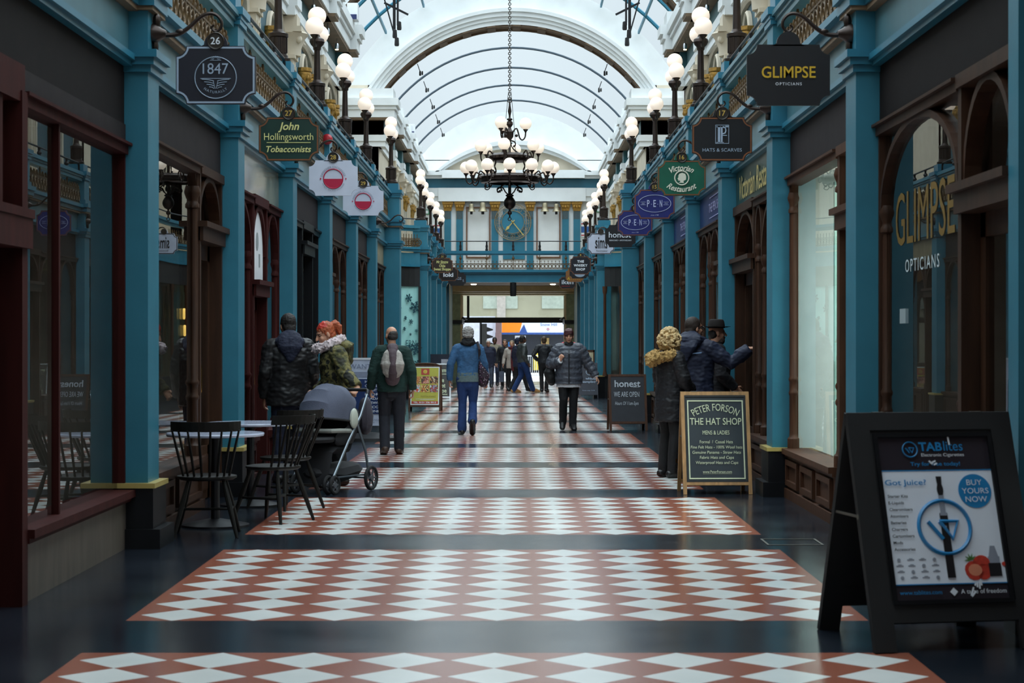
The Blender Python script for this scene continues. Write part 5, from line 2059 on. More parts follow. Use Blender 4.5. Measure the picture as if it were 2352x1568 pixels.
# --- designer exchange board, flat with a heavy round base
e = empty('pavement_board', (-2.22, 29.4, zf(29.4)), label='white and navy designer list board on a black rubber base behind the backpack', cat='pavement sign')
z0 = zf(29.4)
m = MB()
m.lathe([(.44, 0), (.43, .05), (.3, .09), (.12, .12)], (-2.12, 29.3, z0), 28)
m.build('rubber_base', BLACK, e)
m = MB()
m.box(-2.52, 29.38, z0+.22, -1.93, 29.42, z0+1.23)
m.build('panel', M('panel_white', '#c3cce0', .4), e)
m = MB()
m.box(-2.50, 29.365, z0+.40, -1.95, 29.385, z0+.93)
m.build('navy_field', M('field_navy', '#1d3566', .4), e)
m = MB()
for i, t in enumerate(('HERMES', 'CHANEL', 'LOUIS VUITTON', 'DIOR', 'PRADA', 'LOEWE', 'GUCCI', 'CELINE')):
    m.text(t, (-2.08, 29.355, z0+.89-.064*i), .036, w=.22 if len(t) < 10 else .34, bold=.01)
m.build('white_lettering', INKW, e)
m = MB()
m.text('WANTED', (-2.2, 29.37, z0+1.12), .07, w=.46)
for i in range(5):
    m.box(-2.45, 29.374, z0+1.03-.02*i, -1.98, 29.379, z0+1.036-.02*i)
m.text('DESIGNER EXCHANGE', (-2.2, 29.37, z0+.31), .03, w=.46)
m.text('BIRMINGHAM', (-2.2, 29.37, z0+.265), .022, w=.3)
m.build('grey_lettering', M('lettering_grey_blue', '#7f8aa5', .5), e)
m = MB()
m.box(-2.53, 29.37, z0+1.22, -1.92, 29.43, z0+1.25)
m.box(-2.53, 29.37, z0+.92, -1.92, 29.42, z0+.935)
m.build('white_edge', WHITE, e)

# ------------------------------------------------------------------ cafe tables and chairs
TBL = M('table_top_pale', '#b9c1d6', .12, var=.05)
CH = M('chair_black', '#12100d', .55, spec=.25, var=.25, scale=15)
def cafe_table(x, y, label):
    z0 = zf(y)
    e = empty('cafe_table', (x, y, z0), label=label, cat='table', group='round cafe tables')
    m = MB()
    m.lathe([(.385, .72), (.39, .735), (.385, .745)], (x, y, z0), 40)
    m.build('table_top', TBL, e)
    m = MB()
    m.lathe([(.1, .7), (.1, .72)], (x, y, z0), 16)
    m.lathe([(.035, .04), (.035, .71)], (x, y, z0), 16)
    m.build('column', BLACKM, e)
    m = MB()
    m.lathe([(.27, 0), (.27, .015), (.2, .03), (.05, .06)], (x, y, z0), 32)
    m.build('base', BLACKM, e)
cafe_table(-2.30, 15.45, 'nearer round cafe table with pale top, by the blue pilaster on the left')
cafe_table(-2.28, 17.35, 'farther round cafe table with pale top, behind the nearer one')
def chair():
    """spindle back chair facing +y"""
    e = empty('spindle_chair', (0, 0, 0))
    m = MB()
    m.lathe([(.2, .425), (.225, .44), (.225, .455), (.19, .462), (.05, .452)], (0, 0, 0), 28)
    m.build('seat', CH, e)
    for sx_, sy_ in ((-1, -1), (1, -1), (-1, 1), (1, 1)):
        m = MB()
        a, b = Vector((.13*sx_, .13*sy_, .43)), Vector((.235*sx_, .24*sy_, 0))
        m.tube([a, a*.6+b*.4, a*.25+b*.75, b], [.014, .021, .017, .012], 8)
        m.build('leg', CH, e)
    m = MB()
    for sx_ in (-1, 1):
        m.tube([(.185*sx_, -.185, .2), (.185*sx_, .19, .2)], .011, 6)
    m.tube([(-.185, 0, .2), (.185, 0, .2)], .011, 6)
    m.build('stretcher', CH, e)
    def pt(t, z):
        a = R(-90 + 62*t)
        q = .19 + .09*(z - .45)/.4
        return Vector((q*1.02*math.cos(a)*1.02, q*math.sin(a) - .09*(z-.45)/.4, z))
    for i in range(8):
        t = -1 + 2*i/7
        m = MB()
        m.tube([pt(t*.95, .45), pt(t*.97, .62), pt(t, .81)], [.009, .011, .008], 6)
        m.build('spindle', CH, e)
    m = MB()
    n = 14
    for i in range(n):
        a, b = pt(-1.12 + 2.24*i/n, .80), pt(-1.12 + 2.24*(i+1)/n, .80)
        o = Vector((0, .012, 0))
        u = Vector((0, -.012, .075))
        m.add([a, b, b+u, a+u, a+o, b+o, b+u+o, a+u+o], [(0, 1, 2, 3), (7, 6, 5, 4), (3, 2, 6, 7), (1, 0, 4, 5)] + ([(0, 3, 7, 4)] if i == 0 else []) + ([(2, 1, 5, 6)] if i == n-1 else []))
    m.build('top_rail', CH, e)
    return e
pc = chair()
for i, (x, y, r, lab) in enumerate(((-2.25, 14.72, 6, 'black spindle back chair nearest the camera, its back turned to us'),
                                    (-1.89, 15.86, 62, 'black spindle back chair on the aisle side of the nearer cafe table'),
                                    (-1.93, 17.05, 50, 'black spindle back chair at the farther cafe table, beside the man in the leather jacket'))):
    o = pc if i == 0 else copy_tree(pc)
    o.matrix_basis = Matrix.Translation((x, y, 0)) @ Matrix.Rotation(R(r), 4, 'Z')
    tag(o, lab, 'chair', 'spindle back cafe chairs')

# ------------------------------------------------------------------ pushchair
def pushchair(loc, rz):
    e = empty('pushchair', loc, rz, label='black and grey pushchair with a raised hood, pushed by the red haired woman', cat='pushchair')
    T = Matrix.Translation(Vector(loc)) @ Matrix.Rotation(rz, 4, 'Z')
    GREY = M('hood_grey', '#4c5061', .85, var=.08, bump=.2, bscale=120)
    SEAT = M('pushchair_black', '#1b1b1f', .8, var=.2)
    SIL = M('tube_silver', '#7f8890', .35, metal=.8)
    # hood: ribs swinging about a hinge, front is +y
    m = MB(T)
    H = Vector((0, .0, .70))
    na, nt_ = 10, 12
    vs = []
    for i in range(na+1):
        a = R(8 + 128*i/na)
        for j in range(nt_+1):
            t = math.pi*j/nt_
            rr = .36 * (math.sin(t)**.55 if 0 < t < math.pi else 0)
            bulge = 1 + .03*math.cos(i*math.pi)
            vs.append(H + Vector((-.235*math.cos(t), rr*math.cos(a)*bulge, rr*math.sin(a)*bulge*.98)))
    k = nt_+1
    m.add(vs, [(i*k+j, i*k+j+1, (i+1)*k+j+1, (i+1)*k+j) for i in range(na) for j in range(nt_)], 0, True)
    m.build('hood', GREY, e)
    m = MB(T)
    m.tube([H + Vector((-.235*math.cos(math.pi*j/nt_), .37*math.sin(math.pi*j/nt_)**.55*math.cos(R(6)) if 0 < j < nt_ else 0, (.37*math.sin(math.pi*j/nt_)**.55*math.sin(R(6)) if 0 < j < nt_ else 0))) for j in range(nt_+1)], .012, 6)
    m.build('hood_trim', SEAT, e)
    m = MB(T)
    m.tube([(0, -.16, .86), (0, -.17, .6), (0, -.08, .42), (0, .16, .44), (0, .24, .40), (0, .28, .2)], [(.2, .04), (.2, .05), (.2, .06), (.2, .05), (.19, .04), (.17, .03)], 12, xref=(1, 0, 0), cap=True)
    for sg in (-1, 1):
        m.tube([(sg*.2, -.15, .72), (sg*.21, -.05, .56), (sg*.2, .16, .52)], [(.03, .12), (.03, .1), (.025, .06)], 8, xref=(1, 0, 0), cap=True)
    m.build('seat', SEAT, e)
    m = MB(T)
    m.tube([(-.23, -.02, .6), (-.24, .18, .61), (-.2, .28, .61), (0, .32, .61), (.2, .28, .61), (.24, .18, .61), (.23, -.02, .6)], .022, 8)
    m.build('bumper_bar', M('foam_grey', '#8a8c86', .7), e)
    m = MB(T)
    m.lathe([(.2, 0), (.22, .03), (.21, .05)], (0, .30, .50), 20)
    m.box(-.045, .36, .55, .045, .40, .63)
    m.build('tray', SEAT, e)
    m = MB(T)
    m.tube([(0, -.28, .2), (0, .0, .17), (0, .2, .19)], [(.2, .09), (.2, .11), (.17, .09)], 10, xref=(1, 0, 0), cap=True)
    m.build('basket', SEAT, e)
    for sg in (-1, 1):
        m = MB(T)
        m.tube([(sg*.24, -.33, .95), (sg*.24, -.2, .74), (sg*.25, .05, .5), (sg*.22, .3, .14)], .013, 8)
        m.tube([(sg*.24, -.14, .66), (sg*.26, -.26, .4), (sg*.27, -.32, .13)], .013, 8)
        m.tube([(sg*.22, .3, .16), (sg*.24, -.3, .16)], .01, 6)
        m.build('frame', SIL, e)
        m = MB(T)
        m.ell((sg*.25, -.06, .72), (.03, .07, .1), 10, 8)
        m.build('hinge_cover', M('hinge_pale', '#b8bcb0', .5) if sg < 0 else SEAT, e)
    m = MB(T)
    m.tube(curve([(-.24, -.33, .95), (-.22, -.365, .985), (-.15, -.38, .99), (.15, -.38, .99), (.22, -.365, .985), (.24, -.33, .95)]), .017, 8)
    m.build('handle', BLACK, e)
    RUB = M('rubber_tyre', '#19191b', .8)
    def wheel(x, y, r, wd):
        m = MB(T)
        m.torus((x, y, r), r-.018, .018, (1, 0, 0), 24, 8)
        w_ = m.build('wheel', RUB, e)
        m = MB(T)
        m.lathe([(.03, -wd), (.035, 0), (.03, wd)], (x, y, r), 10, ax=(1, 0, 0))
        for i in range(6):
            a = 2*math.pi*i/6
            m.bar((x, y + .02*math.cos(a), r + .02*math.sin(a)), (x, y + (r-.03)*math.cos(a), r + (r-.03)*math.sin(a)), .014, .014)
        m.torus((x, y, r), r-.034, .006, (1, 0, 0), 20, 5)
        m.build('spokes', M('hub_grey', '#55575c', .5), w_)
    for sg in (-1, 1):
        for d in (-.035, .035):
            wheel(sg*.22 + d, .31, .095, .012)
        wheel(sg*.285, -.33, .125, .016)
    m = MB(T)
    m.tube([(-.3, -.33, .125), (.3, -.33, .125)], .01, 6)
    m.build('axle', SIL, e)
    # bag hung on the handle
    return e
pushchair((-1.73, 18.93, zf(18.93)), R(154))
m = MB()
m.tube([(-1.40, 19.28, .62), (-1.40, 19.28, .72), (-1.40, 19.28, .85)], [(.07, .1), (.08, .12), (.06, .07)], 10, cap=True)
tag(m.build('changing_bag', M('bag_plum', '#3a3640', .8, var=.3, bump=.3, bscale=30)), 'dark plum changing bag hanging on the pushchair handle', 'bag')

# ------------------------------------------------------------------ way out and street beyond
yp = YEND + 4
z0 = zf(yp)
GREENP = M('portal_green', '#8aa08c', .5, var=.2)
m = MB()
for s in (-1, 1):
    m.box(s*2.36, 71.4, z0-.1, s*2.95, YEND+.2, 3.6)
struct('wall_portal_piers', m, TEALD)
m = MB()
for s in (-1, 1):
    m.box(s*2.42, YEND+.2, z0-.1, s*6.4, yp+.3, 3.6)
m.box(-2.45, YEND+.6, 3.32, 2.45, YEND+1.4, 3.56)
m.box(-2.45, YEND+1.4, 3.27, 2.45, YEND+2.4, 3.56)
m.box(-2.45, YEND+2.4, 3.22, 2.45, yp+.3, 3.56)
struct('wall_portal', m, M('portal_cream', '#c9bb94', .6, var=.08))
for s in (-1, 1):
    m = MB()
    for i in range(4):
        y = YEND + .7 + .8*i
        m.box(s*2.05, y, z0, s*2.42, y+.05, 3.22)
        m.box(s*2.03, y-.02, z0, s*2.07, y+.07, 3.2, 1)
    door_n[0] += 1
    o = m.build('door_%d' % door_n[0], [GREENP, CREAMD])
    o['kind'] = 'structure'
    m = MB()
    m.box(s*2.0, YEND+.6, 2.06, s*2.42, yp, 2.2)
    for i in range(5):
        m.tube([(s*2.05, YEND+.75+.75*i, 2.2), (s*1.98, YEND+.75+.75*i, 2.3), (s*1.9, YEND+.75+.75*i, 2.22)], .04, 6)
    trim(m, BLACKM)
win_n[0] += 1
e = empty('window_%d' % win_n[0], (.2, yp, 2.8), kind='structure')
m = MB()
m.box(-2.0, yp, 2.12, 2.42, yp+.12, 2.34)
m.box(-1.9, yp, 2.34, -1.8, yp+.1, 3.25)
m.box(2.25, yp, 2.34, 2.32, yp+.1, 3.25)
m.build('frame', BLACKM, e)
m = MB()
m.quad((-1.8, yp+.05, 2.34), (2.25, yp+.05, 2.34), (2.25, yp+.05, 3.24), (-1.8, yp+.05, 3.24))
m.build('glass', GLASSC, e)

m = MB()
m.box(-14, yp, z0-.3, 16, 130, z0-.004)
struct('street', m, M('street_paving', '#c2bfbc', .5, var=.15, scale=2))
# added warm lights under the bridge, put there to brighten the way out
for i, x in enumerate((-1.5, 0, 1.5)):
    m = MB()
    m.lathe([(.1, 0), (.1, .02), (.07, .025)], (x, 73.2, 3.54), 14, ax=(0, 0, -1))
    tag(m.build('fill_light', M('fill_light_glow', '#ffe3b0', .4, var=.02, emit=60.)), 'added round warm fill light under the footbridge, %s' % ('left of the black spotlight', 'behind the black spotlight', 'right of the black spotlight')[i], 'lamp', 'added fill lights under the footbridge')
# station entrance across the street
e = empty('station_entrance', (.8, 99, z0), label='station entrance with orange and white sign seen through the far doorway', cat='building')
m = MB()
m.box(-1.2, 99.4, z0, 6, 104, 1.75)
m.build('dark_front', M('entrance_dark', '#1d2330', .4), e)
m = MB()
m.box(-1.2, 99, 1.68, 6, 99.4, 2.4)
m.build('sign_box', M('sign_box_white', '#d3dcf0', .5, var=.02, emit=.15), e)
m = MB()
m.prism([(-.62, 98.98, 1.78), (.28, 98.98, 1.78), (.42, 98.98, 2.3), (-.62, 98.98, 2.3)], (0, .03, 0))
m.build('orange_panel', M('sign_orange', '#ea7d0a', .5, var=.03, emit=.2), e)
m = MB()
m.prism([(.28, 98.97, 1.78), (.68, 98.97, 1.78), (.51, 98.97, 2.2)], (0, .03, 0))
m.box(-1.2, 98.97, 1.68, 6, 99.0, 1.775)
m.text('Snow Hill', (1.35, 98.97, 2.19), .14, align='L', w=.85)
m.build('blue_lettering', M('sign_blue_ink', '#2b4d92', .4), e)
m = MB()
m.torus((1.74, 98.96, 1.95), .05, .015, (0, 1, 0), 16, 5)
m.build('red_mark', REDP, e)
m = MB()
m.box(.05, 99.3, .45, .6, 99.38, 1.62)
m.build('white_panel', WHITE, e)
for x0, x1, za, zb, mt in ((1.0, 1.35, -.15, .9, M('ticket_yellow', '#d9c24a', .5)), (1.4, 1.8, .9, 1.5, M('poster_ochre', '#9a7f4a', .5)), (-.3, -.1, .0, 1.3, M('poster_blue_strip', '#2a6aa8', .5))):
    m = MB()
    m.box(x0, 99.3, za, x1, 99.38, zb)
    m.build('notice', mt, e)
# grey building and facade behind
e = empty('office_building', (-2, 112, z0), label='beige office facade beyond the station entrance', cat='building')
m = MB()
m.box(-14, 112, z0, 16, 114, 8.6)
m.build('facade', M('facade_beige', '#a5a189', .6, var=.15, scale=.4), e)
m = MB()
for i in range(8):
    x = -12 + 3.4*i
    m.box(x, 111.94, 3.2, x+2.0, 112, 4.3)
    m.box(x, 111.94, 5.5, x+2.0, 112, 8)
m.build('window_band', M('facade_glass', '#aeb8ac', .2), e)
m = MB()
m.box(-1.0, 111.8, z0, -.5, 112, 8.5)
m.build('pier', M('facade_pier', '#b9b0a8', .6), e)
e = m = MB()
m.box(-2.6, 98, z0, -.95, 98.3, 2.6)
tag(m.build('grey_kiosk', M('kiosk_grey', '#c3c6d6', .5)), 'pale grey kiosk wall left of the orange station sign', 'kiosk')
m = MB()
m.box(-.93, 97.4, z0, -.62, 97.9, 2.5)
tag(m.build('brick_column', M('column_plum_brick', '#6d5557', .7)), 'plum brick column beside the pale grey kiosk', 'column')
# traffic signal
e = empty('traffic_signal', (-1.42, 88, z0), label='black traffic signal seen from the side in the far doorway', cat='traffic light')
m = MB()
m.lathe([(.06, 0), (.05, 2.7)], (-1.5, 88, z0), 10)
m.build('post', BLACKM, e)
m = MB()
m.box(-1.45, 87.85, 1.0, -1.22, 88.1, 2.15)
m.build('head', BLACK, e)
for i in range(3):
    m = MB()
    z = 1.88 - .32*i
    m.prism([(-1.22, 87.85, z+.12), (-.94, 87.85, z+.02), (-.94, 87.85, z-.03), (-1.22, 87.85, z-.1)], (0, .22, 0))
    m.build('visor', BLACKM, e)
# railings
def rails(name, x0, x1, y, zb, zt, n, mat, label):
    e = empty(name, ((x0+x1)/2, y, z0), label=label, cat='railing')
    m = MB()
    m.bar((x0, y, zt), (x1, y, zt), .05, .05)
    m.bar((x0, y, zb), (x1, y, zb), .05, .05)
    m.build('rail', mat, e)
    m = MB()
    for i in range(n+1):
        x = x0 + (x1-x0)*i/n
        m.bar((x, y, z0 if i in (0, n) else zb), (x, y, zt), .02, .02)
    m.build('bars', mat, e)
rails('street_railing', -.45, 2.3, 86, z0+.12, z0+.98, 30, M('railing_white', '#c9ccd2', .4), 'white street railing behind the far walkers')
rails('yellow_barrier', 1.85, 2.75, 82, z0+.1, z0+.95, 5, M('barrier_yellow', '#c9b83a', .5), 'yellow street barrier behind the grey puffer coat')
# ------------------------------------------------------------------ people
TMP = bpy.data.scenes.new('tmp_people')
def remesh(mb, voxel, smooth=2, noise_amp=0., noise_scale=20.):
    """fuses overlapping closed shapes into one continuous surface; returns verts, faces"""
    me = bpy.data.meshes.new('tmp')
    me.from_pydata(mb.v, [], mb.f)
    bm = bmesh.new()
    bm.from_mesh(me)
    bmesh.ops.recalc_face_normals(bm, faces=bm.faces)
    bm.to_mesh(me)
    bm.free()
    ob = bpy.data.objects.new('tmp', me)
    TMP.collection.objects.link(ob)
    md = ob.modifiers.new('r', 'REMESH')
    md.mode = 'VOXEL'
    md.voxel_size = voxel
    if smooth:
        sm = ob.modifiers.new('s', 'SMOOTH')
        sm.factor = .5
        sm.iterations = smooth
    vl = TMP.view_layers[0]
    vl.update()
    dg = vl.depsgraph
    ev = ob.evaluated_get(dg)
    r = ev.to_mesh()
    vs = [v.co.copy() for v in r.vertices]
    ns = [v.normal.copy() for v in r.vertices]
    fs = [tuple(p.vertices) for p in r.polygons]
    ev.to_mesh_clear()
    bpy.data.objects.remove(ob)
    bpy.data.meshes.remove(me)
    if noise_amp:
        vs = [v + n * (noise_amp * (noise.noise(v * noise_scale) + .6 * noise.noise(Vector((v.x, v.y, v.z * 1.8)) * noise_scale * 2.2))) for v, n in zip(vs, ns)]
    return vs, fs

def skin_obj(name, vf, mats, parent, T, matfn=None):
    vs, fs = vf
    m = MB(T)
    m.add(vs, fs, 0, True)
    if matfn:
        for i, f in enumerate(fs):
            c = sum((vs[k] for k in f), Vector()) / len(f)
            m.m[i] = matfn(c)
    return m.build(name, mats, parent, sharp=180)

SKIN = M('skin', '#c99478', .55, var=.06, scale=12)
SKIND = M('skin_dark', '#5c3d2c', .55, var=.06)
EYE = M('eye_dark', '#2a2320', .3)
LIP = M('lips', '#a05a50', .5)

BASE = dict(pelvis=(0, 0, .96), waist=(0, .005, 1.10), chest=(0, .01, 1.28), neck=(0, -.015, 1.46), head=(0, .02, 1.625),
            hipL=(-.095, 0, .93), kneeL=(-.10, .015, .51), ankL=(-.10, -.03, .09), toeL=(-.115, .15, .03),
            hipR=(.095, 0, .93), kneeR=(.10, .015, .51), ankR=(.10, -.03, .09), toeR=(.115, .15, .03),
            shL=(-.185, -.01, 1.415), elL=(-.245, -.04, 1.14), wrL=(-.25, .05, .89),
            shR=(.185, -.01, 1.415), elR=(.245, -.04, 1.14), wrR=(.25, .05, .89))

def person(label, loc, rz, H, pose=None, voxel=.007, skin=None, head_yaw=0., head_pitch=0., grip=(.35, .35), hands=(None, None), face=True):
    """makes the body (one continuous mesh) and returns a dict with joints, frames and the object"""
    k = H / 1.75
    J = {n: Vector(p) * k for n, p in {**BASE, **(pose or {})}.items()}
    T = Matrix.Translation(Vector(loc)) @ Matrix.Rotation(R(rz), 4, 'Z')
    HM = Matrix.Rotation(R(head_yaw), 3, 'Z') @ Matrix.Rotation(R(head_pitch), 3, 'X')
    hc = J['head']
    m = MB()
    # torso
    m.tube([J['pelvis'] - Vector((0, 0, .07*k)), J['pelvis'], J['waist'], J['chest'], J['chest']*.4 + J['neck']*.6, J['neck']],
           [(.15*k, .1*k), (.165*k, .115*k), (.14*k, .1*k), (.165*k, .115*k), (.15*k, .095*k), (.06*k, .06*k)], 16, xref=(1, 0, 0), cap=True)
    m.tube([J['shL'], (J['shL']+J['shR'])/2 + Vector((0, 0, .02*k)), J['shR']], [.055*k, .07*k, .055*k], 10, cap=True)
    m.tube([J['neck'] - Vector((0, 0, .03*k)), J['neck']*.5 + (hc + HM @ Vector((0, -.02, -.06))*k)*.5, hc + HM @ Vector((0, -.02, -.05))*k], [.06*k, .055*k, .055*k], 12, cap=True)
    for s in 'LR':
        m.tube([J['hip'+s], J['hip'+s]*.5 + J['knee'+s]*.5, J['knee'+s], J['knee'+s]*.65 + J['ank'+s]*.35 - Vector((0, .012*k, 0)), J['ank'+s]], [.085*k, .073*k, .052*k, .052*k, .036*k], 10, cap=True)
        a, t = J['ank'+s], J['toe'+s]
        m.tube([a - Vector((0, .02*k, .035*k)), a*.5 + t*.5, t], [(.035*k, .035*k), (.04*k, .032*k), (.038*k, .022*k)], 8, cap=True)
        m.tube([J['sh'+s], J['sh'+s]*.5 + J['el'+s]*.5, J['el'+s], J['el'+s]*.6 + J['wr'+s]*.4, J['wr'+s]], [.052*k, .044*k, .037*k, .036*k, .025*k], 10, cap=True)
    # head
    def hp(x, y, z):
        return hc + HM @ (Vector((x, y, z)) * k)
    def he(c, r, n=14, q=10):
        m.ell(hp(*c), [v*k for v in r], n, q, rot=HM)
    he((0, -.012, .03), (.074, .092, .088))
    he((0, .02, -.04), (.06, .07, .075))
    he((0, .055, -.092), (.032, .028, .024))
    he((0, .066, .028), (.05, .024, .016))
    for sg in (-1, 1):
        he((sg*.076, -.008, -.012), (.012, .021, .033), 8, 6)
        he((sg*.04, .062, -.03), (.02, .02, .018), 8, 6)
        he((sg*.03, .070, .002), (.014, .012, .01), 8, 6)
    m.tube([hp(0, .088, .012), hp(0, .1, -.01), hp(0, .112, -.032)], [.009*k, .011*k, .015*k], 8, cap=True)
    he((0, .088, -.068), (.024, .012, .010), 8, 6)
    # hands: palm, four unequal fingers and a thumb, all fused with the wrist
    for i, s in enumerate('LR'):
        w0, e0 = J['wr'+s], J['el'+s]
        sg = -1 if s == 'L' else 1
        if hands[i]:
            d, n = Vector(hands[i][0]).normalized(), Vector(hands[i][1]).normalized()
        else:
            d = (w0 - e0).normalized()
            n = Vector((-sg, 0, 0))
        n = (n - d*n.dot(d)).normalized()
        t = d.cross(n) * sg
        g = grip[i]
        m.tube([w0 - d*.01*k, w0 + d*.03*k, w0 + d*.085*k], [(.027*k, .02*k), (.038*k, .017*k), (.04*k, .015*k)], 10, xref=t, cap=True)
        for f, (off, L) in enumerate(((.03, .076), (.0105, .084), (-.0095, .078), (-.029, .06))):
            p = w0 + d*.085*k + t*off*k
            a = g*.7
            pts = [p - d*.015*k, p]
            for seg in (.46, .3, .24):
                dv = d*math.cos(a) + n*math.sin(a)
                p = p + dv*L*seg*k
                pts.append(p)
                a += g*1.5
            m.tube(pts, [.0095*k, .0095*k, .009*k, .0085*k, .0075*k], 7, cap=True)
        p = w0 + d*.025*k + t*.028*k
        d1 = (d*.65 + t*.7 + n*.35).normalized()
        d2 = (d*.9 + t*.15 + n*(.35 + g*.5)).normalized()
        m.tube([p, p + d1*.045*k, p + d1*.045*k + d2*.032*k, p + d1*.045*k + d2*.055*k], [.015*k, .0125*k, .011*k, .009*k], 7, cap=True)
    def mf(c):
        q = HM.inverted() @ (c - hc) / k
        if face and q.y > .055:
            for sg in (-1, 1):
                if ((q.x - sg*.03)/.015)**2 + ((q.z - .002)/.006)**2 < 1:
                    return 1
                if ((q.x - sg*.031)/.021)**2 + ((q.z - .021)/.0045)**2 < 1:
                    return 1
            if (q.x/.024)**2 + ((q.z + .067)/.0085)**2 < 1:
                return 2
        return 0
    ob = skin_obj('person', remesh(m, voxel, 2), [skin or SKIN, EYE, LIP], None, T, mf)
    # put the origin at the feet
    L = Vector(loc)
    ob.data.transform(T.inverted())
    ob.matrix_basis = T
    tag(ob, label, 'person')
    return dict(J=J, k=k, T=T, ob=ob, hp=hp, HM=HM, hc=hc, vox=voxel)

def trousers(P, mat, rad=(.1, .088, .068, .068, .058), name='trousers', amp=.004, low=.02, hipr=(.18, .13)):
    J, k = P['J'], P['k']
    m = MB()
    m.tube([J['pelvis'] - Vector((0, 0, .09*k)), J['pelvis'], J['waist']], [(hipr[0]*.92*k, hipr[1]*k), (hipr[0]*k, hipr[1]*k), (hipr[0]*.86*k, hipr[1]*.9*k)], 16, xref=(1, 0, 0), cap=True)
    for s in 'LR':
        h, n, a = J['hip'+s], J['knee'+s], J['ank'+s]
        end = a + (a - n).normalized()*low*k
        m.tube([h, h*.5 + n*.5, n, n*.6 + a*.4 - Vector((0, .008*k, 0)), end], [r*k for r in rad], 12, cap=True)
    return skin_obj(name, remesh(m, max(.009, P['vox']), 1, amp*k, 18), mat, P['ob'], P['T'])

def shoes(P, mat, sole=None, big=1., boot=0.):
    J, k = P['J'], P['k']
    for s in 'LR':
        a, t = J['ank'+s], J['toe'+s]
        f = (t - a)
        f.z = 0
        f = f.normalized() if f.length > .02 else Vector((0, 1, 0))
        u = (t - a).normalized()
        down = J['ank'+s] - J['knee'+s]
        down.normalize()
        t = t + u*.022*k
        heel = a + down*.055*k - u*.04*k
        m = MB()
        b = big*k
        m.tube([heel, heel*.65 + t*.35 + Vector((0, 0, .006)), heel*.3 + t*.7, t], [(.047*b, .047*b), (.049*b, .05*b), (.054*b, .042*b), (.047*b, .032*b)], 10, cap=True)
        m.tube([a - Vector((0, .02*k, .035*k)), a*.5 + t*.5 + Vector((0, 0, .012*k)), t], [(.05*b, .05*b), (.054*b, .047*b), (.05*b, .035*b)], 10, cap=True)
        top = a - down*(.02 + boot)*k
        m.tube([a + down*.03*k, top], [.055*b, .054*b + boot*.04], 10, cap=True)
        o = skin_obj('shoe', remesh(m, max(.007, P['vox']*.9), 1), mat, P['ob'], P['T'])

def coat(P, mat, hem=.82, body=((.20, .15), (.18, .14), (.2, .145), (.19, .125)), sleeve=(.078, .068, .062, .056, .046), name='jacket', amp=.006, ns=14, puff=0., cuff=1., collar=.0, vox=None, flare=0., matfn=None, nparts=None):
    J, k = P['J'], P['k']
    m = MB()
    pts = [J['pelvis'] + Vector((0, 0, (hem - .96)*k)), J['pelvis'] + Vector((0, 0, (hem - .96)*.4*k)), J['waist'], J['chest'], J['chest']*.35 + J['neck']*.65, J['neck'] + Vector((0, 0, .0))]
    rad = [((body[0][0]+flare)*k, (body[0][1]+flare)*k), (body[0][0]*k, body[0][1]*k), (body[1][0]*k, body[1][1]*k), (body[2][0]*k, body[2][1]*k), (body[3][0]*k, body[3][1]*k), (.085*k, .085*k)]
    if puff:
        # quilted rings
        P2, R2 = [], []
        for i in range(len(pts)-1):
            n = max(1, int((pts[i+1]-pts[i]).length / .03))
            for j in range(n):
                t = j/n
                P2.append(pts[i].lerp(pts[i+1], t))
                R2.append([rad[i][q]*(1-t) + rad[i+1][q]*t for q in (0, 1)])
        P2.append(pts[-1])
        R2.append(list(rad[-1]))
        for p, r in zip(P2, R2):
            b = puff*k*(abs(math.sin(math.pi*p.z/(.105*k)))**.6 - .4)
            r[0] += b
            r[1] += b
        pts, rad = P2, [tuple(r) for r in R2]
    m.tube(pts, rad, 22, xref=(1, 0, 0))
    m.tube([J['shL'], (J['shL']+J['shR'])/2 + Vector((0, 0, .01*k)), J['shR']], [sleeve[0]*k, .09*k, sleeve[0]*k], 12, cap=True)
    for s in 'LR':
        a, e, w_ = J['sh'+s], J['el'+s], J['wr'+s]
        w_ = e + (w_ - e)*cuff
        ps = [a, a*.5 + e*.5, e, e*.5 + w_*.5, w_]
        rs = [r*k for r in sleeve]
        if puff:
            P2, R2 = [], []
            L = 0
            for i in range(4):
                n = 5
                for j in range(n):
                    t = j/n
                    P2.append(ps[i].lerp(ps[i+1], t))
                    R2.append(rs[i]*(1-t) + rs[i+1]*t)
            P2.append(ps[-1])
            R2.append(rs[-1])
            for i in range(len(P2)):
                if i:
                    L += (P2[i]-P2[i-1]).length
                R2[i] += puff*k*(abs(math.sin(math.pi*L/(.1*k)))**.6 - .4)
            ps, rs = P2, R2
        m.tube(ps, rs, 12)
    if collar:
        m.tube([J['neck'] - Vector((0, 0, .03*k)), J['neck'] + Vector((0, .005, collar*k))], [(.095*k, .095*k), (.085*k, .085*k)], 14, xref=(1, 0, 0))
    return skin_obj(name, remesh(m, vox or max(.009, P['vox']), 1, amp*k, ns), mat, P['ob'], P['T'], matfn)

def blob(P, name, mat, fn, voxel=None, smooth=1, amp=0., ns=30, matfn=None):
    """a garment, hair or other worn piece given by shapes in the person's own frame"""
    m = MB()
    fn(m)
    return skin_obj(name, remesh(m, voxel or max(.007, P['vox']), smooth, amp, ns), mat, P['ob'], P['T'], matfn)

def hair_cap(P, m, back=.0, low=-.03, r=1.0, fringe=.07):
    k, hp, HM = P['k'], P['hp'], P['HM']
    m.ell(hp(0, -.022, .042), [.08*k*r, .094*k*r, .088*k*r], 16, 12, rot=HM)
    m.ell(hp(0, -.05, low), [.072*k*r, .06*k*r, .07*k*r], 14, 10, rot=HM)
    for sg in (-1, 1):
        m.ell(hp(sg*.064, -.02, .02), [.02*k*r, .05*k, .05*k], 10, 8, rot=HM)

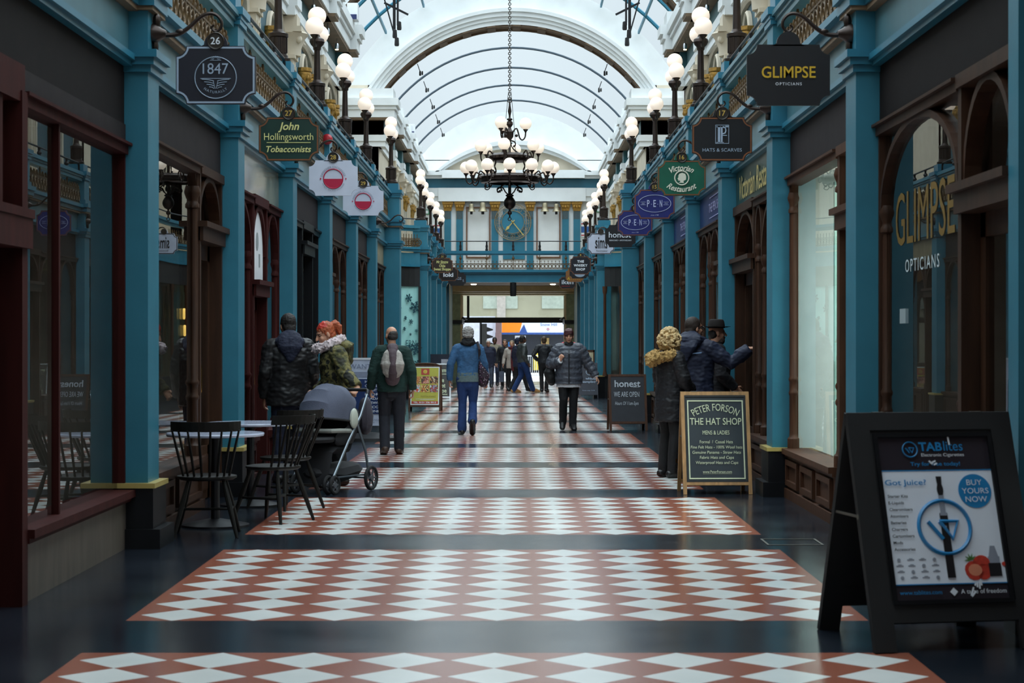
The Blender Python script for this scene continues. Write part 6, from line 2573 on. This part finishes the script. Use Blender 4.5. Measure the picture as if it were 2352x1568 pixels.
def fur(P, name, mat, centers, r, n, seed, voxel=.009, spread=.02):
    rnd = random.Random(seed)
    def f(m):
        for c in centers:
            m.ell(c, r*.9, 10, 8)
            for i in range(n):
                d = Vector((rnd.uniform(-1, 1), rnd.uniform(-1, 1), rnd.uniform(-1, 1))).normalized()
                p = Vector(c) + d*r*.55
                m.tube([p, p + d*(r*.55 + rnd.uniform(0, spread))], [r*.3, r*.06], 5)
    return blob(P, name, mat, f, voxel, 1, .004, 60)

HB = M('hair_dark_brown', '#1d1613', .6, var=.3, scale=60, bump=.3, bscale=200)
LEATH = M('black_leather', '#1b1a1c', .45, var=.25, bump=.12, bscale=25)
NAVYC = M('navy_cloth', '#1b2036', .8, var=.2, bump=.2, bscale=60)
DENIM = M('blue_denim_jacket', '#36618a', .8, var=.35, scale=7, bump=.25, bscale=90)
JEANS = M('blue_jeans', '#1c3869', .85, var=.25, scale=6, bump=.2, bscale=90)
JEANSD = M('dark_jeans', '#1c2338', .85, var=.2, bump=.2, bscale=90)
BLACKT = M('black_trousers', '#121215', .8, var=.25, bump=.15, bscale=60)
GREENC = M('dark_green_fleece', '#17332e', .9, var=.2, bump=.25, bscale=80)
PUFF = M('grey_puffer', '#4c505a', .45, var=.2, scale=5, bump=.25, bscale=35)
SHOEB = M('black_shoe', '#151313', .4, var=.2)
SHOEBR = M('brown_shoe', '#3c281c', .5, var=.3)

# ---- man in a leather jacket
x, y = -2.27, 20.2
P = person('person in a black leather jacket with navy hood, back turned, beside the cafe chairs', (x, y, zf(y)), 12, 1.76,
           pose=dict(head=(-.01, .03, 1.63), kneeR=(.11, .04, .51)), head_yaw=18, head_pitch=-6, face=True)
trousers(P, JEANSD)
shoes(P, SHOEB)
coat(P, LEATH, hem=.80, body=((.235, .16), (.235, .16), (.245, .17), (.235, .14)), sleeve=(.09, .082, .075, .07, .058), amp=.012, ns=9)
J, k, hp = P['J'], P['k'], P['hp']
blob(P, 'hood', NAVYC, lambda m: (m.tube([J['neck'] + Vector((-.10, .04, -.0)), J['neck'] + Vector((-.11, -.07, .0)), J['neck'] + Vector((0, -.12, .0)), J['neck'] + Vector((.11, -.07, .0)), J['neck'] + Vector((.10, .04, -.0))], [.045, .055, .06, .055, .045], 10, cap=True),
     m.tube([J['neck'] + Vector((0, -.10, .02)), J['neck'] + Vector((0, -.14, -.06)), J['neck'] + Vector((0, -.15, -.17))], [(.14, .06), (.13, .055), (.05, .03)], 12, xref=(1, 0, 0), cap=True)), amp=.006, ns=16)
blob(P, 'hair', HB, lambda m: hair_cap(P, m), amp=.004, ns=70)

# ---- woman with the pushchair
CAMO = ramp_mat('camouflage', [(0, '#2b2a1c'), (.42, '#4b4a2a'), (.5, '#6b6338'), (.58, '#1f2018')], 9, .8)
HR = M('hair_copper', '#a8502a', .55, var=.3, scale=40, bump=.4, bscale=120)
HRED = M('hair_band_red', '#c0392b', .5, var=.1)
FURW = M('fur_pinkish_white', '#d3c2c4', .9, var=.12, scale=30, bump=.4, bscale=150)
x, y = -1.73, 19.84
P = person('person with copper hair in a camouflage parka with white fur hood, holding the pushchair', (x, y, zf(y)), 104, 1.70,
           pose=dict(chest=(0, .03, 1.29), neck=(0, .05, 1.45), head=(0, .13, 1.595), shL=(-.19, .03, 1.40), elL=(-.33, -.04, 1.17), wrL=(-.50, -.13, 1.04), shR=(.18, .04, 1.40), elR=(.24, .02, 1.14), wrR=(.16, .2, .98)),
           head_yaw=8, head_pitch=-20, grip=(.8, .6), hands=((( -.6, .5, -.5), (0, .3, -1)), None))
trousers(P, BLACKT)
shoes(P, SHOEB, boot=.12)
coat(P, CAMO, hem=.80, body=((.215, .17), (.205, .165), (.21, .165), (.19, .14)), sleeve=(.088, .082, .076, .072, .06), amp=.014, ns=11)
J, k, hp = P['J'], P['k'], P['hp']
cs = []
for i in range(11):
    a = math.pi*2*(i/11)
    cs.append(J['neck'] + Vector((.125*math.cos(a), .04 + .13*math.sin(a), .035 - .05*math.sin(a))))
fur(P, 'fur_trim', FURW, cs, .058, 46, 5, voxel=.007, spread=.008)
blob(P, 'hood', CAMO, lambda m: m.tube([J['neck'] + Vector((0, -.06, .05)), J['neck'] + Vector((0, -.14, .0)), J['neck'] + Vector((0, -.16, -.1))], [(.13, .07), (.15, .09), (.09, .05)], 12, xref=(1, 0, 0), cap=True), amp=.01, ns=12)
def redhair(m):
    hair_cap(P, m, r=1.03)
    m.tube([hp(0, -.09, .07), hp(0, -.13, .07), hp(0, -.16, .02), hp(0, -.155, -.05)], [.03*k, .045*k, .045*k, .025*k], 10, cap=True)
blob(P, 'hair', [HR, HRED], redhair, amp=.007, ns=45, matfn=lambda c: 1 if (P['HM'].inverted() @ (c - P['hc'])).z/k > .075 and (P['HM'].inverted() @ (c - P['hc'])).y/k > -.03 else 0)

# ---- man with the rucksack
x, y = -1.535, 25.5
P = person('balding person in dark green carrying a grey and brown rucksack, walking away', (x, y, zf(y)), 6, 1.68,
           pose=dict(head=(-.01, .02, 1.635), kneeL=(-.1, .06, .52), ankL=(-.1, -.10, .11), toeL=(-.11, .05, .03), ankR=(.1, .05, .09), toeR=(.12, .22, .03), elL=(-.265, -.03, 1.14), wrL=(-.285, .06, .90), elR=(.27, -.05, 1.14), wrR=(.285, .0, .89)), head_yaw=28, grip=(.55, .7), face=True)
trousers(P, M('charcoal_trousers', '#1d1f28', .85, var=.2), rad=(.105, .095, .08, .075, .07))
shoes(P, SHOEBR, big=1.1)
coat(P, GREENC, hem=.86, body=((.205, .155), (.2, .15), (.205, .15), (.18, .125)), sleeve=(.078, .074, .07, .065, .054), amp=.01, ns=10, collar=.05)
J, k, hp = P['J'], P['k'], P['hp']
blob(P, 'hair', M('hair_greying', '#3f3a38', .7, var=.3, scale=60), lambda m: (m.ell(hp(0, -.045, -.015), [.077*k, .066*k, .06*k], 14, 10, rot=P['HM']), m.ell(hp(0, -.062, .02), [.068*k, .05*k, .055*k], 14, 10, rot=P['HM'])), amp=.003, ns=70)
# rucksack, worn: a thing of its own
T = P['T']
pk = empty('rucksack', T @ Vector((0, -.2, 1.2)), label='grey and brown rucksack on the back of the balding person in green', cat='rucksack')
BAGG, BAGB = M('bag_light_grey', '#a9a29a', .7, var=.25, scale=9, bump=.4, bscale=18), M('bag_plum_brown', '#54444a', .75, var=.2)
m = MB()
b0 = Vector((0, -.19*k, 0))
m.tube([b0 + Vector((0, .01, 1.06*k)), b0 + Vector((0, -.03, 1.13*k)), b0 + Vector((0, -.05, 1.24*k)), b0 + Vector((0, -.02, 1.38*k)), b0 + Vector((0, .03, 1.45*k))], [(.08, .06), (.135, .09), (.16, .1), (.125, .08), (.06, .05)], 14, xref=(1, 0, 0), cap=True)
skin_obj('body', remesh(m, .009, 2, .006, 14), BAGG, pk, T)
m = MB()
m.tube([b0 + Vector((0, -.04, 1.04*k)), b0 + Vector((0, -.10, 1.12*k)), b0 + Vector((0, -.125, 1.23*k)), b0 + Vector((0, -.09, 1.38*k)), b0 + Vector((0, .0, 1.47*k))], [(.055, .03), (.06, .04), (.045, .04), (.055, .035), (.08, .05)], 10, xref=(1, 0, 0), cap=True)
m.tube([b0 + Vector((0, .02, 1.02*k)), b0 + Vector((0, .0, 1.06*k))], [(.09, .07), (.1, .07)], 12, xref=(1, 0, 0), cap=True)
skin_obj('centre_panel', remesh(m, .009, 1, .005, 20), BAGB, pk, T)
for sg in (-1, 1):
    m = MB()
    m.tube([b0 + Vector((sg*.05, .03, 1.46*k)), b0 + Vector((sg*.11, .12, 1.50*k)), b0 + Vector((sg*.15, .22, 1.47*k)), b0 + Vector((sg*.17, .33, 1.36*k)), b0 + Vector((sg*.17, .34, 1.2*k))], [(.035, .012)]*5, 8, xref=(1, 0, 0))
    m.T = T
    m.build('shoulder_strap', BAGB, pk)

# ---- woman in the denim jacket
x, y = -.672, 31.2
P = person('person in a blue denim jacket, jeans and grey knitted hat walking away down the aisle', (x, y, zf(y)), 2, 1.72,
           pose=dict(kneeL=(-.09, .03, .51), ankL=(-.10, -.01, .09), toeL=(-.12, .16, .03), hipR=(.09, 0, .93), kneeR=(.08, .05, .52), ankR=(.07, -.26, .23), toeR=(.07, -.20, .06), elL=(-.29, -.05, 1.15), wrL=(-.30, .03, .90), elR=(.27, -.03, 1.15), wrR=(.30, .06, .88)), head_yaw=-3, grip=(.5, .6), face=False)
trousers(P, JEANS, rad=(.105, .088, .068, .07, .078), low=.0)
shoes(P, SHOEB)
coat(P, DENIM, hem=.97, body=((.185, .14), (.175, .13), (.2, .14), (.19, .125)), sleeve=(.078, .07, .064, .06, .05), amp=.008, ns=14)
J, k, hp = P['J'], P['k'], P['hp']
blob(P, 'shirt_hem', M('shirt_sage', '#5d6f70', .8, var=.1), lambda m: m.tube([J['pelvis'] + Vector((0, 0, -.09)), J['pelvis'] + Vector((0, 0, .06))], [(.19, .145), (.18, .135)], 18, xref=(1, 0, 0)), amp=.004)
blob(P, 'scarf', BLACKT, lambda m: (m.torus(J['neck'] + Vector((0, .01, .04)), .085, .045, (0, 0, 1), 20, 10), m.torus(J['neck'] + Vector((0, .01, .085)), .075, .035, (0, 0, 1), 20, 10)), amp=.012, ns=20)
KNIT = M('knit_grey', '#a9a4a0', .95, var=.35, scale=45, bump=.8, bscale=70)
blob(P, 'knitted_hat', KNIT, lambda m: (m.ell(hp(0, -.012, .055), [.098*k, .108*k, .1*k], 18, 14), m.ell(hp(0, -.03, -.0), [.094*k, .098*k, .06*k], 16, 10)), amp=.012, ns=42)
bg_ = empty('shoulder_bag', P['T'] @ Vector((.24, .0, 1.0)), label='dark patterned shoulder bag hanging at the side of the denim jacket', cat='bag')
PRINT = ramp_mat('bag_print', [(0, '#c9b6c4'), (.2, '#2a1a26'), (.6, '#241821'), (.7, '#5a3050')], 26, .7, 'dots')
m = MB()
m.tube([(.245, .0, .86), (.25, -.02, .96), (.22, -.03, 1.08), (.19, -.04, 1.2)], [(.09, .11), (.095, .12), (.06, .08), (.015, .02)], 12, xref=(1, 0, 0), cap=True)
skin_obj('bag_body', remesh(m, .009, 1, .008, 14), PRINT, bg_, P['T'])
m = MB(P['T'])
m.tube([(.19, -.04, 1.2), (.18, -.13, 1.38), (.15, -.08, 1.5), (.14, .02, 1.49), (.16, .14, 1.38)], [(.02, .006)]*5, 6)
m.build('strap', M('strap_dark', '#241d26', .7), bg_)

# ---- person in the grey puffer coat, facing us
x, y = 1.0, 33.0
P = person('person in a grey quilted puffer coat walking towards us, one hand raised to the chest', (x, y, zf(y)), 180, 1.72,
           pose=dict(head=(0, .03, 1.63), kneeR=(.09, .06, .52), ankR=(.10, -.05, .14), toeR=(.11, .07, .05), kneeL=(-.08, .03, .51), ankL=(-.07, .02, .09), toeL=(-.09, .2, .03),
                     shR=(.18, -.01, 1.41), elR=(.315, -.02, 1.13), wrR=(.16, .19, 1.20), elL=(-.33, -.06, 1.16), wrL=(-.47, .0, .93)), head_yaw=0, head_pitch=-4, grip=(.4, 1.0), hands=(None, ((-.35, .3, .75), (-.6, -.6, .1))), voxel=.006)
trousers(P, BLACKT, rad=(.105, .092, .075, .072, .066))
shoes(P, SHOEB, boot=.1)
coat(P, PUFF, hem=.80, body=((.235, .18), (.22, .17), (.225, .17), (.2, .14)), sleeve=(.098, .095, .088, .08, .062), amp=.006, ns=26, puff=.024, vox=.009)
J, k, hp = P['J'], P['k'], P['hp']
blob(P, 'shirt_hem', WHITE, lambda m: m.tube([J['pelvis'] + Vector((0, 0, -.215)), J['pelvis'] + Vector((0, 0, -.1))], [(.215, .165), (.2, .15)], 18, xref=(1, 0, 0)), amp=.006)
for s in 'LR':
    d = (J['wr'+s] - J['el'+s]).normalized()
    m = MB(P['T'])
    m.tube([J['wr'+s] - d*.01, J['wr'+s] + d*.022], .047, 12)
    m.build('cuff', WHITE, P['ob'])
blob(P, 'collar', M('collar_black', '#19191c', .7), lambda m: m.tube([J['neck'] + Vector((0, -.0, -.03)), J['neck'] + Vector((0, .005, .03)), J['neck'] + Vector((0, .0, .06))], [(.105, .105), (.095, .1), (.085, .09)], 16, xref=(1, 0, 0)), amp=.006)
blob(P, 'red_lining', M('lining_red', '#c23c46', .7, var=.1), lambda m: [m.tube([J['neck'] + Vector((sg*.10, .07, -.03)), J['neck'] + Vector((sg*.13, .0, .02)), J['neck'] + Vector((sg*.08, -.07, .04))], [.022, .03, .03], 8, cap=True) for sg in (-1, 1)], amp=.004)
fur(P, 'hood_trim', M('fur_grey', '#6a6560', .9, var=.3, scale=30), [J['neck'] + Vector((.175*math.cos(a), -.05 + .09*math.sin(a), -.0 + .015*math.sin(2*a))) for a in [math.pi*(-.05 + 1.1*i/8) + math.pi*0 for i in range(9)] for q in (0,)] + [J['neck'] + Vector((sg*.17, -.02, -.01)) for sg in (-1, 1)], .04, 14, 9)
m = MB(P['T'])
m.tube([J['neck'] + Vector((0, .11, -.02)), J['chest'] + Vector((0, .205, .04)), J['chest'] + Vector((0, .2, -.1)), J['waist'] + Vector((0, .195, 0)), J['pelvis'] + Vector((0, .2, -.15))], [(.012, .006)]*5, 6, xref=(1, 0, 0))
m.build('zip', M('zip_dark', '#26282e', .5), P['ob'])
HBR = M('hair_burgundy', '#4a1c20', .5, var=.3, scale=50, bump=.3, bscale=150)
def bh(m):
    hair_cap(P, m, r=1.06)
    for i in range(6):
        q = -.055 + .022*i
        m.tube([hp(q*.8, .03, .115), hp(q*.9 + .005, .075, .085), hp(q + .012, .09, .045 - .008*i)], [.02*k, .02*k, .01*k], 8, cap=True)
blob(P, 'hair', HBR, bh, voxel=.006, amp=.004, ns=60)
m = MB()
m.tube([(.3, -.05, .86), (.33, -.06, .98), (.30, -.06, 1.1)], [(.09, .13), (.1, .14), (.05, .08)], 12, xref=(1, 0, 0), cap=True)
o = skin_obj('shoulder_bag', remesh(m, .01, 1, .006, 14), BLACK, None, P['T'])
tag(o, 'black shoulder bag under the arm of the grey puffer coat', 'bag')

# ---- blonde woman with curls
BLOND = M('hair_blonde_curls', '#cfb07c', .6, var=.35, scale=35, bump=.6, bscale=90)
FURT = M('fur_tan', '#a8864f', .9, var=.4, scale=30, bump=.4, bscale=150)
x, y = 1.77, 21.0
P = person('person with curly blonde hair in a long black coat with tan fur hood', (x, y, zf(y)), -62, 1.62, pose=dict(head=(0, .04, 1.62), elR=(.26, .03, 1.15), wrR=(.17, .2, 1.02), elL=(-.25, .0, 1.14), wrL=(-.19, .17, .96)), head_yaw=6, grip=(.6, .6), voxel=.008)
trousers(P, BLACKT, rad=(.1, .088, .07, .066, .058))
shoes(P, SHOEB, boot=.2)
coat(P, M('black_quilted_coat', '#15151a', .6, var=.25, bump=.3, bscale=20), hem=.66, body=((.205, .165), (.19, .155), (.2, .155), (.185, .13)), sleeve=(.084, .08, .074, .068, .055), amp=.01, ns=12, puff=.006)
J, k, hp = P['J'], P['k'], P['hp']
rnd = random.Random(11)
def curls(m):
    hair_cap(P, m, r=1.15)
    m.ell(hp(0, -.055, -.02), [.122*k, .112*k, .13*k], 16, 12)
    for i in range(520):
        a = rnd.uniform(0, 2*math.pi)
        t = rnd.uniform(-.75, 1)
        r = math.sqrt(max(0, 1-t*t))
        d = Vector((r*math.cos(a), r*math.sin(a), t))
        if d.y > .45 and t < .75:
            continue
        p = hp(d.x*(.125 + .03*noise.noise(d*2.5)) * (1.12 - .25*d.z), -.045 + d.y*(.135 + .03*noise.noise(d*3 + Vector((3, 1, 2)))), -.012 + d.z*.15)
        m.ell(p, rnd.uniform(.009, .019)*k, 7, 5)
blob(P, 'hair', BLOND, curls, voxel=.0055, smooth=0, amp=.004, ns=110)
cs = [J['neck'] + Vector((.16*math.cos(a), -.05 + .13*math.sin(a), -.02 - .03*abs(math.sin(a)))) for a in [math.pi + math.pi*i/9 for i in range(10)]]
fur(P, 'fur_trim', FURT, cs + [J['neck'] + Vector((-.06, -.2, -.06)), J['neck'] + Vector((.06, -.2, -.06)), J['neck'] + Vector((0, -.22, -.1))], .062, 44, 4, voxel=.007, spread=.012)
m = MB(P['T'])
m.ring([(.15, -.02, .17), (.15, .02, .17), (.15, .02, .21), (.15, -.02, .21)], [(.15, -.012, .178), (.15, .012, .178), (.15, .012, .202), (.15, -.012, .202)], (.004, 0, 0))
m.build('boot_buckle', BRASS, P['ob'])

# ---- man in the navy anorak, arm stretched to the door
x, y = 2.08, 21.6
P = person('person in a navy anorak with glasses, right arm stretched towards the shop door', (x, y, zf(y)), -38, 1.75,
           pose=dict(shR=(.19, .0, 1.41), elR=(.40, .15, 1.24), wrR=(.58, .24, 1.40), elL=(-.26, -.02, 1.14)), head_yaw=-26, grip=(.4, .5), voxel=.008, hands=(None, ((.8, .5, .1), (0, .2, -1))))
trousers(P, BLACKT)
shoes(P, SHOEB)
ANO = M('navy_anorak', '#182038', .7, var=.2, bump=.25, bscale=20)
coat(P, ANO, hem=.74, body=((.245, .18), (.24, .175), (.245, .175), (.225, .145)), sleeve=(.098, .092, .085, .08, .064), amp=.014, ns=9)
J, k, hp = P['J'], P['k'], P['hp']
blob(P, 'hood', ANO, lambda m: (m.tube([J['neck'] + Vector((-.12, .05, .02)), J['neck'] + Vector((-.13, -.08, .03)), J['neck'] + Vector((0, -.13, .03)), J['neck'] + Vector((.13, -.08, .03)), J['neck'] + Vector((.12, .05, .02))], [.05, .06, .065, .06, .05], 10, cap=True),
     m.tube([J['neck'] + Vector((0, -.1, .03)), J['neck'] + Vector((0, -.16, -.05)), J['neck'] + Vector((0, -.17, -.16))], [(.16, .06), (.15, .055), (.07, .03)], 12, xref=(1, 0, 0), cap=True)), amp=.008, ns=12)
blob(P, 'hair', M('hair_cropped_brown', '#2c2019', .7, var=.3, scale=60), lambda m: hair_cap(P, m, r=1.01), amp=.002, ns=90)
def glasses(P):
    m = MB(P['T'])
    hp, k = P['hp'], P['k']
    for sg in (-1, 1):
        m.tube([hp(sg*.055, .09, .005), hp(sg*.078, .06, .008), hp(sg*.082, -.01, .0)], .0045*k, 6)
        m.torus(hp(sg*.032, .098, .0), .021*k, .004*k, P['HM'] @ Vector((0, 1, 0)), 14, 5)
    m.bar(hp(-.01, .105, .005), hp(.01, .105, .005), .005, .005)
    m.build('glasses', BLACK, P['ob'])
glasses(P)
m = MB(P['T'])
m.bar(J['chest'] + Vector((.06, -.178, .06)), J['chest'] + Vector((.2, -.15, .075)), .006, .012, up=(0, 0, 1))
m.build('pale_piping', M('piping_blue', '#7fa0c8', .5), P['ob'])

# ---- man in the black hat
x, y = 2.40, 22.3
P = person('bearded person in a black brimmed hat and long dark coat, facing the shop door', (x, y, zf(y)), -80, 1.70, pose=dict(elL=(-.25, .0, 1.14), wrL=(-.2, .18, .98), elR=(.25, .0, 1.14), wrR=(.2, .18, .98)), head_yaw=0, grip=(.6, .6), voxel=.008)
trousers(P, BLACKT)
shoes(P, SHOEB)
coat(P, M('dark_overcoat', '#17161b', .8, var=.25, bump=.2, bscale=40), hem=.6, body=((.215, .17), (.2, .165), (.21, .165), (.19, .13)), sleeve=(.084, .08, .074, .07, .056), amp=.01, ns=11, collar=.06)
hp, k = P['hp'], P['k']
m = MB(P['T'])
c = hp(0, -.01, .06)
m.lathe([(.165, .012), (.167, .016), (.16, .016), (.13, .006), (.1, .012), (.097, .02), (.1, -.004), (.13, -.002)], c, 28)
m.lathe([(.099, .01), (.098, .035), (.092, .07), (.082, .092), (.06, .1), (.03, .09), (.001, .084)], c, 28)
m.build('brimmed_hat', M('felt_black_brown', '#1c1614', .9, var=.15), P['ob'])
blob(P, 'beard', M('beard_grey_brown', '#4a3a30', .8, var=.3, scale=50), lambda m: (m.ell(hp(0, .045, -.09), [.058*k, .05*k, .05*k], 12, 10, rot=P['HM']), m.ell(hp(0, .09, -.055), [.03*k, .015*k, .012*k], 8, 6, rot=P['HM'])), amp=.006, ns=60)
blob(P, 'hair', HB, lambda m: m.ell(hp(0, -.05, -.01), [.078*k, .06*k, .07*k], 12, 10, rot=P['HM']), amp=.004, ns=60)

# ---- walkers at the far end
def far_person(label, x, y, rz, H, pose, coatm, trm, hairm=None, hem=.8, body=((.2, .15), (.185, .14), (.2, .15), (.185, .125)), skin=None, yaw=0, shoe=None, hairr=1.03, legs=(.1, .088, .07, .066, .06), cr=1.0):
    P = person(label, (x, y, zf(y)), rz, H, pose=pose, voxel=.011, head_yaw=yaw, skin=skin)
    trousers(P, trm, rad=legs)
    shoes(P, shoe or SHOEB, big=1.1)
    coat(P, coatm, hem=hem, body=body, amp=.008, ns=12, sleeve=tuple(r*cr for r in (.08, .072, .066, .06, .05)), vox=.012)
    if hairm:
        blob(P, 'hair', hairm, lambda m: hair_cap(P, m, r=hairr), voxel=.011, amp=.005, ns=50)
    return P
STEP = dict(kneeL=(-.1, .12, .53), ankL=(-.1, .1, .12), toeL=(-.11, .27, .06), kneeR=(.1, -.05, .51), ankR=(.1, -.22, .12), toeR=(.11, -.06, .03), elL=(-.26, -.1, 1.15), wrL=(-.27, -.05, .9), elR=(.26, -.02, 1.15), wrR=(.27, .1, .9))
P = far_person('elderly person with white hair and glasses in a navy coat walking towards us', -.85, 66.5, 180, 1.66, STEP, NAVYC, M('grey_trousers', '#3c4454', .8), M('hair_white', '#c9c4c0', .7, var=.1), hem=.72, body=((.22, .17), (.215, .165), (.22, .165), (.195, .13)))
glasses(P)
P = far_person('dark haired person in a beige jacket behind the white haired walker', -.66, 69.2, 178, 1.76, STEP, M('beige_jacket', '#8f8570', .8), JEANSD, HB, skin=SKIND)
P = far_person('person in a pale coat with a long dark red scarf, facing us', -.03, 62.6, 172, 1.62, dict(elR=(.28, -.03, 1.14), wrR=(.3, .05, .92)), M('pale_coat', '#b3a89c', .8), BLACKT, M('hair_ash_blonde', '#8a7358', .6, var=.3), hem=.78)
J = P['J']
blob(P, 'scarf', M('scarf_dark_red', '#5a1c22', .9, var=.25, bump=.3), lambda m: (m.torus(J['neck'] + Vector((0, .02, .03)), .08, .045, (0, 0, 1), 16, 8), m.tube([J['neck'] + Vector((-.05, .11, .0)), J['chest'] + Vector((-.05, .17, -.05)), J['pelvis'] + Vector((-.06, .17, -.2))], [(.07, .03)]*3, 8, xref=(1, 0, 0), cap=True)), voxel=.011, amp=.006)
m = MB(P['T'])
m.box(.26, -.06, .28, .40, .12, .62)
m.tube([(.33, -.03, .62), (.31, .0, .84), (.31, .05, .86), (.33, .09, .62)], .006, 5)
tag(m.build('carrier_bag', M('bag_slate', '#4c5566', .6)), 'slate grey carrier bag held by the person with the red scarf', 'bag')
P = far_person('brown haired person in black just behind the red scarf', -.27, 64.6, 176, 1.66, STEP, BLACKT, BLACKT, M('hair_brown', '#5a4030', .6, var=.3), hem=.6)
STRIDE = dict(kneeR=(.1, .16, .52), ankR=(.11, .30, .10), toeR=(.12, .48, .04), kneeL=(-.1, .0, .51), ankL=(-.1, -.24, .09), toeL=(-.11, -.06, .03), elR=(.25, -.06, 1.14), wrR=(.25, .08, .9))
P = far_person('person in a grey leather jacket, jeans and tan boots striding across to the right', .30, 60.0, -68, 1.77, STRIDE, M('grey_leather', '#3f4341', .4, var=.2), JEANS, HB, hem=.92, shoe=M('tan_boot', '#a3743f', .6), legs=(.115, .105, .09, .085, .08), skin=SKIND)
P = far_person('person in a dark navy hood half hidden behind the grey leather jacket', .16, 61.4, -60, 1.70, STRIDE, NAVYC, BLACKT, NAVYC, hairr=1.15)
P = far_person('person in a short black jacket walking away with hands in pockets, at the far end', .98, 60.5, 0, 1.74, dict(elL=(-.34, -.08, 1.16), wrL=(-.21, .06, 1.0), elR=(.34, -.08, 1.16), wrR=(.21, .06, 1.0), kneeL=(-.08, .05, .51), ankL=(-.07, -.05, .09), toeL=(-.08, .12, .03), ankR=(.07, -.02, .1)), M('black_jacket', '#15171d', .6), BLACKT, M('hair_fair_brown', '#4a3826', .6), hem=.9, cr=1.08)
bpy.data.scenes.remove(TMP)
